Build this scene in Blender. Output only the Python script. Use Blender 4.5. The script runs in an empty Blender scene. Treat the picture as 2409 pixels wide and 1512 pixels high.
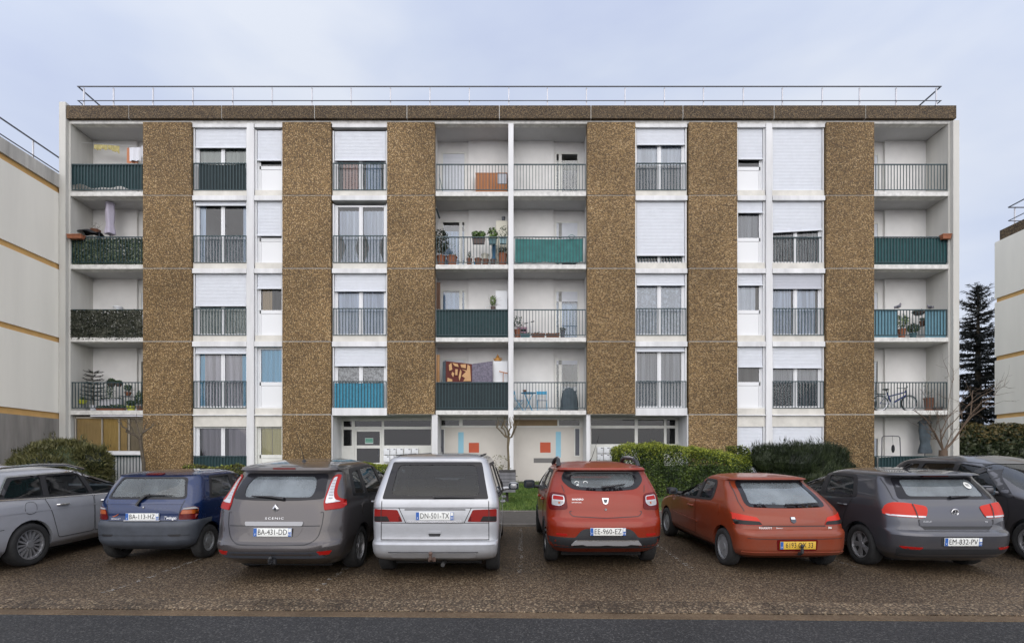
import bpy, bmesh, math, random
import numpy as np
from mathutils import Vector, Matrix
from mathutils.bvhtree import BVHTree
from mathutils.geometry import delaunay_2d_cdt
R = math.radians
random.seed(7)
rng = np.random.default_rng(11)
scene = bpy.context.scene
COL = scene.collection

# ------------------------------------------------------------------ camera, world, sun, exposure
CAM_Z = 1.55            # eye height
FPX = 1200.0            # focal length in 2409-px-wide units
cam_d = bpy.data.cameras.new("camera"); cam = bpy.data.objects.new("camera", cam_d); COL.objects.link(cam)
cam.location = (0, 0, CAM_Z); cam.rotation_euler = (R(90), 0, 0)
cam_d.sensor_width = 36; cam_d.lens = 36 * FPX / 2409
cam_d.shift_x = 0.0; cam_d.shift_y = 339 / 2409
cam_d.clip_start = 0.1; cam_d.clip_end = 2000
scene.camera = cam

SUN_EL, SUN_ROT = R(31), R(181)
world = bpy.data.worlds.new("World"); scene.world = world; world.use_nodes = True
wt = world.node_tree; wt.nodes.clear()
def wn(t, **k):
    n = wt.nodes.new(t)
    for a, b in k.items(): setattr(n, a, b)
    return n
sky = wn('ShaderNodeTexSky', sky_type='NISHITA', sun_disc=False, sun_elevation=SUN_EL, sun_rotation=SUN_ROT)
sky.air_density = 1.0; sky.dust_density = 2.0; sky.ozone_density = 1.0
tc = wn('ShaderNodeTexCoord'); mp = wn('ShaderNodeMapping'); mp.inputs['Scale'].default_value = (1.0, 1.0, 2.2)
nz = wn('ShaderNodeTexNoise'); nz.inputs['Scale'].default_value = 1.5; nz.inputs['Detail'].default_value = 5; nz.inputs['Roughness'].default_value = .52
nz.inputs['Distortion'].default_value = .25
cr = wn('ShaderNodeValToRGB')
els = cr.color_ramp.elements
els[0].position = .38; els[0].color = (5.2, 5.85, 7.75, 1)
els[1].position = .64; els[1].color = (7.2, 7.65, 8.6, 1)
e = els.new(.5); e.color = (5.9, 6.55, 8.1, 1)
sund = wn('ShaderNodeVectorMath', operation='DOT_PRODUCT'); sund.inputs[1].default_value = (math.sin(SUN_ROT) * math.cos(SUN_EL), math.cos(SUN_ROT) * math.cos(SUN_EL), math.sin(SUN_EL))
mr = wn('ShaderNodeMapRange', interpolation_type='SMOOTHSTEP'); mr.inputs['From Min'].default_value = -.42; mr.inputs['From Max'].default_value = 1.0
mr.inputs['To Min'].default_value = 1.0; mr.inputs['To Max'].default_value = 2.5     # overcast brightest round the hidden sun; gain added out of view lights the facades
vm = wn('ShaderNodeVectorMath', operation='SCALE')
mx = wn('ShaderNodeMix', data_type='RGBA'); mx.inputs[0].default_value = .92
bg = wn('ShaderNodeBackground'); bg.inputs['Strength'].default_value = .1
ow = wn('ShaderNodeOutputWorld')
L = wt.links.new
L(tc.outputs['Generated'], mp.inputs['Vector']); L(mp.outputs[0], nz.inputs['Vector']); L(nz.outputs['Fac'], cr.inputs[0])
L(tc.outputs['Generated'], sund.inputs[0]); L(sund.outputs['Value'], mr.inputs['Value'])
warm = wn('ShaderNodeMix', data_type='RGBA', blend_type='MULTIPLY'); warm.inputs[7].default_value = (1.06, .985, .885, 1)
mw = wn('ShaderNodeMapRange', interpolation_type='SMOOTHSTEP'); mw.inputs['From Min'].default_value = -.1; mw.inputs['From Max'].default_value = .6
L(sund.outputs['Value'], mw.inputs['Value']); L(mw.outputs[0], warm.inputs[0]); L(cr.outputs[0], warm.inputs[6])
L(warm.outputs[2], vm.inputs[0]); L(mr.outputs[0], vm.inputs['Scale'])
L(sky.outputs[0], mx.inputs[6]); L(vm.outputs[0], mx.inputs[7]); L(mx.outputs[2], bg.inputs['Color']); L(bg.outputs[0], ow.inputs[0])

sun_d = bpy.data.lights.new("sun", 'SUN'); sun_d.energy = 1.1; sun_d.angle = R(75); sun_d.color = (1.0, .93, .83)
sun = bpy.data.objects.new("sun", sun_d); COL.objects.link(sun)
# light comes from behind the camera, a little from the left
sdir = Vector((math.sin(SUN_ROT) * math.cos(SUN_EL), math.cos(SUN_ROT) * math.cos(SUN_EL), math.sin(SUN_EL)))
sun.rotation_euler = sdir.to_track_quat('Z', 'Y').to_euler(); sun.location = sdir * 60

scene.view_settings.view_transform = 'Standard'; scene.view_settings.look = 'None'
scene.view_settings.gamma = 1.0; scene.view_settings.exposure = 0.15
scene.cycles.use_denoising = True
scene.cycles.max_bounces = 8; scene.cycles.transparent_max_bounces = 16
scene.cycles.diffuse_bounces = 4; scene.cycles.glossy_bounces = 4; scene.cycles.transmission_bounces = 4
scene.cycles.caustics_reflective = False; scene.cycles.caustics_refractive = False

# ------------------------------------------------------------------ mapping from the survey of the photo (2409 px wide) to metres
YF = 18.95              # facade plane
HOR, CX = 1095.0, 1204.5
def PX(x, y): return (x - CX) * y / FPX
def PZ(v, y): return CAM_Z + (HOR - v) * y / FPX
def FX(x): return PX(x, YF)
def FZ(v): return PZ(v, YF)
def gz(y):              # ground height along the slope towards the building
    pts = [(-50, -.12), (5.6, -.12), (5.8, -.115), (6.06, -.058), (11.62, .165), (11.63, .225), (14.05, .297), (19.9, .93), (400, .93)]
    for (a, b), (c, d) in zip(pts, pts[1:]):
        if y <= c: return b + (d - b) * (y - a) / (c - a)
    return .93

# ------------------------------------------------------------------ materials
MATS = {}
def lin(c):
    return tuple(((v / 255) / 12.92 if v / 255 <= .04045 else ((v / 255 + .055) / 1.055) ** 2.4) for v in c)
def newmat(name):
    m = bpy.data.materials.new(name); m.use_nodes = True
    nt = m.node_tree; b = nt.nodes['Principled BSDF']
    MATS[name] = m
    return m, nt, b
def N(nt, t, **k):
    n = nt.nodes.new(t)
    for a, v in k.items():
        if a in n.bl_rna.properties: setattr(n, a, v)
        else: n.inputs[a.replace('_', ' ')].default_value = v
    return n
def ramp(nt, stops):
    n = nt.nodes.new('ShaderNodeValToRGB'); e = n.color_ramp.elements
    while len(e) > len(stops): e.remove(e[-1])
    while len(e) < len(stops): e.new(1)
    for i, (p, c) in enumerate(stops):
        e[i].position = p; e[i].color = (c[0], c[1], c[2], 1)
    return n
def coords(nt, kind='Object'):
    t = nt.nodes.new('ShaderNodeTexCoord'); return t.outputs[kind]
def world_pos(nt):
    g = nt.nodes.new('ShaderNodeNewGeometry'); return g.outputs['Position']
def plain(name, col, rough=.6, metal=0, spec=.5, var=.0, scale=3., bump=0., coat=0., streak=False):
    m, nt, b = newmat(name)
    b.inputs['Base Color'].default_value = (*col, 1); b.inputs['Roughness'].default_value = rough
    b.inputs['Metallic'].default_value = metal; b.inputs['Specular IOR Level'].default_value = spec
    b.inputs['Coat Weight'].default_value = coat; b.inputs['Coat Roughness'].default_value = .06
    if var or bump:
        v = world_pos(nt)
        if streak:
            mpn = N(nt, 'ShaderNodeMapping'); mpn.inputs['Scale'].default_value = (1, 1, .12); nt.links.new(v, mpn.inputs[0]); v = mpn.outputs[0]
        n = N(nt, 'ShaderNodeTexNoise', Scale=scale, Detail=5., Roughness=.6); nt.links.new(v, n.inputs['Vector'])
        if var:
            r = ramp(nt, [(.3, tuple(c * (1 - var) for c in col)), (.7, tuple(min(1, c * (1 + var * .5)) for c in col))])
            nt.links.new(n.outputs['Fac'], r.inputs[0]); nt.links.new(r.outputs[0], b.inputs['Base Color'])
        if bump:
            bp = N(nt, 'ShaderNodeBump', Strength=bump, Distance=.02); nt.links.new(n.outputs['Fac'], bp.inputs['Height']); nt.links.new(bp.outputs[0], b.inputs['Normal'])
    return m
def pebble(name, cols, scale, bump=.6, dry=None, gap=(.03, .022, .014), gapw=.08, rough=.65, patch=None, dist=.03, big=0.):
    m, nt, b = newmat(name); v = world_pos(nt)
    vo = N(nt, 'ShaderNodeTexVoronoi', Scale=scale); nt.links.new(v, vo.inputs['Vector'])
    sc = N(nt, 'ShaderNodeSeparateColor'); nt.links.new(vo.outputs['Color'], sc.inputs[0])
    r = ramp(nt, [(i / (len(cols)), c) for i, c in enumerate(cols)]); r.color_ramp.interpolation = 'CONSTANT'
    nt.links.new(sc.outputs[0], r.inputs[0])
    ds = ramp(nt, [(0, (0, 0, 0)), (.42, (0, 0, 0)), (.75, (1, 1, 1))]); nt.links.new(vo.outputs['Distance'], ds.inputs[0])
    mg = N(nt, 'ShaderNodeMix', data_type='RGBA'); nt.links.new(ds.outputs[0], mg.inputs[0]); nt.links.new(r.outputs[0], mg.inputs[6]); mg.inputs[7].default_value = (*gap, 1)
    out = mg.outputs[2]
    n2 = N(nt, 'ShaderNodeTexNoise', Scale=.9 if not patch else patch[0], Detail=4.); nt.links.new(v, n2.inputs['Vector'])
    lo, hi = (.78, 1.12) if not patch else patch[1]
    rr = ramp(nt, [(.35, (lo,) * 3), (.65, (hi,) * 3)]); nt.links.new(n2.outputs['Fac'], rr.inputs[0])
    mm = N(nt, 'ShaderNodeMix', data_type='RGBA', blend_type='MULTIPLY'); mm.inputs[0].default_value = 1
    nt.links.new(out, mm.inputs[6]); nt.links.new(rr.outputs[0], mm.inputs[7]); res = mm.outputs[2]
    if name == 'pebbledash':      # each cast panel has its own tone
        oi = N(nt, 'ShaderNodeObjectInfo'); mo = N(nt, 'ShaderNodeMapRange'); mo.inputs['To Min'].default_value = .90; mo.inputs['To Max'].default_value = 1.12; nt.links.new(oi.outputs['Random'], mo.inputs['Value'])
        vo_ = N(nt, 'ShaderNodeVectorMath', operation='SCALE'); nt.links.new(res, vo_.inputs[0]); nt.links.new(mo.outputs[0], vo_.inputs['Scale']); res = vo_.outputs[0]
    if dry:        # an irregular dry band, dry = (y where it ends, width of the ragged transition, gain)
        sp_ = N(nt, 'ShaderNodeSeparateXYZ'); nt.links.new(v, sp_.inputs[0]); n3 = N(nt, 'ShaderNodeTexNoise', Scale=1.1, Detail=5.); nt.links.new(v, n3.inputs['Vector'])
        a_ = N(nt, 'ShaderNodeMath', operation='MULTIPLY_ADD'); nt.links.new(n3.outputs['Fac'], a_.inputs[0]); a_.inputs[1].default_value = 1.6; nt.links.new(sp_.outputs['Y'], a_.inputs[2])
        m_ = N(nt, 'ShaderNodeMapRange'); m_.inputs['From Min'].default_value = dry[0] + .8 - dry[1]; m_.inputs['From Max'].default_value = dry[0] + .8 + dry[1]; m_.inputs['To Min'].default_value = dry[2]; m_.inputs['To Max'].default_value = 1.0; nt.links.new(a_.outputs[0], m_.inputs['Value'])
        vs_ = N(nt, 'ShaderNodeVectorMath', operation='SCALE'); nt.links.new(res, vs_.inputs[0]); nt.links.new(m_.outputs[0], vs_.inputs['Scale']); res = vs_.outputs[0]
    nt.links.new(res, b.inputs['Base Color'])
    bp = N(nt, 'ShaderNodeBump', Strength=bump, Distance=dist, invert=True); nt.links.new(vo.outputs['Distance'], bp.inputs['Height']); nt.links.new(bp.outputs[0], b.inputs['Normal'])
    b.inputs['Roughness'].default_value = rough; b.inputs['Specular IOR Level'].default_value = .22
    return m
def glassmat(name, tint=(.75, .8, .8), refl=1.0, ior=1.6, rough=.0, haze=0., hazecol=(.4, .45, .5)):
    m, nt, b = newmat(name); nt.nodes.remove(b)
    o = nt.nodes['Material Output']
    tr = N(nt, 'ShaderNodeBsdfTransparent'); tr.inputs[0].default_value = (*tint, 1)
    gl = N(nt, 'ShaderNodeBsdfGlossy'); gl.inputs['Color'].default_value = (refl, refl, refl, 1); gl.inputs['Roughness'].default_value = rough
    fr = N(nt, 'ShaderNodeFresnel'); fr.inputs['IOR'].default_value = ior
    mix = N(nt, 'ShaderNodeMixShader'); nt.links.new(fr.outputs[0], mix.inputs[0])
    base = tr.outputs[0]
    if haze:
        df = N(nt, 'ShaderNodeBsdfDiffuse'); df.inputs[0].default_value = (*hazecol, 1)
        n = N(nt, 'ShaderNodeTexNoise', Scale=2.5, Detail=5.); nt.links.new(world_pos(nt), n.inputs['Vector'])
        rr = ramp(nt, [(.3, (haze * .5,) * 3), (.75, (haze * 1.3,) * 3)]); nt.links.new(n.outputs['Fac'], rr.inputs[0])
        m2 = N(nt, 'ShaderNodeMixShader'); nt.links.new(rr.outputs[0], m2.inputs[0]); nt.links.new(base, m2.inputs[1]); nt.links.new(df.outputs[0], m2.inputs[2]); base = m2.outputs[0]
    nt.links.new(base, mix.inputs[1]); nt.links.new(gl.outputs[0], mix.inputs[2]); nt.links.new(mix.outputs[0], o.inputs[0])
    return m
def leafmat(name, c1, c2, c3, rough=.5, trans=.15):
    m, nt, b = newmat(name); v = world_pos(nt)
    n = N(nt, 'ShaderNodeTexNoise', Scale=2.2, Detail=3.); nt.links.new(v, n.inputs['Vector'])
    w = N(nt, 'ShaderNodeTexWhiteNoise', noise_dimensions='3D')
    ge = N(nt, 'ShaderNodeNewGeometry'); 
    ob = N(nt, 'ShaderNodeMath', operation='ADD'); nt.links.new(n.outputs['Fac'], ob.inputs[0])
    sc = N(nt, 'ShaderNodeMath', operation='MULTIPLY_ADD'); nt.links.new(ge.outputs['Random Per Island'], sc.inputs[0]); sc.inputs[1].default_value = .5; sc.inputs[2].default_value = -.25
    nt.links.new(sc.outputs[0], ob.inputs[1])
    r = ramp(nt, [(.25, c1), (.5, c2), (.78, c3)]); nt.links.new(ob.outputs[0], r.inputs[0]); nt.links.new(r.outputs[0], b.inputs['Base Color'])
    b.inputs['Roughness'].default_value = rough; b.inputs['Specular IOR Level'].default_value = .3
    return m

# concrete, plaster and paint
PEB = [(.150, .096, .046), (.23, .148, .066), (.29, .19, .085), (.19, .122, .056), (.36, .245, .118), (.25, .158, .070), (.43, .31, .17), (.135, .088, .046)]
pebble('pebbledash', PEB, 27, bump=.8, gap=(.085, .058, .032), patch=(.45, (.82, 1.14)))
pebble('pebbledash_grey', [tuple(v * .46 + .015 for v in c) for c in PEB], 30, bump=.7, gap=(.045, .034, .024), patch=(1.2, (.8, 1.05)))
plain('white_paint', (.67, .672, .675), .6, var=.22, scale=2.2, streak=True)
plain('white_slab', (.64, .63, .60), .65, var=.28, scale=5.5)
plain('cream_sill', (.62, .60, .545), .65, var=.16, scale=2.5)
plain('balcony_plaster', (.72, .71, .69), .8, var=.10, scale=1.2, bump=.06)
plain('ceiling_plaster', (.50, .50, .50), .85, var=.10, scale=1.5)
plain('fin_plaster', (.56, .55, .51), .8, var=.22, scale=1.1, streak=True, bump=.05)
plain('pvc', (.69, .70, .71), .35)
plain('old_frame', (.68, .68, .64), .45, var=.1)
plain('shutter', (.63, .655, .70), .45, var=.05, scale=4)
plain('shutter_grey', (.46, .475, .52), .45, var=.04)
plain('interior', (.42, .40, .37), .9)
plain('interior_shade', (.045, .045, .05), .9)
plain('rail_green', (.012, .040, .048), .45)
plain('steel_white', (.62, .62, .66), .5, var=.1, scale=6)
plain('steel_grey', (.085, .09, .11), .5)
plain('coping_concrete', (.50, .485, .45), .9, var=.35, scale=3, streak=True)
plain('loggia_frame', (.34, .31, .26), .6)
plain('side_plaster', (.84, .815, .74), .85, var=.10, scale=.8, streak=True)
plain('orange_band', (.62, .38, .14), .75, var=.12)
plain('base_concrete', (.27, .255, .235), .9, var=.4, scale=2.2, streak=True, bump=.1)
plain('roof_felt', (.13, .13, .13), .9)
plain('mural_wall', (.60, .57, .52), .85, var=.07, scale=1.3, bump=.04)
plain('mural_orange', (.48, .085, .035), .7, var=.08)
plain('mural_blue', (.26, .50, .62), .7, var=.05)
plain('mural_grey', (.16, .155, .15), .8, var=.1)
plain('board_brown', (.26, .18, .095), .7, var=.1)
glassmat('glass', (.90, .93, .95), 1, 1.6)
glassmat('glass_dark', (.30, .32, .34), 1, 1.4)
glassmat('glass_beige', (.92, .90, .86), .9, 1.3)
# ground
ROADC = [(.026, .0255, .026), (.034, .0335, .034), (.045, .0445, .045), (.03, .0295, .03), (.075, .073, .07), (.037, .0365, .037), (.022, .022, .0225)]
pebble('asphalt', ROADC, 55, bump=.35, gap=(.03, .03, .03), rough=.8, patch=(.5, (.85, 1.12)), dist=.01)
AGG = [(.050, .033, .020), (.080, .055, .034), (.112, .079, .048), (.062, .043, .026), (.118, .084, .050), (.063, .042, .024), (.165, .125, .080), (.038, .025, .015)]
pebble('aggregate', AGG, 48, bump=.6, dry=(6.75, .55, 1.5), gap=(.03, .022, .015), rough=.6, patch=(.55, (.72, 1.25)), dist=.012)
pebble('aggregate_pale', [tuple(min(1, v * 1.4 + .008) for v in c) for c in AGG], 40, bump=.7, gap=(.05, .038, .026), rough=.65, patch=(1.6, (.6, 1.15)), dist=.015)
pebble('gutter', [(.10, .066, .04), (.115, .08, .048), (.088, .06, .036), (.13, .095, .058), (.10, .07, .042)], 40, bump=.3, gap=(.11, .075, .045), rough=.8, patch=(1.6, (.75, 1.15)), dist=.008)
plain('pavement', (.07, .062, .054), .85, var=.3, scale=9, bump=.3)
plain('kerb', (.20, .185, .165), .85, var=.3, scale=4, bump=.2)
plain('soil', (.07, .06, .035), .95, var=.4, scale=4)
plain('lawn_base', (.045, .075, .018), .95, var=.4, scale=3)
plain('line_paint', (.42, .40, .37), .8, var=.5, scale=18)
leafmat('grass', (.05, .095, .016), (.085, .15, .028), (.17, .23, .05), .6)
leafmat('hedge_leaf', (.010, .022, .005), (.034, .060, .010), (.10, .14, .02), .45)
leafmat('hedge_tip', (.12, .155, .014), (.21, .245, .024), (.32, .34, .05), .45)
leafmat('bush_leaf', (.030, .032, .010), (.088, .088, .030), (.17, .16, .065), .45)
leafmat('bush_dark', (.008, .013, .006), (.018, .028, .012), (.04, .055, .02), .5)
leafmat('laurel_leaf', (.012, .018, .008), (.03, .042, .018), (.09, .10, .055), .4)
leafmat('laurel_brown', (.05, .045, .016), (.11, .085, .03), (.17, .13, .05), .5)
leafmat('spruce', (.006, .008, .007), (.012, .015, .013), (.025, .029, .026), .6)
leafmat('pot_leaf', (.012, .028, .012), (.03, .06, .02), (.08, .13, .04), .45)
leafmat('pot_leaf_light', (.05, .09, .02), (.10, .17, .04), (.2, .28, .09), .45)
leafmat('ivy', (.02, .035, .018), (.06, .085, .045), (.16, .20, .12), .5)
leafmat('ivy_brown', (.012, .016, .010), (.035, .04, .024), (.10, .10, .075), .6)
plain('bark', (.10, .08, .058), .9, var=.5, scale=14, bump=.4)
plain('twig', (.115, .078, .052), .85, var=.3, scale=10)
plain('twig_pale', (.135, .105, .062), .85, var=.3, scale=10)

# ------------------------------------------------------------------ mesh helpers
WORLD_ROOTS = set()
class MB:
    def __init__(s): s.v = []; s.f = []
    def add(s, vs, fs):
        o = len(s.v); s.v += [tuple(v) for v in vs]; s.f += [tuple(i + o for i in f) for f in fs]; return s
    def box(s, x0, x1, y0, y1, z0, z1):
        return s.add([(x0, y0, z0), (x1, y0, z0), (x1, y1, z0), (x0, y1, z0), (x0, y0, z1), (x1, y0, z1), (x1, y1, z1), (x0, y1, z1)],
                     [(0, 3, 2, 1), (4, 5, 6, 7), (0, 1, 5, 4), (1, 2, 6, 5), (2, 3, 7, 6), (3, 0, 4, 7)])
    def prism(s, pts, y0, y1):      # pts (x, z) extruded along y
        n = len(pts)
        a = sum(pts[i][0] * pts[(i + 1) % n][1] - pts[(i + 1) % n][0] * pts[i][1] for i in range(n))
        if a < 0: pts = pts[::-1]
        return s.add([(x, y0, z) for x, z in pts] + [(x, y1, z) for x, z in pts],
                     [tuple(range(n)), tuple(range(2 * n - 1, n - 1, -1))] + [(i, i + n, (i + 1) % n + n, (i + 1) % n) for i in range(n)])
    def prismx(s, pts, x0, x1):     # pts (y, z) extruded along x
        n = len(pts)
        a = sum(pts[i][0] * pts[(i + 1) % n][1] - pts[(i + 1) % n][0] * pts[i][1] for i in range(n))
        if a < 0: pts = pts[::-1]
        return s.add([(x0, y, z) for y, z in pts] + [(x1, y, z) for y, z in pts],
                     [tuple(range(n - 1, -1, -1)), tuple(range(n, 2 * n))] + [(i, (i + 1) % n, (i + 1) % n + n, i + n) for i in range(n)])
    def tube(s, pts, r, n=6, cap=True):
        pts = [Vector(p) for p in pts]; k = len(pts)
        rs = r if isinstance(r, (list, tuple)) else [r] * k
        up = None; rings = []
        for i, p in enumerate(pts):
            d = (pts[min(i + 1, k - 1)] - pts[max(i - 1, 0)])
            if d.length < 1e-9: d = Vector((0, 0, 1))
            d.normalize()
            if up is None:
                up = Vector((0, 0, 1)) if abs(d.z) < .9 else Vector((0, 1, 0))
            a = d.cross(up)
            if a.length < 1e-6: a = d.orthogonal()
            a.normalize(); b = a.cross(d); up = b
            rings.append([p + (a * math.cos(2 * math.pi * j / n) + b * math.sin(2 * math.pi * j / n)) * rs[i] for j in range(n)])
        vs = [v for rg in rings for v in rg]
        fs = [(i * n + j, i * n + (j + 1) % n, (i + 1) * n + (j + 1) % n, (i + 1) * n + j) for i in range(k - 1) for j in range(n)]
        if cap: fs += [tuple(range(n - 1, -1, -1)), tuple(range((k - 1) * n, k * n))]
        return s.add(vs, fs)
    def lathe(s, prof, c=(0, 0, 0), n=16, axis='z', cap=True):   # prof [(r, h)]
        vs = []
        for r, h in prof:
            for j in range(n):
                a = 2 * math.pi * j / n; u, w = r * math.cos(a), r * math.sin(a)
                vs.append({'z': (c[0] + u, c[1] + w, c[2] + h), 'x': (c[0] + h, c[1] + u, c[2] + w), 'y': (c[0] + w, c[1] + h, c[2] + u)}[axis])
        k = len(prof)
        fs = [(i * n + j, i * n + (j + 1) % n, (i + 1) * n + (j + 1) % n, (i + 1) * n + j) for i in range(k - 1) for j in range(n)]
        if cap: fs += [tuple(range(n - 1, -1, -1)), tuple(range((k - 1) * n, k * n))]
        return s.add(vs, fs)
    def ball(s, c, r, n=10, m=6):
        rx, ry, rz = r if isinstance(r, (tuple, list)) else (r, r, r)
        vs = [(c[0], c[1], c[2] - rz)]
        for i in range(1, m):
            t = -math.pi / 2 + math.pi * i / m
            for j in range(n):
                a = 2 * math.pi * j / n; vs.append((c[0] + rx * math.cos(t) * math.cos(a), c[1] + ry * math.cos(t) * math.sin(a), c[2] + rz * math.sin(t)))
        vs.append((c[0], c[1], c[2] + rz)); e = len(vs) - 1
        fs = [(0, 1 + (j + 1) % n, 1 + j) for j in range(n)] + [(1 + i * n + j, 1 + i * n + (j + 1) % n, 1 + (i + 1) * n + (j + 1) % n, 1 + (i + 1) * n + j) for i in range(m - 2) for j in range(n)]
        fs += [(1 + (m - 2) * n + j, 1 + (m - 2) * n + (j + 1) % n, e) for j in range(n)]
        return s.add(vs, fs)
    def grid(s, fn, nu, nv):        # fn(u, v) -> point
        vs = [fn(i / nu, j / nv) for j in range(nv + 1) for i in range(nu + 1)]
        return s.add(vs, [(j * (nu + 1) + i, j * (nu + 1) + i + 1, (j + 1) * (nu + 1) + i + 1, (j + 1) * (nu + 1) + i) for j in range(nv) for i in range(nu)])
    def mesh(s, name):
        me = bpy.data.meshes.new(name); me.from_pydata(s.v, [], s.f); me.update(); return me
    def build(s, name, mat, parent=None, smooth=False, ang=40, bevel=0):
        me = s.mesh(name)
        return link(name, me, mat, parent, smooth, ang, bevel)
def link(name, me, mat, parent=None, smooth=False, ang=40, bevel=0):
    o = bpy.data.objects.new(name, me); COL.objects.link(o)
    if mat: me.materials.append(MATS[mat] if isinstance(mat, str) else mat)
    if bevel:
        bm = bmesh.new(); bm.from_mesh(me)
        ed = [e for e in bm.edges if len(e.link_faces) == 2 and e.calc_face_angle(0) > .6]
        bmesh.ops.bevel(bm, geom=ed, offset=bevel, segments=2, profile=.6, affect='EDGES', clamp_overlap=True)
        bm.to_mesh(me); bm.free(); smooth = True
    if smooth:
        me.polygons.foreach_set('use_smooth', [True] * len(me.polygons)); me.set_sharp_from_angle(angle=R(ang)); me.update()
    if parent:
        o.parent = parent
        if parent.name in WORLD_ROOTS: o.matrix_parent_inverse = Matrix.Translation(parent.location).inverted()
    return o
def root(name, loc, label, cat, group=None):   # a thing whose parts are modelled in world coordinates
    o = empty(name, loc, 0, label, cat, group); WORLD_ROOTS.add(o.name); return o
def empty(name, loc, rz=0, label=None, cat=None, group=None, kind=None, rx=0):
    o = bpy.data.objects.new(name, None); COL.objects.link(o); o.location = loc; o.rotation_euler = (rx, 0, rz); o.empty_display_size = .2
    tag(o, label, cat, group, kind); return o
def tag(o, label=None, cat=None, group=None, kind=None):
    if label: o['label'] = label
    if cat: o['category'] = cat
    if group: o['group'] = group
    if kind: o['kind'] = kind
    return o
def text_mesh(body, size, extrude=.002, shear=0., bold=0., spacing=1., align='CENTER'):
    cu = bpy.data.curves.new('lettering', 'FONT'); cu.body = body; cu.size = size; cu.extrude = extrude; cu.shear = shear; cu.offset = bold
    cu.space_character = spacing; cu.align_x = align; cu.align_y = 'CENTER'; cu.resolution_u = 3
    o = bpy.data.objects.new('lettering', cu); COL.objects.link(o)
    dg = bpy.context.evaluated_depsgraph_get(); me = bpy.data.meshes.new_from_object(o.evaluated_get(dg))
    bpy.data.objects.remove(o); bpy.data.curves.remove(cu)
    return me
def leaf_mesh(name, P, Nn, size, aspect=.5, jitter=.7, fold=.0):
    """one small kite-shaped face per point of P, turned roughly along Nn"""
    n = len(P); P = np.asarray(P, float); Nn = np.asarray(Nn, float)
    d = Nn + rng.normal(0, jitter, (n, 3)); d /= np.linalg.norm(d, axis=1)[:, None] + 1e-9
    t = rng.normal(0, 1, (n, 3)); t -= (t * d).sum(1)[:, None] * d; t /= np.linalg.norm(t, axis=1)[:, None] + 1e-9
    b = np.cross(d, t); s = (np.asarray(size) * rng.uniform(.65, 1.35, n))[:, None]
    V = np.stack([P - t * s, P + b * s * aspect, P + t * s, P - b * s * aspect], 1).reshape(-1, 3)
    F = np.arange(4 * n).reshape(n, 4)
    return raw_mesh(name, V, F)
def blade_mesh(name, P, D, ln, wd):
    """one thin triangle per point, from P along D"""
    n = len(P); P = np.asarray(P, float); D = np.asarray(D, float); D /= np.linalg.norm(D, axis=1)[:, None] + 1e-9
    t = np.cross(D, rng.normal(0, 1, (n, 3))); t /= np.linalg.norm(t, axis=1)[:, None] + 1e-9
    ln = np.broadcast_to(np.asarray(ln, float), (n,))[:, None]
    V = np.stack([P - t * wd, P + t * wd, P + D * ln], 1).reshape(-1, 3)
    return raw_mesh(name, V, np.arange(3 * n).reshape(n, 3))
def raw_mesh(name, V, F):
    me = bpy.data.meshes.new(name); nv, nf, k = len(V), len(F), F.shape[1]
    me.vertices.add(nv); me.vertices.foreach_set('co', np.ascontiguousarray(V, dtype=np.float32).ravel())
    me.loops.add(nf * k); me.loops.foreach_set('vertex_index', np.ascontiguousarray(F, dtype=np.int32).ravel())
    me.polygons.add(nf); me.polygons.foreach_set('loop_start', np.arange(0, nf * k, k, dtype=np.int32)); me.polygons.foreach_set('loop_total', np.full(nf, k, dtype=np.int32))
    me.update(calc_edges=True); me.validate(); return me
# ------------------------------------------------------------------ the setting
def sheet(name, rows, mat, kind='structure', nx=1, x0=-150, x1=150):
    """rows: list of (y, z)"""
    m = MB(); k = len(rows)
    for i in range(k - 1):
        (ya, za), (yb, zb) = rows[i], rows[i + 1]
        m.add([(x0, ya, za), (x1, ya, za), (x1, yb, zb), (x0, yb, zb)], [(0, 1, 2, 3)])
    o = m.build(name, mat); tag(o, kind=kind); return o
ANG = .025    # the street runs slightly askew to the facade
def skew(o):
    for v in o.data.vertices: v.co.y -= ANG * v.co.x if abs(v.co.y) < 9 else 0
def soft(n=120):
    pass
# terrain: one sheet far out under everything
tr = sheet('ground', [(-200, -.30), (5, -.30), (11, -.10), (20.5, .90), (900, .92)], 'soil', x0=-700, x1=700)
ro = MB().add([(-150, -60, -.12), (150, -60, -.12), (150, 5.6 - ANG * 150, -.12), (-150, 5.6 + ANG * 150, -.12)], [(0, 1, 2, 3)]).build('road', 'asphalt'); tag(ro, kind='structure')
def skewed(name, rows, mat, xs=(-40, 40)):
    m = MB(); x0, x1 = xs
    for (ya, za), (yb, zb) in zip(rows, rows[1:]):
        m.add([(x0, ya - ANG * x0, za), (x1, ya - ANG * x1, za), (x1, yb - ANG * x1, zb), (x0, yb - ANG * x0, zb)], [(0, 1, 2, 3)])
    return tag(m.build(name, mat), kind='structure')
skewed('gutter', [(5.59, -.135), (5.6, -.112), (5.79, -.116), (5.80, -.15)], 'gutter')
# kerb of the parking bays: dropped kerb stones with joints
kb = MB(); x = -40.0; k = 0
while x < 40:
    xe = x + .995; q = rng.uniform(-.003, .003)
    def yy(y, xx): return y - ANG * xx
    pr = [(5.805, -.16), (5.807, -.108 + q), (5.85, -.085 + q), (6.06, -.056 + q), (6.10, -.056), (6.1, -.16)]
    n = len(pr)
    kb.add([(x, yy(a, x), b) for a, b in pr] + [(xe, yy(a, xe), b) for a, b in pr],
           [tuple(range(n - 1, -1, -1)), tuple(range(n, 2 * n))] + [(i, (i + 1) % n, (i + 1) % n + n, i + n) for i in range(n)])
    x += 1.0
tag(kb.build('kerb', 'aggregate_pale'), kind='structure')
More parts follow.
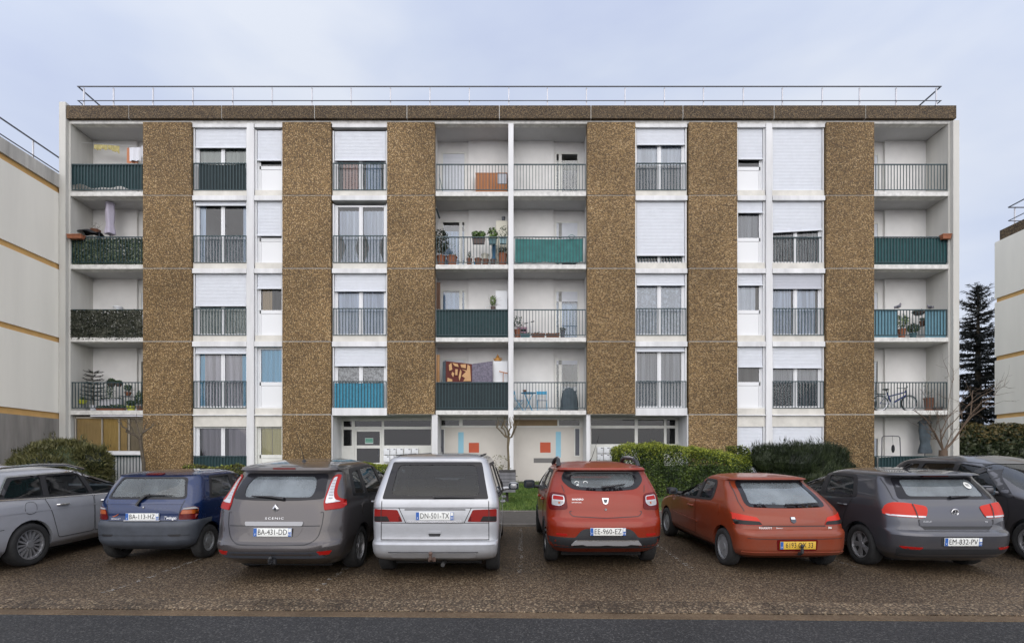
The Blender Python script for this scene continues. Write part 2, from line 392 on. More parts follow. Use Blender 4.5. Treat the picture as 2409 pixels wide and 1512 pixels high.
# parking surface, gently uneven
m = MB()
def pk(u, v):
    x = -40 + 80 * u; y = (6.10 - ANG * x) * (1 - v) + 11.62 * v
    z = gz(y) if v > 0 else -.057
    return (x, y, z + .012 * math.sin(x * .9 + 1.3 * y) * math.sin(y * 1.1) * (1 if 0 < v < 1 else 0))
m.grid(pk, 160, 30)
tag(m.build('parking_lot', 'aggregate', smooth=True), kind='structure')
# painted bay lines, worn
for (xa, ya, xb, yb) in [(-2.52, 6.45, -2.36, 11.3), (-5.15, 6.4, -5.0, 11.3), (.12, 7.4, .2, 11.4), (2.7, 7.6, 2.7, 11.3), (5.2, 7.6, 5.15, 11.3)]:
    d = .04
    mm = MB()
    def ln(u, v, xa=xa, ya=ya, xb=xb, yb=yb):
        y = ya + (yb - ya) * v; x = xa + (xb - xa) * v + (u - .5) * 2 * d
        return (x, y, gz(y) + .012 * math.sin(x * .9 + 1.3 * y) * math.sin(y * 1.1) + .005)
    mm.grid(ln, 1, 30)
    lm = MATS.get('worn_line')
    if not lm:
        lm, nt, b = newmat('worn_line'); b.inputs['Base Color'].default_value = (.40, .38, .35, 1); b.inputs['Roughness'].default_value = .8
        n = N(nt, 'ShaderNodeTexNoise', Scale=16., Detail=6.); nt.links.new(world_pos(nt), n.inputs['Vector'])
        rr = ramp(nt, [(.53, (0, 0, 0)), (.66, (.5, .5, .5))]); nt.links.new(n.outputs['Fac'], rr.inputs[0]); nt.links.new(rr.outputs[0], b.inputs['Alpha'])
    tag(mm.build('parking_line', 'worn_line'), kind='structure')
# pavement behind the bays with its own kerb
m = MB(); x = -40.0
while x < 40:
    m.box(x, x + .992, 11.62, 11.76, 0.0, .222 + rng.uniform(-.002, .002)); x += 1.0
tag(m.build('kerb', 'kerb'), kind='structure')
m = MB(); m.grid(lambda u, v: (-40 + 80 * u, 11.76 + v * 2.29, .219 + .078 * v), 40, 4)
tag(m.build('pavement', 'pavement'), kind='structure')
m = MB(); m.box(-40, 40, 14.03, 14.12, .1, .315)
tag(m.build('lawn_edging', 'kerb'), kind='structure')
m = MB(); m.grid(lambda u, v: (-40 + 80 * u, 14.1 + v * 6.4, gz(14.1 + v * 6.4) + .006 + .02 * math.sin(u * 130) * math.sin(v * 20)), 200, 12)
tag(m.build('lawn', 'lawn_base', smooth=True), kind='structure')
m = MB(); m.add([(-120, 20.5, .935), (120, 20.5, .935), (120, 90, .935), (-120, 90, .935)], [(0, 1, 2, 3)])
tag(m.build('lawn', 'lawn_base'), kind='structure')
# grass blades, thickest where the lawn shows between the cars
n = 52000
gx = np.concatenate([rng.uniform(-1.2, 1.9, n // 2), rng.uniform(-17, 17, n // 2)]); gy = rng.uniform(14.14, 19.6, n)
gzv = np.interp(gy, [11.63, 14.05, 19.9], [.225, .297, .93])
D = np.stack([rng.normal(0, .45, n), rng.normal(0, .45, n), np.ones(n)], 1)
P = np.stack([gx, gy, gzv], 1)
keep = ~((gy > 18.9) & (np.abs(gx) > 7))
g = link('grass', blade_mesh('grass', P[keep], D[keep], rng.uniform(.04, .12, keep.sum()), .009), 'grass'); tag(g, kind='stuff')
# ------------------------------------------------------------------ the apartment block
B = root('apartment_building', (0, YF, .9), 'four storey apartment block with brown pebble panels and white window bays behind the parked cars', 'building')
J = {5: 285, 4: 462, 3: 633, 2: 804, 1: 975}            # joint height above each storey (2409-px units)
JO = {5: 291, 4: 462, 3: 633, 2: 804, 1: 975, 0: 1146}
zF = {i: FZ(JO[i]) + .155 for i in (1, 2, 3, 4)}; zF[0] = .93      # walking level of each storey
def fb(m, u0, u1, v0, v1, y0, y1):     # box from facade survey units
    return m.box(FX(u0), FX(u1), YF + y0, YF + y1, FZ(v1), FZ(v0))
PAN = [(340, 453), (666.5, 780), (912, 1023), (1381, 1493), (1619, 1732), (1941, 2053)]
BALC = [(167, 340), (1025, 1196), (1208, 1379), (2053, 2230)]
ZB = .75
# floor slabs across the block
for i in (1, 2, 3, 4):
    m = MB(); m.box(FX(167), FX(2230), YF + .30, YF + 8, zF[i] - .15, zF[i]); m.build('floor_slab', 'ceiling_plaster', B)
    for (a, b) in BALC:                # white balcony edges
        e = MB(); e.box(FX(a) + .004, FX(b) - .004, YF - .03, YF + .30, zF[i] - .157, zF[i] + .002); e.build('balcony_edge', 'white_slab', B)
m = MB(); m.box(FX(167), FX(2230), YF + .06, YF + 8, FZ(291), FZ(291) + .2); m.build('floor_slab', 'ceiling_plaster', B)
m = MB(); m.box(FX(163), FX(2243), YF - .02, YF + .2, FZ(292), FZ(285)); m.build('cornice', 'white_slab', B)
m = MB(); m.box(FX(163), FX(2243), YF + .35, YF + 8, FZ(292) + .2, FZ(262)); m.build('roof', 'roof_felt', B)
# parapet of pebbledash units, pale joints between
cuts = [163, 309, 526, 743, 959, 1175, 1389, 1604, 1817, 2031, 2243]
m = MB()
for a, b in zip(cuts, cuts[1:]): m.box(FX(a) + .012, FX(b) - .012, YF - .14, YF + .3, FZ(285) + .012, FZ(254.5))
m.box(FX(163), FX(163) + .3, YF + .3, YF + 8, FZ(285), FZ(254.5)); m.box(FX(2243) - .3, FX(2243), YF + .3, YF + 8, FZ(285), FZ(254.5))
m.build('parapet', 'pebbledash_grey', B)
m = MB()
for a in cuts[1:-1]: m.box(FX(a) - .012, FX(a) + .012, YF - .125, YF + .28, FZ(285) + .012, FZ(255.5))
m.build('parapet_joint', 'white_slab', B)
# side fins
m = MB(); m.box(FX(148), FX(163), YF - .16, YF + 8, .5, FZ(247)); m.box(FX(163), FX(167), YF - .02, YF + 8, .5, FZ(292)); m.build('side_wall', 'fin_plaster', B)
m = MB(); m.box(FX(2234), FX(2248), YF - .16, YF + 8, .5, FZ(290)); m.box(FX(2230), FX(2234), YF - .02, YF + 8, .5, FZ(292)); m.build('side_wall', 'fin_plaster', B)
m = MB(); m.box(FX(148), FX(2248), YF + 7.9, YF + 8.2, .5, FZ(285)); m.build('rear_wall', 'interior', B)
# pebbledash panels
for k, (a, b) in enumerate(PAN):
    for i in (4, 3, 2, 1, 0):
        if i == 0 and k in (2, 3): continue
        top = FZ(JO[i + 1]) - (.0 if i == 4 else .016); bot = FZ(JO[i]) + .016 if i else .6
        MB().box(FX(a), FX(b), YF - .08 - .004 * ((i + k) % 2), YF + .2, bot, top).build('concrete_panel', 'pebbledash', B)
    m = MB(); m.box(FX(a) + .01, FX(b) - .01, YF - .06, YF + .2, FZ(975) if k in (2, 3) else .6, FZ(292)); m.build('panel_backing', 'white_slab', B)
    for s in (a, b): pass
# inner partitions so that every room is closed off
m = MB()
for a, b in PAN: 
    for i in (0, 1, 2, 3, 4):
        if i == 0 and (a in (912, 1381)): continue
        zt = FZ(291) if i == 4 else zF[i + 1] - .15
        m.box(FX(a) + .05, FX(b) - .05, YF + .2, YF + 5.0, zF[i], zt)
m.build('partition_wall', 'balcony_plaster', B)
m = MB()
for i in (0, 1, 2, 3, 4):
    zt = FZ(291) if i == 4 else zF[i + 1] - .15
    m.box(FX(167), FX(2230), YF + 5.0, YF + 5.15, zF[i], zt)
m.build('room_wall', 'interior', B)
m = MB(); m.box(FX(167), FX(2230), YF + .2, YF + 8, .4, .93); m.build('ground_slab', 'pavement', B)
# white post between the two middle balconies and mullions between the window bays
MB().box(FX(1196), FX(1208), YF - .05, YF + 1.0, .6, FZ(292)).build('partition_wall', 'white_paint', B)
for a, b, in ((582, 598.5), (1801, 1815)):
    m = MB(); m.box(FX(a), FX(b), YF - .05, YF + .3, .6, FZ(292)); m.box(FX(a) + .05, FX(b) - .05, YF + .3, YF + 5, .6, FZ(292)); m.build('mullion', 'white_paint', B)

# --- curtains
def curtmat(name, col, fold=9., lace=0, trans=.35, col2=None, vary=.25):
    if name in MATS: return name
    m, nt, b = newmat(name); v = world_pos(nt); col = tuple(min(.92, q * 1.2) for q in col)
    s = N(nt, 'ShaderNodeSeparateXYZ'); nt.links.new(v, s.inputs[0])
    n = N(nt, 'ShaderNodeTexNoise', noise_dimensions='2D', Scale=fold, Detail=2.)
    cx = N(nt, 'ShaderNodeCombineXYZ'); nt.links.new(s.outputs['X'], cx.inputs['X'])
    ml = N(nt, 'ShaderNodeMath', operation='MULTIPLY'); nt.links.new(s.outputs['Z'], ml.inputs[0]); ml.inputs[1].default_value = .03; nt.links.new(ml.outputs[0], cx.inputs['Y'])
    nt.links.new(cx.outputs[0], n.inputs['Vector'])
    c2 = col2 or tuple(c * (1 - vary) for c in col)
    r = ramp(nt, [(.35, c2), (.65, col)]); nt.links.new(n.outputs['Fac'], r.inputs[0])
    out = r.outputs[0]
    if lace:
        vo = N(nt, 'ShaderNodeTexNoise', Scale=14., Detail=6., Roughness=.7); nt.links.new(v, vo.inputs['Vector'])
        rr = ramp(nt, [(.45, (0, 0, 0)), (.55, (1, 1, 1))]); nt.links.new(vo.outputs['Fac'], rr.inputs[0])
        mg = N(nt, 'ShaderNodeMix', data_type='RGBA'); nt.links.new(rr.outputs[0], mg.inputs[0]); nt.links.new(out, mg.inputs[6]); mg.inputs[7].default_value = (*[c * lace for c in col], 1); out = mg.outputs[2]
    nt.links.new(out, b.inputs['Base Color']); b.inputs['Roughness'].default_value = .9
    b.inputs['Specular IOR Level'].default_value = .1
    return name
curtmat('cur_white', (.62, .66, .74)); curtmat('cur_blue_white', (.50, .57, .70), 14, vary=.35); curtmat('cur_grey', (.30, .31, .34), 7, vary=.4)
curtmat('cur_greygreen', (.33, .36, .33), 12); curtmat('cur_violet', (.42, .40, .45), 8, vary=.4); curtmat('cur_blue', (.16, .42, .62), 10)
curtmat('cur_mauve', (.19, .17, .19), 8, vary=.4); curtmat('cur_tan', (.34, .24, .13), 12); curtmat('cur_yellow', (.36, .31, .095), 9, vary=.2)
curtmat('cur_dark', (.06, .065, .075), 8, vary=.4); curtmat('cur_pink', (.50, .30, .26), 10); curtmat('cur_paleblue', (.36, .46, .62), 10)
curtmat('cur_lace', (.50, .50, .50), 6, lace=.35); curtmat('cur_lace_white', (.58, .63, .72), 8, lace=.65); curtmat('cur_stripe', (.28, .28, .29), 30, vary=.7)
curtmat('cur_lightblue', (.50, .60, .74), 10)
def curtain(m, x0, x1, z0, z1, y, fold=.010, n=None, wave=.11):
    n = n or max(4, int((x1 - x0) / .016)); ph = rng.uniform(0, 6)
    def fn(u, v):
        x = x0 + (x1 - x0) * u
        return (x, y + fold * math.sin(2 * math.pi * x / wave + ph) * (.6 + .4 * math.sin(x * 7 + ph)), z0 + (z1 - z0) * v)
    return m.grid(fn, n, 1)
def slats(m, x0, x1, z0, z1, y, pitch=.053):
    n = max(2, round((z1 - z0) / pitch)); h = (z1 - z0) / n
    for k in range(n):
        a = z0 + k * h
        m.add([(x0, y, a), (x1, y, a), (x1, y - .007, a + h * .25), (x0, y - .007, a + h * .25), (x1, y - .007, a + h * .8), (x0, y - .007, a + h * .8), (x1, y, a + h), (x0, y, a + h)],
              [(0, 1, 2, 3), (3, 2, 4, 5), (5, 4, 6, 7)])
    return m.box(x0, x1, y, y + .01, z0, z1)
def roller(u0, u1, v0, v1, mat='shutter', parent=None, y=.065, bent=0):
    m = MB(); slats(m, FX(u0), FX(u1), FZ(v1) + .035, FZ(v0), YF + y)
    m.box(FX(u0) - .004, FX(u1) + .004, YF + y - .03, YF + y + .016, FZ(v1) - .01, FZ(v1) + .036)
    if bent:
        for k, p in enumerate(m.v):
            t = max(0, 1 - (p[2] - FZ(v1)) / .45); m.v[k] = (p[0], p[1] - .10 * t * t * math.sin(math.pi * (p[0] - FX(u0)) / (FX(u1) - FX(u0))), p[2] + bent * t * (p[0] - FX(u0)) / (FX(u1) - FX(u0)))
    return m.build('roller_shutter', mat, parent)
def ring(m, x0, x1, z0, z1, w, y0, y1, wb=None):
    wb = wb or w
    m.box(x0, x0 + w, y0, y1, z0, z1); m.box(x1 - w, x1, y0, y1, z0, z1); m.box(x0 + w, x1 - w, y0, y1, z1 - w, z1); m.box(x0 + w, x1 - w, y0, y1, z0, z0 + wb); return m
def window(u0, u1, vt, vb, style, shut=None, shutmat='shutter', curtains=(), panelv=None, box=True, thick='l', mat='pvc', bent=0, low=False):
    """u0..u1 bay limits, vt..vb opening; curtains: list of (t0, t1, s0, s1, material) as shares of the glazed width and height"""
    w = MB(); x0, x1 = FX(u0), FX(u1); z0, z1 = FZ(vb), FZ(vt)
    # jambs and shutter guides
    w.box(x0, x0 + .05, YF + .03, YF + .30, z0, z1); w.box(x1 - .05, x1, YF + .03, YF + .30, z0, z1)
    fx0 = x0 + (.115 if thick in ('l', 'b') else .05); fx1 = x1 - (.115 if thick in ('r', 'b') else .05)
    w.box(x0 + .05, fx0, YF + .12, YF + .2, z0, z1); w.box(fx1, x1 - .05, YF + .12, YF + .2, z0, z1)
    y0, y1 = YF + .135, YF + .195
    panes = []
    if style == 'double':
        xm = (fx0 + fx1) / 2; mw = .07
        w.box(fx0, fx1, y0, y1, z1 - .07, z1); w.box(fx0, fx1, y0, y1, z0, z0 + .085)
        w.box(fx0, fx0 + .045, y0, y1, z0 + .085, z1 - .07); w.box(fx1 - .045, fx1, y0, y1, z0 + .085, z1 - .07)
        w.box(xm - mw, xm + mw, y0, y1, z0 + .085, z1 - .07); w.box(xm - .028, xm + .028, y0 - .012, y0 - .001, z0 + .02, z1 - .02)
        panes = [(fx0 + .045, xm - mw), (xm + mw, fx1 - .045)]; pz0, pz1 = z0 + .085, z1 - .07
    else:
        zt = FZ(panelv)
        w.box(fx0, fx1, y0, y1, z1 - .06, z1); w.box(fx0, fx1, y0, y1, zt - .13, zt); w.box(fx0, fx1, y0, y1, z0, z0 + .05)
        w.box(fx0, fx0 + .045, y0, y1, z0 + .05, z1 - .06); w.box(fx1 - .045, fx1, y0, y1, z0 + .05, z1 - .06)
        w.box(fx0 + .052, fx1 - .052, y0 + .012, y1, z0 + .055, zt - .137)
        panes = [(fx0 + .045, fx1 - .045)]; pz0, pz1 = zt, z1 - .06
    o = w.build('window', mat, B)
    for a, b in panes: MB().add([(a - .002, YF + .16, pz0 - .002), (b + .002, YF + .16, pz0 - .002), (b + .002, YF + .16, pz1 + .002), (a - .002, YF + .16, pz1 + .002)], [(0, 1, 2, 3)]).build('pane', 'glass', o)
    for (t0, t1, s0, s1, cm) in curtains:
        c = MB(); X0, X1 = panes[0][0] - .02, panes[-1][1] + .02
        curtain(c, X0 + (X1 - X0) * t0, X0 + (X1 - X0) * t1, pz0 + (pz1 - pz0) * s0, pz0 + (pz1 - pz0) * s1, YF + .215); c.build('curtain', cm, o, smooth=True, ang=80)
    if shut: roller(u0 + 4.5, u1 - 4.5, vt, shut, shutmat, o, bent=bent)
    return o
def railing(x0, x1, z0, z1, y, name='railing', parent=None, step=.117, mat='rail_green'):
    m = MB(); m.box(x0, x1, y - .018, y + .018, z1 - .035, z1); m.box(x0, x1, y - .012, y + .012, z0, z0 + .024)
    n = max(2, round((x1 - x0) / step)); 
    for k in range(n + 1):
        x = x0 + .01 + (x1 - x0 - .02) * k / n; m.box(x - .010, x + .010, y - .010, y + .010, z0 + .024, z1 - .035)
    return m.build(name, mat, parent)
# spandrels between the window bays
BAYS = {'a': (454, 581.5), 'b': (599.5, 665), 'c': (782, 911), 'f': (1494.5, 1616), 'g': (1734, 1800), 'h': (1816, 1939.5)}
VT = {4: 301, 3: 473, 2: 644, 1: 816, 0: 1002}; VB = {4: 447.5, 3: 618, 2: 788.5, 1: 959.5, 0: 1146}
for k, (u0, u1) in BAYS.items():
    for i in (4, 3, 2, 1):
        if i == 1 and k in 'cf':
            m = MB(); fb(m, u0, u1, VB[i], 977, -.045, .4); m.build('spandrel', 'white_paint', B); continue
        m = MB(); fb(m, u0 + .5, u1 - .5, VB[i], JO[i], .0, .32); m.build('window_sill', 'cream_sill', B)
        m = MB(); fb(m, u0, u1, JO[i] - .3, VT[i - 1] - .6 if i > 1 else 977.5, -.05, .34); m.build('spandrel', 'white_paint', B)
        if i == 1: m = MB(); fb(m, u0, u1, 978, 1003, .02, .34); m.build('spandrel', 'cream_sill', B)
    m = MB(); fb(m, u0, u1, 292.5, 300.5, -.03, .32); m.build('lintel', 'white_paint', B)
W = lambda k: BAYS[k]
FULL = lambda c: [(0, 1, 0, 1, c)]
# column a
window(*W('a'), VT[4], VB[4], 'double', 346, curtains=[(0, 1, .35, .98, 'cur_greygreen')], thick='l')
window(*W('a'), VT[3], VB[3], 'double', 482, curtains=[(0, .12, 0, 1, 'cur_lightblue'), (.9, 1, 0, 1, 'cur_lightblue'), (.1, .9, 0, .48, 'cur_grey')], thick='l')
window(*W('a'), VT[2], VB[2], 'double', 719, curtains=FULL('cur_greygreen'), thick='l')
window(*W('a'), VT[1], VB[1], 'double', 831, curtains=[(0, .1, 0, 1, 'cur_blue'), (.1, .88, 0, 1, 'cur_violet'), (.88, 1, 0, 1, 'cur_blue')], thick='l')
window(*W('a'), VT[0], VB[0], 'double', None, curtains=[(.05, .43, 0, 1, 'cur_mauve'), (.6, 1, 0, 1, 'cur_mauve')], thick='l')
# column b
window(*W('b'), VT[4] + 4, VB[4], 'single', 376, panelv=386, thick='l')
window(*W('b'), VT[3], VB[3], 'single', 553, panelv=556, thick='l')
window(*W('b'), VT[2], VB[2], 'single', 678, panelv=727, curtains=[(.05, .5, 0, 1, 'cur_tan')], thick='l')
window(*W('b'), VT[1], VB[1], 'single', None, panelv=897, curtains=FULL('cur_blue'), thick='l')
window(*W('b'), VT[0], VB[0], 'single', None, panelv=1069, curtains=[(0, .49, 0, 1, 'cur_yellow'), (.51, 1, 0, 1, 'cur_yellow')], thick='l', mat='old_frame')
# column c
window(*W('c'), VT[4] + 6, VB[4], 'double', 376, curtains=[(.1, .44, 0, .72, 'cur_pink'), (.6, .92, 0, .6, 'cur_paleblue')], thick='b')
window(*W('c'), VT[3] + 6, VB[3], 'double', None, thick='b')
window(*W('c'), VT[2], VB[2], 'double', 684, curtains=FULL('cur_blue_white'), thick='b')
window(*W('c'), VT[1], VB[1], 'double', 860, curtains=FULL('cur_lace'), thick='b')
# column f
window(*W('f'), VT[4], VB[4], 'double', 339, curtains=[(0, 1, .45, .9, 'cur_white'), (0, 1, 0, .45, 'cur_grey')], thick='r')
window(*W('f'), VT[3], VB[3], 'double', 600, curtains=[(0, 1, 0, .5, 'cur_dark')], thick='r')
window(*W('f'), VT[2], VB[2], 'double', 670, curtains=FULL('cur_lace_white'), thick='r')
window(*W('f'), VT[1], VB[1], 'double', 826, curtains=FULL('cur_grey'), thick='r')
# column g
window(*W('g'), VT[4], VB[4], 'single', 373, panelv=388, thick='r')
window(*W('g'), VT[3], VB[3], 'single', 499, panelv=556, curtains=FULL('cur_grey'), thick='r')
window(*W('g'), VT[2], VB[2], 'single', 670, panelv=727, curtains=[(0, .85, 0, 1, 'cur_white')], thick='r')
window(*W('g'), VT[1], VB[1], 'single', 863, panelv=897, thick='r')
window(*W('g'), VT[0] - 4, VB[0], 'single', 1144, panelv=1069, thick='r')
# column h
window(*W('h'), VT[4], VB[4], 'double', 449, thick='r')
window(*W('h'), VT[3], VB[3], 'double', 546, curtains=FULL('cur_stripe'), thick='r', bent=.10)
window(*W('h'), VT[2], VB[2], 'double', 678, 'shutter_grey', curtains=[(0, .43, 0, 1, 'cur_blue_white'), (.5, .95, 0, 1, 'cur_blue_white')], thick='r')
window(*W('h'), VT[1], VB[1], 'double', 865, curtains=[(0, 1, .4, 1, 'cur_grey'), (0, 1, 0, .42, 'cur_dark')], thick='r')
window(*W('h'), VT[0] - 4, VB[0], 'double', 1144, thick='r')
# tied-back white curtains of the third-floor window (column c)
wo = [o for o in B.children if o.name.startswith('window') and o.type == 'MESH']
c3 = MB(); cx0, cx1 = FX(794), FX(901)
for a, b, side in ((cx0, FX(845), 0), (FX(851), cx1, 1)):
    def fn(u, v, a=a, b=b):
        zt, zb_ = FZ(489), FZ(613); z = zb_ + (zt - zb_) * v
        c = (a + b) / 2; w_ = (b - a) / 2 * (1.0 if v > .55 else .45 + .55 * abs((v - .3) / .3) ** 1.3 if v > .0 else .9)
        x = c + (u - .5) * 2 * w_
        return (x, YF + .25 + .03 * math.sin(u * 40), z)
    c3.grid(fn, 26, 16)
tied = c3.build('curtain', 'cur_white', None, smooth=True, ang=80)
w3 = min((o for o in wo), key=lambda o: (Vector(o.bound_box[0]) + Vector(o.bound_box[6])).lerp(Vector((0, 0, 0)), .5).__sub__(Vector((FX(846), YF, FZ(548)))).length)
tied.parent = w3; tied.matrix_parent_inverse = Matrix.Identity(4)
# window railings
for k in 'acfh':
    u0, u1 = W(k)
    for i in (4, 3, 2, 1, 0):
        if i == 0 and k != 'a': continue
        if k == 'h' and i == 4: continue
        if i == 0: railing(FX(u0) + .03, FX(u1) - .01, FZ(1135), FZ(1071.5), YF + .0, parent=B); continue
        top = VB[i] - 63.5
        dy = -.01 if not (k == 'f' and i == 3) and not (k == 'h' and i == 3) else .105
        railing(FX(u0) + .03, FX(u1) - .03, FZ(VB[i] + .5), FZ(top), YF + dy, parent=B)
# --- balconies
YB = YF + 1.0
def bx(u): return PX(u, YB)
for (a, b) in BALC:
    for i in (4, 3, 2, 1, 0):
        if i == 0 and a in (1025, 1208): continue
        if (a, i) == (167, 0): continue
        railing(FX(a) + .01, FX(b) - .01, zF[i] + .09 if i else FZ(1136), zF[i] + 1.06 if i else FZ(1072), YF + .03, parent=B)
def back(i, pieces, y=YB):
    """pieces: (u0, u1) solid wall strips as seen at the back plane; the rest is closed by the door niche behind"""
    zt = FZ(291) if i == 4 else zF[i + 1] - .15
    m = MB()
    for u0, u1 in pieces: m.box(PX(u0, y), PX(u1, y), y, y + .25, zF[i], zt)
    return m.build('balcony_wall', 'balcony_plaster', B)
def niche(i, u0, u1, d0, d1, vtop, kind, curt=None, sash=None, mat='old_frame'):
    """set-back wall strip u0..u1 with a glazed door d0..d1 whose head is at share vtop of the storey height"""
    y = YB + .10; zt = FZ(291) if i == 4 else zF[i + 1] - .15; z0 = zF[i]; zd = z0 + vtop
    X = lambda u: PX(u, y)
    m = MB(); m.box(X(u0), X(d0), y, y + .25, z0, zt); m.box(X(d1), X(u1), y, y + .25, z0, zt); m.box(X(d0), X(d1), y, y + .25, zd, zt); m.build('balcony_wall', 'balcony_plaster', B)
    f = MB(); ring(f, X(d0), X(d1), z0 + .02, zd, .06, y - .01, y + .06)
    panes = [(X(d0) + .06, X(d1) - .06)]
    if sash:
        f.box(X(sash) - .06, X(sash) + .06, y - .005, y + .055, z0 + .08, zd - .06); panes = [(X(d0) + .06, X(sash) - .06), (X(sash) + .06, X(d1) - .06)]
    o = f.build('balcony_door', mat, B)
    if kind == 'shutter':
        s = MB(); slats(s, X(d0) + .06, X(d1) - .06, z0 + .08, zd - .06, y + .02); s.build('roller_shutter', 'shutter', o)
    else:
        for a, b in panes: MB().box(a, b, y + .02, y + .028, z0 + .08, zd - .06).build('pane', 'glass', o)
        if kind > 0:
            s = MB(); slats(s, X(d0) + .06, X(d1) - .06, zd - .06 - kind, zd - .06, y + .002); s.build('roller_shutter', 'shutter', o)
        if curt:
            c = MB(); curtain(c, panes[0][0], panes[-1][1], z0 + .08, z0 + .08 + (zd - z0 - .14) * curt[1], y + .14); c.build('curtain', curt[0], o, smooth=True, ang=80)
    return o
for i in (4, 3, 2, 1):
    back(i, [(160, 322)]); 
    niche(i, 321, 380, 329, 372, 1.3 if i == 3 else 2.1, 'shutter' if i in (4, 2) else 0, None)
back(0, [(160, 380)])
for i in (4, 3, 2, 1):
    back(i, [(1102, 1196)])
    niche(i, 1015, 1102, 1038.5, 1096, 2.16, 'shutter' if i in (4, 1) else 0, ('cur_paleblue', .86) if i == 3 else ('cur_paleblue', 1) if i == 2 else None, 1084 if i in (3, 2) else None)
    back(i, [(1208, 1302.5)])
    niche(i, 1302.5, 1392, 1305.5, 1362, 2.14, {4: 0, 3: 1.05, 2: .4, 1: .16}[i], {4: ('cur_mauve', .72), 3: None, 2: ('cur_paleblue', 1), 1: ('cur_grey', .5)}[i], 1318)
for i in (4, 3, 2, 1, 0):
    back(i, [(2082, 2240)])
    niche(i, 2020, 2082, 2034, 2068, 2.1 if i else 1.75, 'shutter' if i in (4, 3, 2) else 0, None)
# glazed-in ground-floor loggia on the far left
o = MB().box(FX(167), FX(340), YF + .02, YF + .12, .6, FZ(1068)).build('loggia_wall', 'white_paint', B)
f = MB(); 
for u in (172, 234.5, 275, 298.5, 338.5): f.box(FX(u) - .018, FX(u) + .018, YF + .10, YF + .15, FZ(1060), FZ(980))
f.box(FX(169), FX(340), YF + .10, YF + .15, FZ(983), FZ(979)); g = f.build('loggia_glazing', 'loggia_frame', B)
MB().box(FX(170), FX(339), YF + .125, YF + .13, FZ(1060), FZ(981)).build('pane', 'glass_beige', g)
plain('blind_beige', (.44, .33, .16), .8, var=.12, scale=2); plain('blind_grey', (.26, .235, .19), .8, var=.1, scale=2); plain('blind_gold', (.46, .34, .13), .8, var=.12, scale=2)
for a, b, mt in ((172, 234, 'blind_beige'), (235, 275, 'blind_gold'), (275.5, 291, 'blind_beige'), (291.5, 339, 'blind_grey')):
    c = MB(); curtain(c, FX(a), FX(b), FZ(1060), FZ(980), YF + .16, fold=.004); c.build('blind', mt, g, smooth=True)
MB().box(FX(170), FX(339), YF + .3, YF + .34, FZ(1062), FZ(980)).build('loggia_lining', 'blind_grey', B)
m = MB(); m.add([(FX(168), YF - .12, FZ(1068)), (FX(336), YF - .12, FZ(1068)), (FX(338), YF + .14, FZ(1059.5)), (FX(168), YF + .14, FZ(1059.5)), (FX(168), YF - .12, FZ(1070)), (FX(336), YF - .12, FZ(1070)), (FX(338), YF + .1, FZ(1070)), (FX(168), YF + .1, FZ(1070))],
      [(0, 1, 2, 3), (4, 5, 1, 0), (1, 5, 6, 2), (3, 7, 4, 0), (7, 6, 5, 4)]); m.build('ledge', 'white_paint', B)
railing(FX(169), FX(338), FZ(1140), FZ(1070.5), YF - .05, parent=B)
m = MB(); fb(m, 215, 340, 976.5, 979.5, -.05, .1); m.build('gutter_strip', 'steel_white', B)

# --- ground floor entrance recess
YG = YF + 1.0
G = lambda u: PX(u, YG)
GZ = lambda v: PZ(v, YG)
for a, b in ((1016, 1029.5), (1379.5, 1388.5)): MB().box(FX(a), FX(b), YF - .02, YG + .05, .6, zF[1] - .15).build('column', 'white_paint', B)
MB().box(FX(780), FX(783), YF - .02, YG + .1, .6, zF[1] - .15).build('recess_wall', 'white_paint', B)
MB().box(FX(1616), FX(1619), YF - .02, YG + .1, .6, zF[1] - .15).build('recess_wall', 'white_paint', B)
m = MB()
for u in (1031, 1380): m.box(G(u) - .08, G(u) + .08, YG, YF + 5, .9, zF[1] - .15)
m.build('partition_wall', 'interior', B)
def glaze(name, rects, frame, dark='glass_dark', parent=B, mat='old_frame', y=YG, fr=.0):
    """frame: outer (u0, u1, v0, v1); rects: pane openings; the frame is the sheet between them"""
    us = sorted({frame[0], frame[1], *[r[0] for r in rects], *[r[1] for r in rects]}); vs = sorted({frame[2], frame[3], *[r[2] for r in rects], *[r[3] for r in rects]})
    m = MB()
    for a, b in zip(us, us[1:]):
        run = None
        for c, d in zip(vs, vs[1:]):
            hole = any(r[0] <= a and b <= r[1] and r[2] <= c and d <= r[3] for r in rects)
            if not hole:
                if run and run[1] == c: run[1] = d
                else:
                    if run: m.box(G(a), G(b), y, y + .07, GZ(run[1]), GZ(run[0]))
                    run = [c, d]
        if run: m.box(G(a), G(b), y, y + .07, GZ(run[1]), GZ(run[0]))
    o = m.build(name, mat, parent)
    for r in rects: MB().box(G(r[0]) - .002, G(r[1]) + .002, y + .03, y + .038, GZ(r[3]) - .002, GZ(r[2]) + .002).build('pane', r[4] if len(r) > 4 else dark, o)
    return o
VG0 = 985; VGB = 1137
glaze('entrance_glazing', [(808, 827.5, 990, 1003.5), (808, 827.5, 1010, 1048), (834.5, 898, 990, 1003), (903.5, 1014, 989, 1003), (903.5, 1014, 1009, 1047), (834, 898, 1009, VGB)], (785, 1027, 978, VGB))
d = glaze('entrance_door', [(839, 893.5, 1014.5, 1047), (839, 893.5, 1054, 1088)], (834.4, 897.6, 1009.4, 1096), y=YG + .005)
m = MB(); m.tube([(G(891), YG - .03, GZ(1056)), (G(891), YG - .03, GZ(1072))], .012); m.build('handle', 'steel_grey', d)
plain('notice_green', (.02, .22, .14), .6); plain('notice_white', (.6, .68, .66), .6)
nt_ = MB().box(G(859), G(878), YG - .004, YG - .002, GZ(1043), GZ(1030)).build('notice', 'notice_white', d)
m = MB()
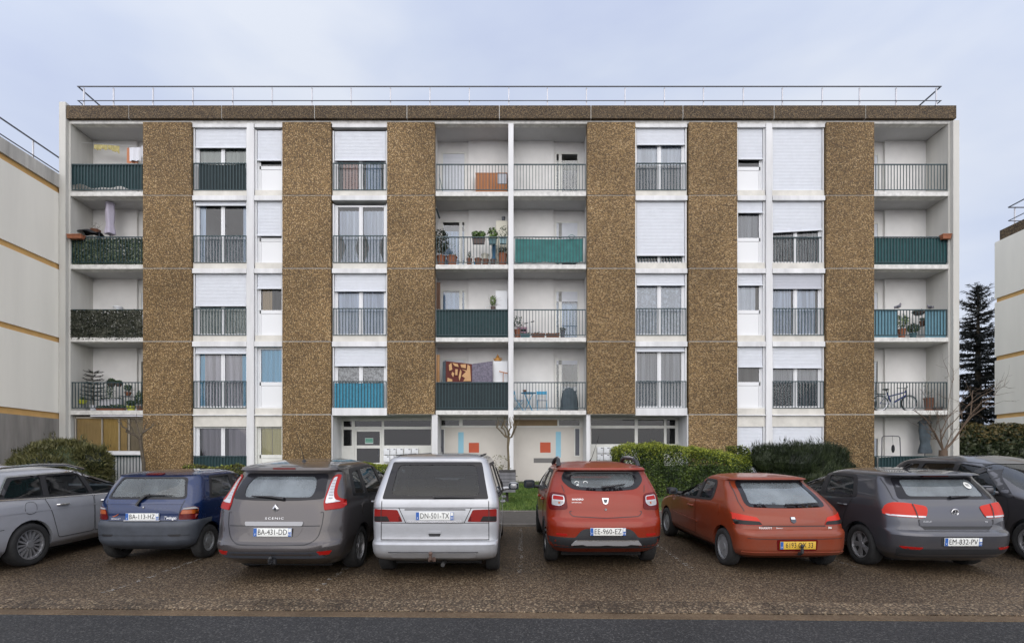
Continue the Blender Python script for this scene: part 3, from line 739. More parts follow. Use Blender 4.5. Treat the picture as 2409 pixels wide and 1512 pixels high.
m.box(G(859.8), G(877.2), YG - .006, YG - .0045, GZ(1041), GZ(1031)); m.build('notice_print', 'notice_green', d)
m = MB()
for v in (1033, 1036.2, 1038.6): m.box(G(861), G(876), YG - .008, YG - .0065, GZ(v + .5), GZ(v))
m.build('notice_print', 'notice_white', d)
# letter boxes
plain('letter_box', (.72, .74, .76), .4)
def boxes(us, vs):
    for u0, u1 in us:
        for v0, v1 in vs:
            m = MB(); m.box(G(u0) + .006, G(u1) - .006, YG - .10, YG - .01, GZ(v1) + .006, GZ(v0) - .006); o = m.build('letter_box', 'letter_box', B, bevel=.004)
            m = MB(); m.box(G(u1) - .10, G(u1) - .025, YG - .104, YG - .1005, GZ(v0) - .06, GZ(v0) - .03); m.build('name_slot', 'steel_grey', o)
boxes([(903.5, 933 - 17 + 2), (919, 933), (934, 949.5), (952, 968), (969, 985)], [(1054, 1069.5), (1071, 1086.5)])
glaze('entrance_glazing', [(1391, 1493, 986.7, 1000.5), (1391, 1493, 1007, 1044), (1500.5, 1562, 987, 1000.5), (1568, 1588.5, 987, 1000.5), (1568, 1588.5, 1007, 1044), (1500.5, 1562, 1007, VGB)], (1383, 1614, 978, VGB))
boxes([(1404, 1418.5), (1419.5, 1433.5), (1434.5, 1448.5), (1451, 1465)], [(1050.8, 1066), (1067.5, 1082.5)])
# the right-hand door stands open inwards
dr = MB(); ring(dr, 0, .95, 0, 2.1, .07, 0, .05); dr.box(.07, .88, 0, .05, 1.0, 1.09)
do = dr.build('entrance_door', 'old_frame', B); do.matrix_parent_inverse = Matrix.Translation(B.location).inverted()
do.location = (G(1561), YG + .09, .95); do.rotation_euler = (0, 0, R(97))
MB().box(.07, .88, .02, .028, .07, 2.03).build('pane', 'glass', do)
# painted wall in the middle
MB().box(G(1027), G(1384), YG, YG + .2, .6, GZ(1004.5)).build('mural_wall', 'mural_wall', B)
glaze('strip_window', [(1037, 1080, 988, 1000.5), (1088, 1196, 987, 1000.5), (1315, 1363, 987, 1000.5)], (1029, 1380, 978, 1004.3), 'glass_dark')
MB().box(G(1207), G(1311), YG - .012, YG - .001, GZ(1001), GZ(987)).build('board', 'board_brown', B)
for a, b, c, d_ in ((1034, 1044.6, 1009.6, 1064), (1353, 1363, 1008, 1071)):
    f = MB(); ring(f, G(a - 2), G(b + 2), GZ(d_ + 2), GZ(c - 2), .035, YG - .02, YG - .002); w_ = f.build('window', 'old_frame', B)
    MB().box(G(a), G(b), YG - .012, YG - .004, GZ(d_), GZ(c)).build('pane', 'steel_grey', w_)
for a, b, c, d_, mt in ((1078, 1090.7, 1016, 1077, 'mural_blue'), (1103, 1127, 1041, 1064, 'mural_orange'), (1098, 1152, 1076.5, 1088, 'mural_grey'), (1270.6, 1295.3, 1040, 1064, 'mural_orange'), (1307.5, 1319.5, 1015, 1075.5, 'mural_blue'), (1255.5, 1311, 1077, 1088, 'mural_grey')):
    MB().box(G(a), G(b), YG - .005, YG - .0005, GZ(d_), GZ(c)).build('painted_patch', mt, B)
m = MB()
for a_, b_ in ((786, 1026), (1384, 1613)):
    m.box(G(a_), G(b_), YG + 2.6, YG + 2.7, .93, zF[1] - .15); m.box(G(a_), G(b_), YG + .1, YG + 2.6, .931, .94)
    for q in (a_, b_): m.box(G(q) - .02, G(q) + .02, YG + .1, YG + 2.6, .94, zF[1] - .151)
m.build('hall_shade_lining', 'interior_shade', B)  # near-black lining added to the halls; their darkness is put into the colour
# hallway behind: stair flight hint
MB().box(G(905), G(1000), YF + 3.0, YF + 3.1, 1.5, 1.7).build('stair_rail', 'steel_grey', B)

# --- roof railing
def roof_rail(parent, xs, y, ztop, zmid, zb, sides=(), r=.022):
    m = MB()
    m.box(xs[0], xs[-1], y - .018, y + .018, ztop - .03, ztop); m.box(xs[0], xs[-1], y - .012, y + .014, zmid - .02, zmid)
    for sx, yend in sides:
        m.box(sx - .02, sx + .02, y + .025, yend, ztop - .04, ztop); m.box(sx - .014, sx + .014, y + .014, yend, zmid - .028, zmid)
    return m.build('roof_railing', 'steel_grey', parent)
yr = YF + .25
rr_ = roof_rail(B, [PX(182, yr), PX(2215, yr)], yr, PZ(203, yr), PZ(236.5, yr), 0, [(PX(184, yr), YF + 7.6), (PX(2213, yr), YF + 7.6)])
for u in (195, 265, 358, 452, 546, 639, 733, 825, 918, 1011, 1104, 1197, 1288, 1380, 1471, 1564, 1656, 1750, 1842, 1936, 2024, 2110, 2205):
    y = yr + .05; z = PZ(203, yr) - .04
    MB().box(PX(u, yr) - .02, PX(u, yr) + .02, y - .02, y + .02, FZ(262), z).build('post', 'steel_white', rr_)
for sx in (PX(184, yr), PX(2213, yr)):
    for y in (2.0, 3.8, 5.6): MB().box(sx - .02, sx + .02, YF + y - .02, YF + y + .02, FZ(262), PZ(203, yr) - .04).build('post', 'steel_white', rr_)

# ------------------------------------------------------------------ neighbouring wings
Lb = root('apartment_building', (-22, 17, .9), 'cream gable wall with orange bands adjoining the left end of the main block', 'building')
xl = FX(148) - .02
zl = lambda v: PZ(v, YF)     # heights read where it meets the block
bands = [(447, 460), (625, 638), (796, 808), (972, 986)]
zs = [(zl(b), zl(a)) for a, b in bands]
m = MB()
edges = [zl(1240)] + [v for p in zs[::-1] for v in p] + [zl(416)]
lev = [(zs[3][1], zs[2][0]), (zs[2][1], zs[1][0]), (zs[1][1], zs[0][0])]
for a, b in lev: m.box(xl - 12, xl, 13.0, YF + 6, a, b)
m.build('wall', 'side_plaster', Lb)
MB().box(xl - 12, xl, 13.0, YF + 6, .3, zs[3][0]).build('base_wall', 'base_concrete', Lb)
MB().box(xl - 12, xl + .03, 13.0, YF + 6, zs[0][1], zl(416)).build('parapet', 'coping_concrete', Lb)
for a, b in zs: MB().box(xl - 12, xl - .05, 12.98, YF + 6, a, b).build('band', 'orange_band', Lb)
m = MB(); zt = zl(371); zmid = zl(405)
m.box(xl - .12, xl - .08, 9, YF + 5, zt - .04, zt); m.box(xl - .115, xl - .085, 9, YF + 5, zmid - .03, zmid); rl = m.build('roof_railing', 'steel_grey', Lb)
for y in (16.6, 18.02 - .08, 19.3): MB().box(xl - .16, xl - .12, y - .02, y + .02, zl(416) - .05, zt - .02).build('post', 'steel_white', rl)

yR = 23.9; xr = PX(2340, yR)
Rb = root('apartment_building', (28, 18, .9), 'cream gable wall with orange bands at the right edge beyond the spruce', 'building')
zr = lambda v: PZ(v, yR)
bz = [(zr(713), zr(703)), (zr(849), zr(839)), (zr(985), zr(975))]
m = MB()
for a, b in ((.4, bz[2][0]), (bz[2][1], bz[1][0]), (bz[1][1], bz[0][0]), (bz[0][1], zr(571))): m.box(xr, xr + 14, 9, yR, a, b)
m.build('wall', 'side_plaster', Rb)
MB().box(xr + .14, xr + 14, 9, yR - .1, zr(571), zr(545)).build('parapet', 'pebbledash_grey', Rb)
for a, b in bz: MB().box(xr + .05, xr + 14, 9, yR - .05, a, b).build('band', 'orange_band', Rb)
xx = PX(2372, yR); m = MB()
m.box(xx - .02, xx + .02, 9, yR, zr(487) - .04, zr(487)); m.box(xx + .02, xx + 12, yR - .02, yR + .02, zr(487) - .04, zr(487)); m.box(xx - .015, xx + .015, 9, yR, zr(519) - .03, zr(519)); m.box(xx + .02, xx + 12, yR - .015, yR + .015, zr(519) - .03, zr(519)); rl = m.build('roof_railing', 'steel_grey', Rb)
for x, y in ((xx + .35, yR), (xx, yR - 1.6), (xx, yR - 3.2)): MB().box(x - .02, x + .02, y + .03, y + .07, zr(548), zr(487) - .03).build('post', 'steel_white', rl)
# ------------------------------------------------------------------ cars
def paint(name, col, metal=.35, rough=.32, coat=1., dirt=.25, dirtcol=(.10, .09, .075)):
    m, nt, b = newmat(name); v = coords(nt)
    n = N(nt, 'ShaderNodeTexNoise', Scale=3.2, Detail=7., Roughness=.65); nt.links.new(v, n.inputs['Vector'])
    s = N(nt, 'ShaderNodeSeparateXYZ'); nt.links.new(v, s.inputs[0])
    lo = N(nt, 'ShaderNodeMapRange'); lo.inputs['From Min'].default_value = .75; lo.inputs['From Max'].default_value = .25; nt.links.new(s.outputs['Z'], lo.inputs['Value'])   # road dirt gathers low down
    ad = N(nt, 'ShaderNodeMath', operation='MULTIPLY_ADD'); nt.links.new(lo.outputs[0], ad.inputs[0]); ad.inputs[1].default_value = .35; nt.links.new(n.outputs['Fac'], ad.inputs[2])
    r = ramp(nt, [(.48, (0, 0, 0)), (.95, (dirt * 2,) * 3)]); nt.links.new(ad.outputs[0], r.inputs[0])
    mg = N(nt, 'ShaderNodeMix', data_type='RGBA'); nt.links.new(r.outputs[0], mg.inputs[0]); mg.inputs[6].default_value = (*col, 1); mg.inputs[7].default_value = (*dirtcol, 1)
    nt.links.new(mg.outputs[2], b.inputs['Base Color'])
    rr = N(nt, 'ShaderNodeMapRange'); rr.inputs['To Min'].default_value = rough * .8; rr.inputs['To Max'].default_value = rough * 1.6; nt.links.new(n.outputs['Fac'], rr.inputs['Value']); nt.links.new(rr.outputs[0], b.inputs['Roughness'])
    b.inputs['Metallic'].default_value = metal; b.inputs['Coat Weight'].default_value = coat; b.inputs['Coat Roughness'].default_value = .04; b.inputs['Coat IOR'].default_value = 1.45; b.inputs['Specular IOR Level'].default_value = .25
    return m
paint('paint_silver', (.40, .41, .43), .45, .30, dirt=.16); paint('paint_estate', (.44, .45, .48), .3, .30, dirt=.10)
paint('paint_navy', (.004, .017, .072), .2, .22, dirt=.12, dirtcol=(.05, .05, .06)); paint('paint_greybrown', (.060, .053, .054), .5, .26, dirt=.12)
paint('paint_orange', (.215, .018, .004), .1, .26, .5, dirt=.08); paint('paint_rust', (.20, .033, .010), .1, .3, .5, dirt=.14)
paint('paint_grey', (.066, .067, .078), .5, .28, dirt=.12); paint('paint_darkgrey', (.066, .063, .068), .5, .28, dirt=.14)
plain('bumper_grey', (.045, .052, .065), .55, var=.25, scale=6); plain('trim_black', (.012, .012, .014), .5); plain('cladding', (.022, .023, .026), .6, var=.2, scale=8)
plain('rubber', (.018, .018, .018), .85, var=.4, scale=12); plain('alloy', (.36, .36, .37), .35, metal=.6); plain('hubcap', (.28, .29, .30), .4, metal=.4); plain('chrome', (.75, .76, .78), .15, metal=.95)
plain('dark_metal', (.03, .03, .03), .5); plain('seat_cloth', (.05, .053, .06), .9); plain('underbody', (.012, .012, .012), .9)
plain('lamp_red', (.30, .008, .006), .3, spec=.25); plain('lamp_bright', (.46, .022, .009), .3, spec=.25); plain('lamp_red_dark', (.10, .004, .004), .25, spec=.25); plain('lamp_amber', (.36, .075, .012), .2, coat=.3); plain('lamp_smoke', (.016, .014, .014), .3, spec=.2); plain('lamp_clear', (.46, .46, .48), .12, metal=.3, coat=1.)
plain('plate_white', (.72, .73, .70), .4); plain('plate_yellow', (.60, .38, .045), .45, var=.1, scale=20); plain('plate_blue', (.02, .10, .36), .45); plain('ink', (.012, .012, .014), .5); plain('badge_chrome', (.55, .55, .56), .25, metal=.8); plain('badge_dark', (.03, .035, .05), .25)
plain('tow_ball', (.10, .06, .045), .6, var=.4, scale=20); plain('plastic_silver', (.33, .33, .34), .45)
glassmat('car_glass', (.62, .68, .68), 1, 1.45, haze=.04, hazecol=(.30, .33, .35)); glassmat('car_glass_clear', (.93, .97, .97), 1, 1.5, haze=.20, hazecol=(.45, .52, .54))
glassmat('car_glass_dark', (.30, .33, .34), 1, 1.4, haze=.02, hazecol=(.2, .23, .26)); glassmat('car_glass_dusty', (.60, .65, .67), 1, 1.55, haze=.42, hazecol=(.34, .39, .42))
plain('frit', (.014, .014, .017), .12, spec=.25)

def pchip(x, Y, xs):
    x = np.asarray(x, float); Y = np.asarray(Y, float); h = np.diff(x); d = np.diff(Y, axis=0) / h[:, None]
    m = np.zeros_like(Y); n = len(x)
    for k in range(1, n - 1):
        w1, w2 = 2 * h[k] + h[k - 1], h[k] + 2 * h[k - 1]
        ok = d[k - 1] * d[k] > 0
        m[k][ok] = (w1 + w2) / (w1 / d[k - 1][ok] + w2 / d[k][ok])
    m[0] = d[0]; m[-1] = d[-1]
    out = np.zeros((len(xs), Y.shape[1]))
    for i, q in enumerate(xs):
        k = min(max(np.searchsorted(x, q) - 1, 0), n - 2); t = (q - x[k]) / h[k]
        out[i] = (2 * t**3 - 3 * t**2 + 1) * Y[k] + (t**3 - 2 * t**2 + t) * h[k] * m[k] + (-2 * t**3 + 3 * t**2) * Y[k + 1] + (t**3 - t**2) * h[k] * m[k + 1]
    return out
def inside(p, poly):
    x, y = p; c = False; n = len(poly); j = n - 1
    for i in range(n):
        xi, yi = poly[i]; xj, yj = poly[j]
        if (yi > y) != (yj > y) and x < (xj - xi) * (y - yi) / (yj - yi + 1e-15) + xi: c = not c
        j = i
    return c
def rounded(poly, r=.05, n=4):
    out = []; k = len(poly)
    for i in range(k):
        p0, p, p1 = Vector(poly[i - 1][:2]), Vector(poly[i][:2]), Vector(poly[(i + 1) % k][:2])
        rad = poly[i][2] if len(poly[i]) > 2 else r
        a, b = p0 - p, p1 - p; ra = min(rad, a.length * .48, b.length * .48)
        if ra < 1e-4: out.append(tuple(p)); continue
        A, Bq = p + a.normalized() * ra, p + b.normalized() * ra
        for j in range(n + 1):
            t = j / n; q = A * (1 - t) ** 2 + p * 2 * t * (1 - t) + Bq * t * t; out.append((q.x, q.y))
    return out
def densify(poly, d=.05):
    out = []
    for i, p in enumerate(poly):
        q = poly[(i + 1) % len(poly)]; L_ = math.hypot(q[0] - p[0], q[1] - p[1]); k = max(1, int(math.ceil(L_ / d)))
        out += [(p[0] + (q[0] - p[0]) * j / k, p[1] + (q[1] - p[1]) * j / k) for j in range(k)]
    return out
def inset(poly, d):
    n = len(poly); a = sum(poly[i][0] * poly[(i + 1) % n][1] - poly[(i + 1) % n][0] * poly[i][1] for i in range(n)); s = 1 if a > 0 else -1
    out = []
    for i in range(n):
        p0, p, p1 = poly[i - 1], poly[i], poly[(i + 1) % n]
        e0 = Vector((p[0] - p0[0], p[1] - p0[1])); e1 = Vector((p1[0] - p[0], p1[1] - p[1]))
        if e0.length < 1e-9 or e1.length < 1e-9: out.append(p); continue
        e0.normalize(); e1.normalize(); nn = Vector((-(e0.y + e1.y), e0.x + e1.x)); 
        if nn.length < 1e-6: out.append(p); continue
        nn.normalize(); out.append((p[0] + s * nn.x * d, p[1] + s * nn.y * d))
    return out
def mirror(poly): return [(-p[0],) + tuple(p[1:]) for p in poly][::-1]

class Car:
    def __init__(s, name, label, X, Y, levels, L_, Hn, paintm, yaw=0., ym=None, kr=.035, kf=.10, pitch=.04, floor=.34):
        s.p = paintm; s.L = L_; s.wrap = 1.6
        z0 = gz(Y) if Y < 11.6 else .165
        s.e = empty(name, (X, Y, z0), R(yaw), label, 'car', 'cars parked in the bays', rx=math.atan(pitch) if abs(yaw) < 90 else -math.atan(pitch))
        s.lev = levels; s.ym = ym or L_ * .48; s.kr, s.kf = kr, kf; s.cut = {'w': MB(), 's': MB(), 'r': MB()}; s.floor = floor
        s.outer = s.hull(0)
        bm = s.tomesh(s.outer); s.bvh = BVHTree.FromPolygons([Vector(v) for v in s.outer[0]], s.outer[1])
        bpy.data.meshes.remove(bm)
    def hull(s, ins):
        lv = s.lev; zs = [l[0] for l in lv]; Y = [list(l[1:6]) for l in lv]
        z0, z1 = zs[0], zs[-1]
        if ins: z0, z1 = s.floor, zs[-1] - .035
        q = sorted(set([z for z in zs if z0 <= z <= z1] + list(np.linspace(z0, z1, 44)))); q2 = [q[0]]
        for z in q[1:]:
            if z - q2[-1] > .006: q2.append(z)
        if ins: q2 = q2[::2] + ([q2[-1]] if q2[::2][-1] != q2[-1] else [])
        pr = pchip(zs, Y, q2); V = []; n = None
        for z, (yr, yf, w, rx, ry) in zip(q2, pr):
            if ins: yr, yf, w = yr + .05, yf - .05 - .04, w - .05
            rx = min(rx, w * .98); fx = min(.62 * w, w * .98); fy = min(.42, (yf - yr) * .3); ry = min(ry, (yf - yr) * .4)
            right = []
            for j in range(7): right.append(((w - rx) * j / 7, yr))
            for j in range(9):
                t = math.pi / 2 * j / 9; right.append((w - rx + rx * math.sin(t), yr + ry - ry * math.cos(t)))
            for j in range(30): right.append((w, yr + ry + (yf - fy - yr - ry) * j / 30))
            for j in range(9):
                t = math.pi / 2 * j / 9; right.append((w - fx + fx * math.cos(t), yf - fy + fy * math.sin(t)))
            for j in range(8): right.append(((w - fx) * (1 - j / 7), yf + .0))
            out = []
            for x, y in right:
                u = max(0, (s.ym - y) / s.ym); v = max(0, (y - s.ym) / (s.L - s.ym)); x2 = x * (1 - s.kr * u * u - s.kf * v * v)
                out.append((x2, y + .02 * (x / max(w, .1)) ** 2 * (1 if y < s.ym else -1), z))
            ringp = out + [(-x, y, z) for x, y, z in out[1:-1][::-1]]
            n = len(ringp); V += ringp
        k = len(q2); F = [(i * n + j, i * n + (j + 1) % n, (i + 1) * n + (j + 1) % n, (i + 1) * n + j) for i in range(k - 1) for j in range(n)]
        F += [tuple(range(n - 1, -1, -1)), tuple(range((k - 1) * n, k * n))]
        if ins: F = [f[::-1] for f in F]
        return V, F
    def tomesh(s, vf):
        me = bpy.data.meshes.new('m'); me.from_pydata(vf[0], [], vf[1]); return me
    def hit(s, a, b, view, side=1):
        if view == 'rear': o, d = Vector((a, -3, b)), Vector((0, 1, 0))
        elif view == 'front': o, d = Vector((a, s.L + 3, b)), Vector((0, -1, 0))
        elif view == 'side': o, d = Vector((3 * side, a, b)), Vector((-side, 0, 0))
        else: o, d = Vector((a, b, 4)), Vector((0, 0, -1))
        h = s.bvh.ray_cast(o, d)
        if view == 'rear' and (h[0] is None or (abs(h[1].x) > .93 and h[0].y > .16)):      # outlines drawn past the corner wrap only a little way along the side
            q = a
            for _ in range(40):
                q *= .985; h = s.bvh.ray_cast(Vector((q, -3, b)), d)
                if h[0] is not None and abs(h[1].x) <= .93: break
        if h[0] is None:
            q = {'rear': Vector((a, .2, b)), 'front': Vector((a, s.L, b)), 'side': Vector((side * .9, a, b)), 'top': Vector((a, b, 1.5))}[view]
            h = s.bvh.find_nearest(q)
        nn = h[1]
        if nn.dot(d) > 0: nn = -nn
        return h[0], nn
    def patch(s, name, poly, mat, view='rear', side=1, off=.004, holes=(), parent=None, r=.03, skirt=.012, g=.07, raw=False):
        P = poly if raw else rounded(poly, r)
        P = densify(P, g); loops = [P] + [densify(h, g) for h in holes]
        pts = [Vector(p) for lp in loops for p in lp]; ed = []; o = 0
        for lp in loops: ed += [(o + i, o + (i + 1) % len(lp)) for i in range(len(lp))]; o += len(lp)
        xs = [p[0] for p in P]; ys = [p[1] for p in P]
        for i in range(1, int((max(xs) - min(xs)) / g) + 1):
            for j in range(1, int((max(ys) - min(ys)) / g) + 1):
                q = (min(xs) + i * g + .003 * (j % 2), min(ys) + j * g)
                if inside(q, inset(P, g * .35)) and not any(inside(q, inset(h, -g * .35)) for h in loops[1:]): pts.append(Vector(q))
        v2, e2, f2 = delaunay_2d_cdt(pts, ed, [], 0, 1e-6)[:3]
        F = []
        for f in f2:
            c = sum((v2[i] for i in f), Vector((0, 0))) / len(f)
            if inside(c, P) and not any(inside(c, h) for h in loops[1:]): F.append(tuple(f))
        H = [s.hit(v.x, v.y, view, side) for v in v2]
        V = [h[0] + h[1] * off for h in H]
        # orient faces outwards and add a skirt down to the body
        out = []
        for f in F:
            n = (V[f[1]] - V[f[0]]).cross(V[f[2]] - V[f[0]]); out.append(f if n.dot(H[f[0]][1]) > 0 else f[::-1])
        if skirt:
            cnt = {}
            for f in out:
                for a, b in zip(f, f[1:] + f[:1]): cnt[(a, b)] = 1
            bd = [e for e in cnt if (e[1], e[0]) not in cnt]; mp_ = {}
            for a, b in bd:
                for k in (a, b):
                    if k not in mp_: mp_[k] = len(V); V.append(H[k][0] + H[k][1] * (off - skirt))
            out += [(b, a, mp_[a], mp_[b]) for a, b in bd]
        m = MB(); m.add(V, out)
        return m.build(name, mat, parent or s.e, smooth=True, ang=50)
    def strip(s, name, pts, mat='trim_black', view='rear', side=1, wd=.010, off=.003, parent=None, closed=False):
        pts = [Vector(p) for p in pts]; D = []
        for a, b in zip(pts, pts[1:] + (pts[:1] if closed else [])):
            k = max(1, int((b - a).length / .04)); D += [a.lerp(b, j / k) for j in range(k)]
        if not closed: D.append(pts[-1])
        V, F = [], []; n = len(D)
        for i, p in enumerate(D):
            d = (D[(i + 1) % n] if closed or i < n - 1 else p) - (D[i - 1] if closed or i > 0 else p)
            if d.length < 1e-9: d = Vector((1, 0))
            d.normalize(); t = Vector((-d.y, d.x)) * wd / 2
            for q in (p + t, p - t):
                h, nn = s.hit(q.x, q.y, view, side); V.append(h + nn * off)
        for i in range(n if closed else n - 1): j = (i + 1) % n; F.append((2 * i, 2 * i + 1, 2 * j + 1, 2 * j))
        return MB().add(V, F).build(name, mat, parent or s.e, smooth=True)
    def text(s, body, x, z, size, mat, parent=None, name='lettering', shear=0, bold=.0, spacing=1., wide=1.):
        me = text_mesh(body, size, 0, shear, bold, spacing)
        for v in me.vertices:
            a, b = x + v.co.x * wide, z + v.co.y; h, nn = s.hit(a, b, 'rear'); v.co = h + nn * .006
        return link(name, me, mat, parent or s.e)
    # ---- openings
    def side_glass(s, wins, dlo, mat='car_glass', sides=(1, -1), r=.05):
        W_ = [rounded(w, r) for w in wins]
        for w in W_: s.cut['s'].prismx(w, .3, 1.6); s.cut['s'].prismx(w, -1.6, -.3)
        for sd in sides:
            for w in W_: s.patch('side_window', inset(w, -.006), mat, 'side', sd, off=-.008, raw=True, skirt=0)
            s.patch('window_trim', dlo, 'trim_black', 'side', sd, off=.004, holes=[inset(w, .006) for w in W_], r=.06, g=.06)
    def rear_glass(s, outer, clear, depth, mat='car_glass_clear', r=.07, rc=.08):
        o = rounded(outer, r); c = rounded(clear, rc)
        s.cut['r'].prism(c, -.6, depth)
        s.patch('rear_window', inset(c, -.006), mat, 'rear', off=-.006, raw=True, skirt=0)
        s.patch('window_frit', o, 'frit', 'rear', off=.003, holes=[inset(c, .004)], raw=True, g=.06)
    def windscreen(s, poly, y_in, mat='car_glass', r=.08):
        p = rounded(poly, r); s.cut['r'].prism(p, y_in, s.L + .5)
        s.patch('windscreen', inset(p, -.008), mat, 'front', off=-.008, raw=True, skirt=0)
    def wheels(s, ra, fa, tr, rad, tw, rim, style, n=10, rimmat='alloy'):
        s.rad = rad
        for ya in (ra, fa):
            for sd in (1, -1):
                xo = sd * (tr + tw / 2)
                s.cut['w'].lathe([(rad + .045, -.30), (rad + .045, .16)] if sd > 0 else [(rad + .045, -.16), (rad + .045, .30)], (xo, ya, rad), 28, 'x')
                t = MB(); h = tw / 2; R0 = rad - .004
                t.lathe([(rim, -h * .92), (rim + .03, -h), (R0 - .035, -h * 1.0), (R0 - .008, -h * .86), (R0, -h * .55), (R0, h * .55), (R0 - .008, h * .86), (R0 - .035, h), (rim + .03, h), (rim, h * .92)], (sd * tr, ya, rad), 36, 'x', cap=False)
                w = t.build('wheel', 'rubber', s.e, smooth=True, ang=60)
                m = MB(); xf = sd * (tr + h * .80); c = (0, ya, rad)
                dk = MB().lathe([(.02, 0), (rim - .01, 0), (rim - .01, .01), (.02, .01)], (sd * (tr + h * .25), ya, rad), 28, 'x').build('brake_disc', 'dark_metal', w)
                m.lathe([(rim - .022, 0), (rim + .004, 0), (rim + .004, -sd * .05), (rim - .03, -sd * .05), (rim - .022, 0)], (xf, ya, rad), 32, 'x', cap=False)
                m.lathe([(.0, 0), (.055, 0), (.06, -sd * .03), (0, -sd * .03)], (xf - sd * .004, ya, rad), 14, 'x', cap=False)
                for k in range(n):
                    a = 2 * math.pi * k / n + .2
                    if style == 'cap':
                        w0, w1 = .045, rim * math.pi / n * .60
                    elif style == 'twin':
                        w0, w1 = .018, .016
                    else: w0, w1 = (.010, .017) if n > 10 else (.022, .028)
                    ca, sa = math.cos(a), math.sin(a); q = []
                    off = (.035 if k % 2 else -.035) if style == 'twin' else 0
                    for (rr_, ww, dx) in ((.03, w0, -.012), (rim - .015, w1, -.018)):
                        for sg in (1, -1):
                            yy = rr_ * ca - (sg * ww + off * (rr_ / rim)) * sa; zz = rr_ * sa + (sg * ww + off * (rr_ / rim)) * ca
                            q.append((xf + sd * dx, ya + yy, rad + zz)); q.append((xf + sd * (dx - .03), ya + yy, rad + zz))
                    m.add(q, [(0, 2, 6, 4), (1, 5, 7, 3), (0, 4, 5, 1), (2, 3, 7, 6)])
                if style == 'cap': m.lathe([(.0, 0), (rim * .42, 0), (rim * .5, -sd * .02), (0, -sd * .02)], (xf - sd * .014, ya, rad), 24, 'x', cap=False)
                m.build('rim', rimmat, w, smooth=True, ang=35)
    def plate(s, x, z, txt, yellow=False, region='33', w=.52, h=.11, tilt=8, off=.012):
        hp, nn = s.hit(x, z, 'rear'); m = MB(); m.box(-w / 2, w / 2, -.008, .004, -h / 2, h / 2)
        o = m.build('license_plate', 'plate_yellow' if yellow else 'plate_white', s.e, bevel=.002); o.location = hp + Vector((0, -off, 0)); o.rotation_euler = (R(-tilt) * 0 - math.asin(max(-1, min(1, nn.z))) * .6, 0, 0)
        MB().box(-w / 2 + .002, -w / 2 + .046, -.010, -.0085, -h / 2 + .002, h / 2 - .002).build('blue_band', 'plate_blue', o)
        if not yellow:
            MB().box(w / 2 - .046, w / 2 - .002, -.010, -.0085, -h / 2 + .002, h / 2 - .002).build('blue_band', 'plate_blue', o)
            MB().box(w / 2 - .042, w / 2 - .006, -.0112, -.0102, .004, h / 2 - .006).build('region_emblem', 'plate_white', o)
            me = text_mesh(region, .042, .0005); me.transform(Matrix.Translation((w / 2 - .024, -.0112, -.026)) @ Matrix.Rotation(R(90), 4, 'X')); link('lettering', me, 'plate_white', o)
        me = text_mesh('F', .034, .0005); me.transform(Matrix.Translation((-w / 2 + .024, -.0112, -.03)) @ Matrix.Rotation(R(90), 4, 'X')); link('lettering', me, 'plate_white', o)
        me = text_mesh(txt, .105, .0005, bold=.0, spacing=1.04); 
        xs = [v.co.x for v in me.vertices]; k = (w - .125) / (max(xs) - min(xs)); c = (max(xs) + min(xs)) / 2
        for v in me.vertices: v.co.x = (v.co.x - c) * k
        me.transform(Matrix.Translation((.0 if not yellow else .02, -.0095, 0)) @ Matrix.Rotation(R(90), 4, 'X')); link('lettering', me, 'ink', o)
        return o
    def wiper(s, pts, w0=.030, w1=.014, parent=None, lift=.022):
        m = MB(); P = []
        for x, z in pts:
            h, nn = s.hit(x, z, 'rear'); P.append(h + nn * lift)
        rs = [w0 / 2 + (w1 / 2 - w0 / 2) * i / (len(P) - 1) for i in range(len(P))]
        m.tube(P, rs, 6); return m.build('wiper', 'trim_black', parent or s.e, smooth=True)
    def mirror(s, y, z, side, mat=None, w=.20, h=.15, out=.12, flip=1):
        hp, nn = s.hit(y, z, 'side', side); m = MB(); c = hp + Vector((side * (out + w / 2 - .02), .0, .04))
        def fn(u, v):
            a = 2 * math.pi * u; b = math.pi * v - math.pi / 2
            f = lambda q, e: math.copysign(abs(q) ** e, q)
            return (c.x + w / 2 * f(math.cos(b), .5) * f(math.cos(a), .5), c.y + .075 * f(math.sin(b), .8), c.z + h / 2 * f(math.cos(b), .5) * f(math.sin(a), .5))
        m.grid(fn, 20, 10); m.tube([hp + Vector((-side * .03, 0, -.02)), hp + Vector((side * out * .5, 0, 0)), c + Vector((-side * w * .25, 0, -h * .3))], [.045, .035, .03], 8)
        o = m.build('wing_mirror', mat or s.p, s.e, smooth=True, ang=60)
        g = MB(); g.prism([(c.x - w * .42, c.z - h * .40), (c.x + w * .42, c.z - h * .40), (c.x + w * .44, c.z + h * .38), (c.x - w * .42, c.z + h * .40)], c.y - flip * .066, c.y - flip * .070); g.build('mirror_glass', 'mirror_face', o)
        return o
    def handle(s, y, z, side, mat=None, parent=None):
        hp, nn = s.hit(y, z, 'side', side); m = MB(); x = hp.x + side * .03
        m.tube([(hp.x, y - .10, z), (x, y - .085, z), (x + side * .004, y, z), (x, y + .085, z), (hp.x, y + .10, z)], [.014, .016, .017, .016, .014], 8)
        return m.build('door_handle', mat or s.p, parent or s.e, smooth=True)
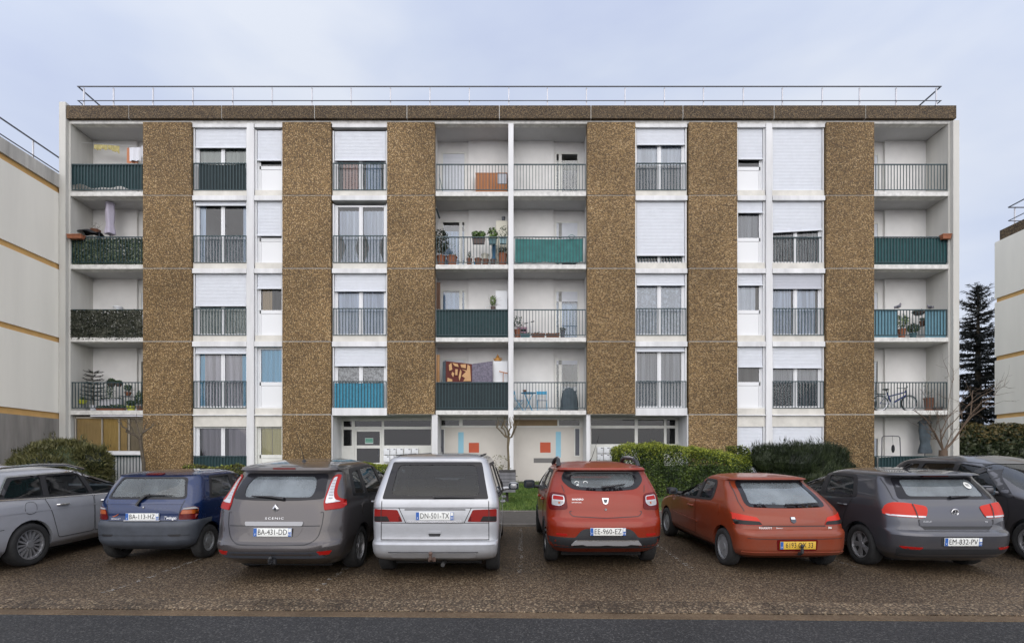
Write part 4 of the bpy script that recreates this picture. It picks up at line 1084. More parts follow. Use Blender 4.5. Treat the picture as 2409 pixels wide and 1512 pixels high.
    def seats(s, rows, zt, w=.5, mat='seat_cloth'):
        """rows: (y of backrest foot, list of x centres, width)"""
        for y, xs, wd in rows:
            for x in xs:
                m = MB(); zb = s.floor + .22
                m.add([(x - wd / 2, y - .06, zb), (x + wd / 2, y - .06, zb), (x + wd / 2, y + .08, zb), (x - wd / 2, y + .08, zb), (x - wd / 2 * .86, y - .24, zt - .16), (x + wd / 2 * .86, y - .24, zt - .16), (x + wd / 2 * .86, y - .15, zt - .16), (x - wd / 2 * .86, y - .15, zt - .16)],
                      [(0, 3, 2, 1), (4, 5, 6, 7), (0, 1, 5, 4), (1, 2, 6, 5), (2, 3, 7, 6), (3, 0, 4, 7)])
                m.box(x - wd / 2, x + wd / 2, y, y + .5, s.floor + .05, zb)
                o = m.build('seat', mat, s.e, bevel=.04)
                for hx in ([x] if wd < .7 else [x - wd * .3, x + wd * .3]):
                    h = MB(); h.box(hx - .13, hx + .13, y - .27, y - .17, zt - .13, zt + .05); h.build('headrest', mat, o, bevel=.035)
    def dash(s, y, z, xs=-.36):
        m = MB(); w = .62; m.box(-w, w, y, y + .35, z - .25, z); o = m.build('dashboard', 'trim_black', s.e, bevel=.05)
        m = MB(); n = 20; c = Vector((xs, y - .16, z - .02)); q = []
        for k in range(n + 1):
            a = 2 * math.pi * k / n; q.append(c + Vector((.185 * math.cos(a), -.05 * math.sin(a), .18 * math.sin(a))))
        m.tube(q, .014, 6, cap=False); m.tube([c + Vector((-.18, 0, 0)), c + Vector((.18, 0, 0))], .02, 6); m.build('steering_wheel', 'trim_black', s.e, smooth=True)
    def finish(s, bumper=None, bmat=None, clad=None):
        """cut the openings, hang the body, split the rear bumper off"""
        inn = s.hull(.05); V = list(s.outer[0]); F = list(s.outer[1]); o = len(V); V += inn[0]; F += [tuple(i + o for i in f) for f in inn[1]]
        me = bpy.data.meshes.new('body'); me.from_pydata(V, [], F); body = bpy.data.objects.new('body', me); COL.objects.link(body)
        for key in 'wsr':
            cm = s.cut[key].mesh('cut'); bm = bmesh.new(); bm.from_mesh(cm); bmesh.ops.recalc_face_normals(bm, faces=bm.faces); bm.to_mesh(cm); bm.free()
            co = bpy.data.objects.new('cut', cm); COL.objects.link(co); ok = False
            for us in (False, True):
                md = body.modifiers.new('b', 'BOOLEAN'); md.object = co; md.operation = 'DIFFERENCE'; md.solver = 'EXACT'; md.use_self = us
                dg = bpy.context.evaluated_depsgraph_get(); new = bpy.data.meshes.new_from_object(body.evaluated_get(dg)); body.modifiers.clear()
                if len(new.polygons) > .8 * len(body.data.polygons): ok = True; break
            print('cut', s.p, key, us, ok, len(body.data.polygons), len(new.polygons))
            if ok: body.data = new
            bpy.data.objects.remove(co); bpy.data.meshes.remove(cm)
        new = body.data
        bm = bmesh.new(); bm.from_mesh(new); bmesh.ops.remove_doubles(bm, verts=bm.verts, dist=1e-5)
        def sep(pred, name, mat):
            fs = [f for f in bm.faces if pred(f.calc_center_median())]
            if not fs: return None
            d = bmesh.ops.duplicate(bm, geom=fs)
            nf = [g for g in d['geom'] if isinstance(g, bmesh.types.BMFace)]
            b2 = bmesh.new(); mp_ = {}
            for f in nf:
                vs = []
                for v in f.verts:
                    if v not in mp_: mp_[v] = b2.verts.new(v.co)
                    vs.append(mp_[v])
                b2.faces.new(vs)
            bmesh.ops.delete(bm, geom=nf, context='FACES'); bmesh.ops.delete(bm, geom=[f for f in fs if f.is_valid], context='FACES_ONLY')
            m2 = bpy.data.meshes.new(name); b2.to_mesh(m2); b2.free()
            return link(name, m2, mat, s.e, smooth=True, ang=32)
        if bumper: sep(bumper, 'rear_bumper', bmat or s.p)
        if clad: sep(clad, 'cladding', 'cladding')
        sep(lambda c: c.z < s.floor + .015 and abs(c.x) < .7 and .1 < c.y < s.L - .1 and False, 'underbody', 'underbody')
        bm.to_mesh(new); bm.free()
        body.data = new; new.materials.clear(); new.materials.append(MATS[s.p]); new.polygons.foreach_set('use_smooth', [True] * len(new.polygons)); new.set_sharp_from_angle(angle=R(32)); new.update()
        body.parent = s.e
        fl = MB(); x = .62; fl.box(-x, x, .5, s.L - .5, s.floor - .20, s.floor - .03); fl.build('underbody', 'underbody', s.e)
        return body
plain('mirror_face', (.10, .13, .16), .08, metal=.9)
plain('lamp_dim', (.20, .007, .005), .3, spec=.2)
def tow(c, x, y, z, mat='tow_ball'):
    m = MB(); m.tube([(x, .25, .30), (x, -.03, .30), (x, y, .33), (x, y, z)], [.022, .024, .022, .018], 8); m.ball((x, y, z + .02), .027, 10, 6); m.box(x - .05, x + .05, .02, .06, .27, .33); m.build('tow_bar', mat, c.e, smooth=True)
def exhaust(c, x, z=.24):
    MB().lathe([(.024, -.02), (.028, -.02), (.028, .35), (.024, .35)], (x, .02, z), 12, 'y').build('exhaust_pipe', 'dark_metal', c.e, smooth=True)
def doors(c, polys, seam=True, sides=(1, -1), handles=(), hm=None):
    for sd in sides:
        for k, P in enumerate(polys):
            d = c.patch('door', P, c.p, 'side', sd, off=.0035, r=.05, skirt=.01)
            c.strip('door_seam', rounded([tuple(p) for p in P], .05), 'trim_black', 'side', sd, .009, .0045, parent=d, closed=True)
            if k < len(handles): c.handle(handles[k][0], handles[k][1], sd, hm, parent=d)
# ---- silver people carrier
c = Car('parked_car', 'silver boxy people carrier seen square from behind with two-tone red tail lights and plate DN-501-TX', -1.06, 6.93,
  [(.22, .28, 4.1, .76, .2, .15), (.31, .05, 4.38, .86, .2, .12), (.40, .0, 4.45, .885, .2, .12), (.50, .0, 4.45, .895, .2, .12), (.53, .025, 4.43, .895, .2, .12), (.545, .10, 4.42, .895, .14, .10), (.78, .115, 4.34, .905, .14, .11),
   (.96, .13, 4.12, .905, .14, .11), (1.06, .14, 3.8, .90, .13, .11), (1.12, .16, 3.55, .885, .13, .11), (1.4, .29, 2.75, .80, .13, .12), (1.60, .40, 2.15, .735, .13, .12), (1.645, .40, 2.05, .71, .13, .1), (1.68, .46, 1.98, .66, .2, .12), (1.71, .75, 1.88, .54, .25, .2), (1.725, 1.2, 1.7, .32, .2, .2)], 4.45, 1.72, 'paint_silver')
c.wheels(.72, 3.54, .775, .31, .20, .185, 'cap', 7, 'hubcap')
c.rear_glass([(-.735, 1.105), (.735, 1.105), (.63, 1.612), (-.63, 1.612)], [(-.62, 1.15), (.62, 1.15), (.555, 1.575), (-.555, 1.575)], 1.0, 'car_glass_dark', r=.03, rc=.09)
c.side_glass([[(.50, 1.13), (1.35, 1.10), (1.35, 1.55), (.66, 1.55)], [(1.43, 1.10), (2.25, 1.06), (2.15, 1.55), (1.43, 1.55)], [(2.33, 1.06), (3.22, 1.03), (2.75, 1.33), (2.38, 1.53), (2.25, 1.55)]],
             [(.42, 1.10), (1.4, 1.07), (3.35, 1.0), (2.82, 1.36), (2.4, 1.58), (.60, 1.59)], 'car_glass_dark')
c.windscreen([(-.66, 1.16), (.66, 1.16), (.56, 1.57), (-.56, 1.57)], 1.95, 'car_glass')
for s in (1, -1):
    q = [(.845, .972), (.52, .962), (.445, .80), (.845, .795)]; q = q if s > 0 else mirror(q)
    l = c.patch('tail_light', q, 'lamp_dim', off=.006, r=.02)
    q = [(.84, .872), (.66, .875), (.62, .803), (.84, .799)]; c.patch('dark_lens', q if s > 0 else mirror(q), 'lamp_smoke', off=.009, r=.012, parent=l)
    q = [(.50, .872), (.485, .872), (.455, .806), (.50, .806)]; c.patch('dark_lens', q if s > 0 else mirror(q), 'lamp_red_dark', off=.009, r=.006, parent=l)
    c.strip('tailgate_seam', [(.737 * s, 1.08), (.742 * s, .55)]); c.strip('panel_seam', [(.50 * s, .99), (.40 * s, .78)])
    c.strip('panel_seam', [(.742 * s, .99), (.89 * s, .98)]); c.strip('lamp_seam', [(.742 * s, .97), (.742 * s, .80)], wd=.008, off=.011)
c.strip('panel_seam', [(-.742, .99), (.742, .99)]); c.strip('panel_seam', [(-.742, .782), (.742, .782)], wd=.008); c.strip('tailgate_seam', [(-.742, .552), (.742, .552)], wd=.014)
c.patch('plate_recess', [(-.42, .965), (.42, .965), (.36, .80), (-.36, .80)], 'paint_silver', off=.005, r=.04)
c.patch('recess_lip', [(-.42, .972), (.42, .972), (.42, .958), (-.42, .958)], 'trim_black', off=.008, r=.005)
c.patch('trim_strip', [(-.39, .815), (.39, .815), (.36, .79), (-.36, .79)], 'chrome', off=.02, r=.012, skirt=.025)
h = c.patch('tailgate_handle', [(-.095, .675), (.085, .675), (.085, .64), (-.095, .64)], 'paint_silver', off=.012, r=.006, skirt=.02)
c.patch('grip_recess', [(-.09, .638), (.08, .638), (.07, .60), (-.08, .60)], 'trim_black', off=.005, r=.012, parent=h)
c.patch('bumper_insert', [(-.60, .395), (.58, .395), (.56, .325), (-.58, .325)], 'paint_silver', off=.012, r=.04, skirt=.02); c.strip('bumper_groove', [(-.62, .40), (.60, .40)], wd=.010, off=.006)
c.plate(0, .880, 'DN-501-TX'); c.wiper([(-.02, 1.125), (.2, 1.128), (.54, 1.118)]); c.wiper([(-.02, 1.12), (.0, 1.135)], .04, .04)
c.mirror(2.95, 1.03, 1); c.mirror(2.95, 1.03, -1); tow(c, -.03, -.09, .385); exhaust(c, .12, .23)
doors(c, [[(1.40, .42), (2.28, .40), (2.28, 1.04), (1.40, 1.07)], [(2.31, .40), (3.12, .40), (3.3, .98), (2.31, 1.04)]], handles=[(1.56, .93), (2.48, .91)])
c.seats([(1.05, [0], 1.25), (2.05, [-.38, .38], .5)], 1.30); c.dash(3.0, 1.05)
MB().tube([(-.02, 1.25, 1.70), (-.05, 1.12, 1.83)], [.006, .003], 6).build('aerial', 'trim_black', c.e)
MB().box(-.62, -.60, .55, 2.0, 1.695, 1.712).box(.60, .62, .55, 2.0, 1.695, 1.712).build('roof_strip', 'trim_black', c.e)
c.finish(lambda p: p.z < .545 and p.y < .75)

# ---- orange crossover hatchback
c = Car('parked_car', 'bright orange-red hatchback with black roof rails, grey skid bar and plate EE-960-EZ', 1.39, 7.48,
  [(.24, .25, 3.8, .76, .3, .2), (.36, .06, 3.96, .85, .4, .25), (.48, .0, 4.06, .875, .45, .27), (.64, .0, 4.08, .882, .45, .27), (.74, .03, 4.07, .885, .45, .27), (.775, .085, 4.06, .885, .42, .25), (.98, .14, 3.72, .88, .42, .26),
   (1.08, .18, 3.3, .865, .42, .26), (1.16, .24, 3.02, .84, .42, .24), (1.44, .46, 2.25, .715, .40, .18), (1.475, .35, 2.16, .69, .38, .14), (1.505, .36, 2.08, .665, .36, .14), (1.535, .60, 1.98, .60, .36, .25), (1.56, .95, 1.85, .45, .3, .3), (1.572, 1.25, 1.65, .28, .2, .2)], 4.08, 1.57, 'paint_orange')
c.wheels(.77, 3.36, .765, .315, .205, .20, 'spoke', 8)
c.rear_glass([(-.50, 1.185, .2), (0, 1.15, .3), (.50, 1.185, .2), (.64, 1.32, .1), (.58, 1.445, .03), (-.58, 1.445, .03), (-.64, 1.32, .1)], [(-.38, 1.215), (0, 1.20), (.38, 1.215), (.50, 1.27), (.48, 1.415), (-.48, 1.415), (-.50, 1.27)], 1.1, 'car_glass_clear', rc=.07)
c.side_glass([[(.78, 1.17), (1.50, 1.10), (1.55, 1.42), (.98, 1.40)], [(1.60, 1.09), (2.75, 1.04), (2.45, 1.22), (2.05, 1.41), (1.62, 1.43)]], [(.64, 1.17), (1.55, 1.07), (2.95, 1.0), (2.55, 1.24), (2.12, 1.455), (.92, 1.445)], 'car_glass')
c.windscreen([(-.62, 1.19), (.62, 1.19), (.53, 1.43), (-.53, 1.43)], 1.9, 'car_glass_clear')
for s in (1, -1):
    f = (lambda q: q) if s > 0 else mirror
    l = c.patch('tail_light', f([(.58, 1.12), (.80, 1.14), (.84, .97), (.82, .88), (.56, .90)]), 'lamp_red_dark', off=.010, r=.05, skirt=.02)
    c.patch('lamp_chrome', f([(.605, 1.09), (.77, 1.105), (.785, .955), (.66, .945), (.60, .99)]), 'lamp_clear', off=.013, r=.03, parent=l)
    c.patch('red_lens', f([(.62, 1.078), (.757, 1.09), (.765, 1.035), (.615, 1.028)]), 'lamp_red', off=.016, r=.015, parent=l)
    c.patch('clear_lens', f([(.62, 1.015), (.765, 1.022), (.772, .968), (.665, .96), (.615, .995)]), 'lamp_smoke' if False else 'plastic_silver', off=.016, r=.015, parent=l)
    c.patch('amber_bulb', f([(.66, 1.005), (.69, 1.005), (.69, .975), (.67, .972)]), 'lamp_amber', off=.019, r=.006, parent=l)
    c.patch('reflector', f([(.58, .555), (.74, .555), (.73, .525), (.58, .52)]), 'lamp_red', off=.005, r=.012)
    c.strip('tailgate_seam', [(.63 * s, 1.24), (.60 * s, 1.14)]); c.strip('tailgate_seam', rounded([(.55 * s, .88), (.50 * s, .80, .08), (0, .775), (0, .775)], .05)[:-1])
c.patch('bumper_cladding', [(-.86, .50), (-.46, .50), (-.36, .63, .08), (.36, .63, .08), (.46, .50), (.86, .50), (.84, .33), (-.84, .33)], 'cladding', off=.006, r=.03, skirt=.02)
c.patch('skid_bar', [(-.46, .46), (.46, .46), (.52, .39), (.35, .405), (.3, .388), (.1, .388), (0, .398), (-.1, .388), (-.3, .388), (-.35, .405), (-.52, .39)], 'plastic_silver', off=.022, r=.015, skirt=.035)
c.strip('skid_edge', [(-.44, .464), (.44, .464)], 'chrome', wd=.012, off=.024)
c.plate(.01, .592, 'EE-960-EZ', region='33', off=.02)
c.patch('maker_badge', [(-.052, 1.062), (.052, 1.062), (.035, .985), (0, .968), (-.035, .985)], 'badge_chrome', off=.012, r=.01, skirt=.02)
c.patch('badge_inset', [(-.030, 1.040), (.030, 1.040), (.02, 1.0), (0, .99), (-.02, 1.0)], 'badge_dark', off=.0145, r=.006, skirt=.004)
c.text('SANDERO', -.41, 1.042, .034, 'badge_chrome', bold=.0006, wide=1.1); c.text('DESTINATION', -.43, .998, .022, 'badge_chrome')
m = MB(); hp, nn = c.hit(0, .90, 'rear'); m.lathe([(.017, -.008), (.017, .0)], (hp.x, hp.y - .002, hp.z), 12, 'y'); m.build('tailgate_lock', 'badge_chrome', c.e)
c.wiper([(.32, 1.245), (.1, 1.215), (-.03, 1.205)], .02, .05, lift=.02)
for s in (1, -1):
    m = MB(); P = [(.64 * s, .78, 1.50), (.635 * s, .86, 1.575), (.62 * s, 1.1, 1.625), (.60 * s, 1.6, 1.625), (.61 * s, 1.85, 1.59), (.63 * s, 1.95, 1.52)]
    m.tube(P, [.04, .034, .028, .028, .034, .04], 8); o = m.build('roof_rail', 'cladding', c.e, smooth=True)
    MB().tube([(.615 * s, 1.05, 1.645), (.60 * s, 1.35, 1.65), (.60 * s, 1.65, 1.645)], [.012, .016, .012], 8).build('rail_cap', 'plastic_silver', o, smooth=True)
    for ya in (.77, 3.36):
        ar = [(ya + (.40 if t < 99 else 0) * math.cos(R(t)), .315 + .40 * math.sin(R(t))) for t in range(-8, 189, 14)] + [(ya + .335 * math.cos(R(t)), .315 + .335 * math.sin(R(t))) for t in range(188, -9, -14)]
        c.patch('arch_cladding', ar, 'cladding', 'side', s, off=.012, raw=True, skirt=.03)
    c.patch('sill_cladding', [(1.18, .42), (2.95, .42), (2.95, .30), (1.18, .30)], 'cladding', 'side', s, off=.01, r=.03, skirt=.02)
c.mirror(2.62, 1.05, -1, 'cladding', .22, .17, .10); c.mirror(2.62, 1.05, 1, 'cladding', .22, .17, .10)
doors(c, [[(1.02, .80), (1.14, .44), (1.58, .43), (1.58, 1.06), (.78, 1.12)], [(1.60, .43), (2.72, .43), (2.85, .98), (1.60, 1.06)]], handles=[(.98, .98), (1.78, .95)])
c.seats([(1.0, [0], 1.2), (1.9, [-.36, .36], .46)], 1.15); c.dash(2.6, 1.02)
MB().tube([(.0, 1.75, 1.56), (.02, 1.62, 1.62), (.13, 1.5, 2.02)], [.012, .005, .003], 6).build('aerial', 'trim_black', c.e)
# window sticker reading elf with two arcs
st = MB()
for cx_ in (-.40, -.27):
    A = [R(t) for t in range(10, 190, 18)]
    for a, b in zip(A, A[1:]):
        q = []
        for t in (a, b):
            for rr_ in (.036, .028):
                hp, nn = c.hit(cx_ + rr_ * math.cos(t), 1.268 + rr_ * math.sin(t), 'rear'); q.append(hp + nn * .003)
        st.add(q, [(0, 1, 3, 2)])
so = st.build('sticker', 'plate_white', c.e); c.text('elf', -.395, 1.245, .036, 'plate_white', so, bold=.001)
c.finish(lambda p: p.z < .77 and p.y < .62)

# ---- old orange three-door hatchback
c = Car('parked_car', 'faded orange-red three-door hatchback with sloping rear window, yellow plate 6193 QX 33 and tow ball', 4.09, 7.33,
  [(.2, .2, 3.7, .70, .25, .15), (.27, .05, 3.9, .80, .3, .18), (.35, .0, 3.97, .83, .3, .2), (.50, .0, 3.98, .84, .3, .2), (.585, .01, 3.98, .845, .3, .2), (.61, .035, 3.97, .845, .3, .2), (.635, .085, 3.95, .845, .26, .18), (.72, .10, 3.84, .845, .26, .2),
   (.82, .15, 3.5, .845, .28, .22), (.89, .21, 3.0, .84, .3, .22), (.94, .28, 2.8, .825, .3, .2), (1.12, .53, 2.25, .735, .3, .2), (1.29, .78, 1.83, .645, .3, .16), (1.315, .70, 1.77, .63, .3, .12), (1.335, .72, 1.70, .60, .3, .15), (1.36, .98, 1.62, .50, .3, .25), (1.378, 1.2, 1.5, .3, .2, .15)], 3.98, 1.38, 'paint_rust', yaw=2)
c.wheels(.60, 3.18, .735, .29, .185, .195, 'cap', 8, 'hubcap')
c.rear_glass([(-.62, .935, .1), (0, .915, .3), (.62, .935, .1), (.53, 1.292, .04), (-.53, 1.292, .04)], [(-.545, .975), (0, .958), (.545, .975), (.475, 1.262), (-.475, 1.262)], 1.5, 'car_glass_dusty', rc=.05)
c.side_glass([[(1.06, .985), (1.55, .955), (1.60, 1.265), (1.22, 1.25)], [(1.63, .95), (2.58, .93), (2.3, 1.08), (1.95, 1.25), (1.67, 1.27)]], [(.98, .96, .12), (1.6, .925), (2.76, .90), (2.36, 1.10), (1.98, 1.28), (1.14, 1.285, .12)], 'car_glass_dark')
c.windscreen([(-.60, .98), (.60, .98), (.50, 1.26), (-.50, 1.26)], 1.65)
for s in (1, -1):
    f = (lambda q: q) if s > 0 else mirror
    l = c.patch('tail_light', f([(.82, .855), (.52, .80), (.455, .69), (.83, .69)]), 'lamp_bright', off=.006, r=.02)
    c.patch('smoked_lens', f([(.823, .762), (.497, .745), (.462, .697), (.823, .697)]), 'lamp_smoke', off=.009, r=.01, parent=l)
    c.strip('tailgate_seam', [(.60 * s, 1.27), (.67 * s, 1.0), (.665 * s, .88)])
c.strip('tailgate_seam', [(-.47, .68), (.47, .68)], wd=.012); c.strip('bumper_groove', [(-.70, .515), (-.30, .505), (.30, .505), (.70, .515)], wd=.008)
c.patch('plate_recess', [(-.30, .50), (.30, .50), (.29, .34), (-.29, .34)], 'lamp_red_dark', off=.004, r=.03)
c.patch('bumper_lip', [(-.76, .32), (.76, .32), (.74, .28), (-.74, .28)], 'paint_rust', off=.02, r=.015, skirt=.03)
c.plate(0, .42, '6193 QX 33', True)
c.patch('maker_badge', [(-.035, .805), (.035, .805), (.04, .74), (0, .715), (-.04, .74)], 'badge_dark', off=.010, r=.012, skirt=.016); c.patch('badge_inset', [(-.028, .80), (.028, .80), (.03, .77), (-.03, .77)], 'badge_chrome', off=.013, r=.006, skirt=.004)
c.text('PEUGEOT', -.42, .652, .038, 'badge_chrome', wide=1.15); c.text('306', .53, .652, .038, 'plate_white', shear=.25, bold=.001); c.text('Equinoxe', -.22, .652, .024, 'badge_chrome', shear=.2)
c.wiper([(-.02, .95), (.2, .957), (.50, .975)], .035, .014); tow(c, .03, -.07, .40, 'cladding')
c.mirror(2.42, .95, -1, 'trim_black', .19, .13, .10); c.mirror(2.42, .95, 1, 'trim_black', .19, .13, .10)
doors(c, [[(1.62, .33), (2.72, .33), (2.82, .60), (2.78, .88), (1.62, .925)]], handles=[(1.80, .80)])
for s in (1, -1):
    c.patch('side_moulding', [(1.55, .56), (2.72, .575), (2.72, .535), (1.55, .52)], 'paint_rust', 'side', s, off=.014, r=.012, skirt=.02)
m = MB(); hp, nn = c.hit(.75, .85, 'side', -1); c.patch('fuel_flap', [(.69, .78), (.70, .93, .07), (.81, .95, .07), (.80, .79, .07)], 'paint_rust', 'side', -1, off=.006, r=.06)
c.seats([(1.15, [0], 1.1), (1.95, [-.36, .36], .48)], 1.10); c.dash(2.5, .92)
c.finish(lambda p: p.z < .625 and p.y < .5)

# ---- dark grey hatchback with round badge
c = Car('parked_car', 'dark grey five-door hatchback with rounded red tail lights, round chrome badge and plate EM-832-PV', 6.27, 7.12,
  [(.2, .22, 3.9, .74, .3, .2), (.31, .06, 4.12, .85, .4, .25), (.42, .01, 4.2, .88, .42, .27), (.58, .0, 4.2, .89, .42, .27), (.625, .02, 4.2, .892, .42, .27), (.655, .085, 4.18, .893, .40, .26), (.80, .11, 4.04, .893, .38, .27),
   (.93, .15, 3.62, .89, .38, .27), (1.0, .19, 3.18, .88, .38, .26), (1.06, .24, 2.96, .865, .36, .24), (1.24, .40, 2.45, .79, .34, .2), (1.385, .53, 2.05, .715, .34, .15), (1.41, .40, 1.98, .695, .34, .12), (1.435, .42, 1.88, .66, .34, .14), (1.46, .72, 1.78, .55, .34, .25), (1.478, 1.1, 1.6, .33, .2, .2)], 4.2, 1.48, 'paint_grey')
c.wheels(.84, 3.42, .765, .315, .21, .21, 'twin', 10)
c.rear_glass([(-.69, 1.075, .05), (.69, 1.075, .05), (.60, 1.37, .03), (-.60, 1.37, .03)], [(-.56, 1.11), (.56, 1.11), (.53, 1.345), (-.53, 1.345)], 1.1, 'car_glass_dusty', rc=.06)
c.side_glass([[(1.0, 1.06, .08), (1.72, 1.03), (1.78, 1.35), (1.18, 1.345)], [(1.84, 1.02), (2.78, .99), (2.48, 1.17), (2.15, 1.335), (1.87, 1.355)]], [(.90, 1.04, .1), (1.75, 1.0), (2.98, .965), (2.55, 1.19), (2.18, 1.375), (1.12, 1.385, .1)], 'car_glass')
c.windscreen([(-.63, 1.08), (.63, 1.08), (.55, 1.34), (-.55, 1.34)], 1.85)
for s in (1, -1):
    f = (lambda q: q) if s > 0 else mirror
    l = c.patch('tail_light', f([(.36, .98, .06), (.62, 1.025), (.80, 1.03, .1), (.885, .90, .1), (.84, .835), (.42, .82, .06)]), 'lamp_bright', off=.008, r=.05, skirt=.016)
    c.patch('clear_lens', f([(.42, .85), (.85, .862), (.83, .84), (.43, .828)]), 'lamp_clear', off=.011, r=.008, parent=l)
    c.strip('lamp_seam', [(.555 * s, 1.01), (.535 * s, .825)], wd=.014, off=.013, parent=l)
    c.patch('reflector', f([(.52, .425), (.78, .43), (.74, .395), (.55, .392)]), 'lamp_red', off=.006, r=.015)
    c.strip('tailgate_seam', [(.70 * s, 1.36), (.735 * s, 1.08), (.70 * s, 1.04)]); c.strip('tailgate_seam', rounded([(.53 * s, .82), (.52 * s, .73, .08), (.45 * s, .665, .04), (.44 * s, .665)], .05))
c.patch('tailgate_shadow', [(-.50, .71), (.50, .71), (.46, .665), (-.46, .665)], 'trim_black', off=.003, r=.02)
c.strip('tailgate_crease', [(-.52, .725), (.52, .725)], 'paint_grey', wd=.016, off=.012)
c.patch('lower_apron', [(-.80, .405), (.80, .405), (.76, .27), (-.76, .27)], 'cladding', off=.006, r=.04)
c.patch('plate_recess', [(-.29, .575), (.29, .575), (.29, .44), (-.29, .44)], 'cladding', off=.004, r=.03)
c.plate(.0, .508, 'EM-832-PV')
hp, nn = c.hit(0, .90, 'rear'); m = MB(); m.lathe([(.036, -.004), (.047, -.010), (.054, -.006), (.054, .004)], (0, hp.y - .002, .90), 24, 'y', cap=False); bo = m.build('maker_badge', 'badge_chrome', c.e, smooth=True)
MB().lathe([(.0, -.003), (.045, -.003)], (0, hp.y - .002, .90), 20, 'y').build('badge_field', 'badge_dark', bo)
for tx, dz in (('V', .022), ('W', -.016)):
    me = text_mesh(tx, .052, .001, bold=.0025); me.transform(Matrix.Translation((0, hp.y - .010, .90 + dz)) @ Matrix.Rotation(R(90), 4, 'X')); link('lettering', me, 'badge_chrome', bo)
c.text('GOLF', -.41, .772, .034, 'badge_chrome', wide=1.2, spacing=1.2); c.text('TDI', .42, .772, .030, 'badge_chrome')
c.wiper([(.02, 1.09), (.15, 1.098), (.32, 1.105)], .045, .016)
c.patch('high_brake_light', [(-.19, 1.395), (.19, 1.395), (.19, 1.376), (-.19, 1.376)], 'lamp_red_dark', off=.010, r=.006)
pts = [(.42 + .05 * math.cos(2 * math.pi * k / 16), 1.26 + .045 * math.sin(2 * math.pi * k / 16)) for k in range(16)]; k_ = c.patch('sticker', pts, 'plate_white', off=.004, raw=True, skirt=0); c.text('90', .42, 1.26, .05, 'lamp_smoke', k_)
c.mirror(2.68, 1.0, -1); c.mirror(2.68, 1.0, 1)
doors(c, [[(1.18, .75), (1.26, .36), (1.78, .34), (1.78, .99), (1.0, 1.03)], [(1.80, .34), (2.92, .34), (3.0, .60), (2.95, .95), (1.80, .99)]], handles=[(1.22, .90), (2.0, .87)])
MB().box(-.02, .02, 1.0, 1.10, 1.47, 1.49).tube([(0, 1.08, 1.48), (.0, .93, 1.56)], [.02, .012], 6).build('aerial', 'trim_black', c.e, smooth=True)
c.seats([(1.1, [0], 1.15), (2.05, [-.37, .37], .48)], 1.16); c.dash(2.72, .98)
c.finish(lambda p: p.z < .65 and p.y < .58)

# ---- grey-brown people carrier with tall boomerang lights
c = Car('parked_car', 'grey-brown people carrier with tall clear and red tail lights, diamond badge and plate BA-431-DD', -3.21, 6.80,
  [(.22, .25, 4.3, .78, .3, .2), (.33, .06, 4.46, .87, .4, .25), (.44, .0, 4.55, .90, .45, .28), (.52, .01, 4.56, .915, .45, .28), (.56, .05, 4.56, .92, .45, .28), (.80, .11, 4.46, .925, .42, .28), (.95, .15, 4.15, .925, .40, .28),
   (1.04, .18, 3.75, .91, .40, .27), (1.09, .20, 3.5, .90, .40, .26), (1.30, .35, 2.98, .82, .38, .24), (1.47, .50, 2.5, .745, .36, .2), (1.50, .42, 2.4, .73, .36, .16), (1.54, .43, 2.25, .70, .36, .16), (1.58, .65, 2.1, .62, .36, .25), (1.615, 1.0, 1.95, .50, .3, .3), (1.635, 1.35, 1.8, .32, .2, .2)], 4.56, 1.64, 'paint_greybrown', yaw=-2)
c.wheels(1.02, 3.79, .775, .32, .215, .215, 'spoke', 7)
c.rear_glass([(-.64, 1.12, .05), (-.3, 1.095, .2), (.3, 1.095, .2), (.64, 1.12, .05), (.59, 1.45, .06), (-.59, 1.45, .06)], [(-.47, 1.135, .12), (.47, 1.135, .12), (.50, 1.25), (.45, 1.415, .1), (-.45, 1.415, .1), (-.50, 1.25)], 1.1, 'car_glass_dusty', rc=.12)
c.side_glass([[(.80, 1.14), (1.20, 1.11), (1.28, 1.47), (1.0, 1.45)], [(1.30, 1.10), (2.10, 1.06), (2.06, 1.50), (1.38, 1.48)], [(2.18, 1.06), (3.18, 1.03), (2.9, 1.22), (2.5, 1.44), (2.16, 1.50)]], [(.68, 1.12), (1.3, 1.07), (3.4, .99), (2.98, 1.24), (2.52, 1.48), (2.1, 1.535), (.95, 1.50)], 'car_glass')
c.windscreen([(-.66, 1.12), (.66, 1.12), (.56, 1.47), (-.56, 1.47)], 2.2)
for s in (1, -1):
    f = (lambda q: q) if s > 0 else mirror
    l = c.patch('tail_light', f([(.655, 1.40), (.695, 1.435), (.735, 1.42), (.755, 1.20, .1), (.80, 1.115, .08), (.90, 1.09), (.905, 1.03), (.85, .98), (.655, .965), (.635, 1.06)]), 'lamp_red', off=.010, r=.02, skirt=.02)
    c.patch('clear_lens', f([(.668, 1.385), (.70, 1.40), (.722, 1.2, .08), (.755, 1.10, .06), (.83, 1.075), (.655, 1.055)]), 'lamp_clear', off=.014, r=.02, parent=l)
    m = MB()
    for k in range(7): c.strip('lens_rib', [((.665 + .003 * k) * s, 1.345 - .037 * k), ((.705 + .004 * k) * s, 1.345 - .037 * k)], 'plastic_silver', wd=.012, off=.017, parent=l)
    c.patch('red_lens', f([(.65, 1.035), (.895, 1.05), (.885, 1.02), (.84, .985), (.665, .972)]), 'lamp_red', off=.0145, r=.012, parent=l)
    c.patch('reflector', f([(.60, .435), (.78, .44), (.74, .385), (.63, .385)]), 'lamp_red', off=.006, r=.012)
    c.strip('tailgate_seam', rounded([(.655 * s, .965), (.645 * s, .78), (.60 * s, .60, .12), (.48 * s, .525, .1), (.0, .515), (.0, .514)], .05)[:-1])
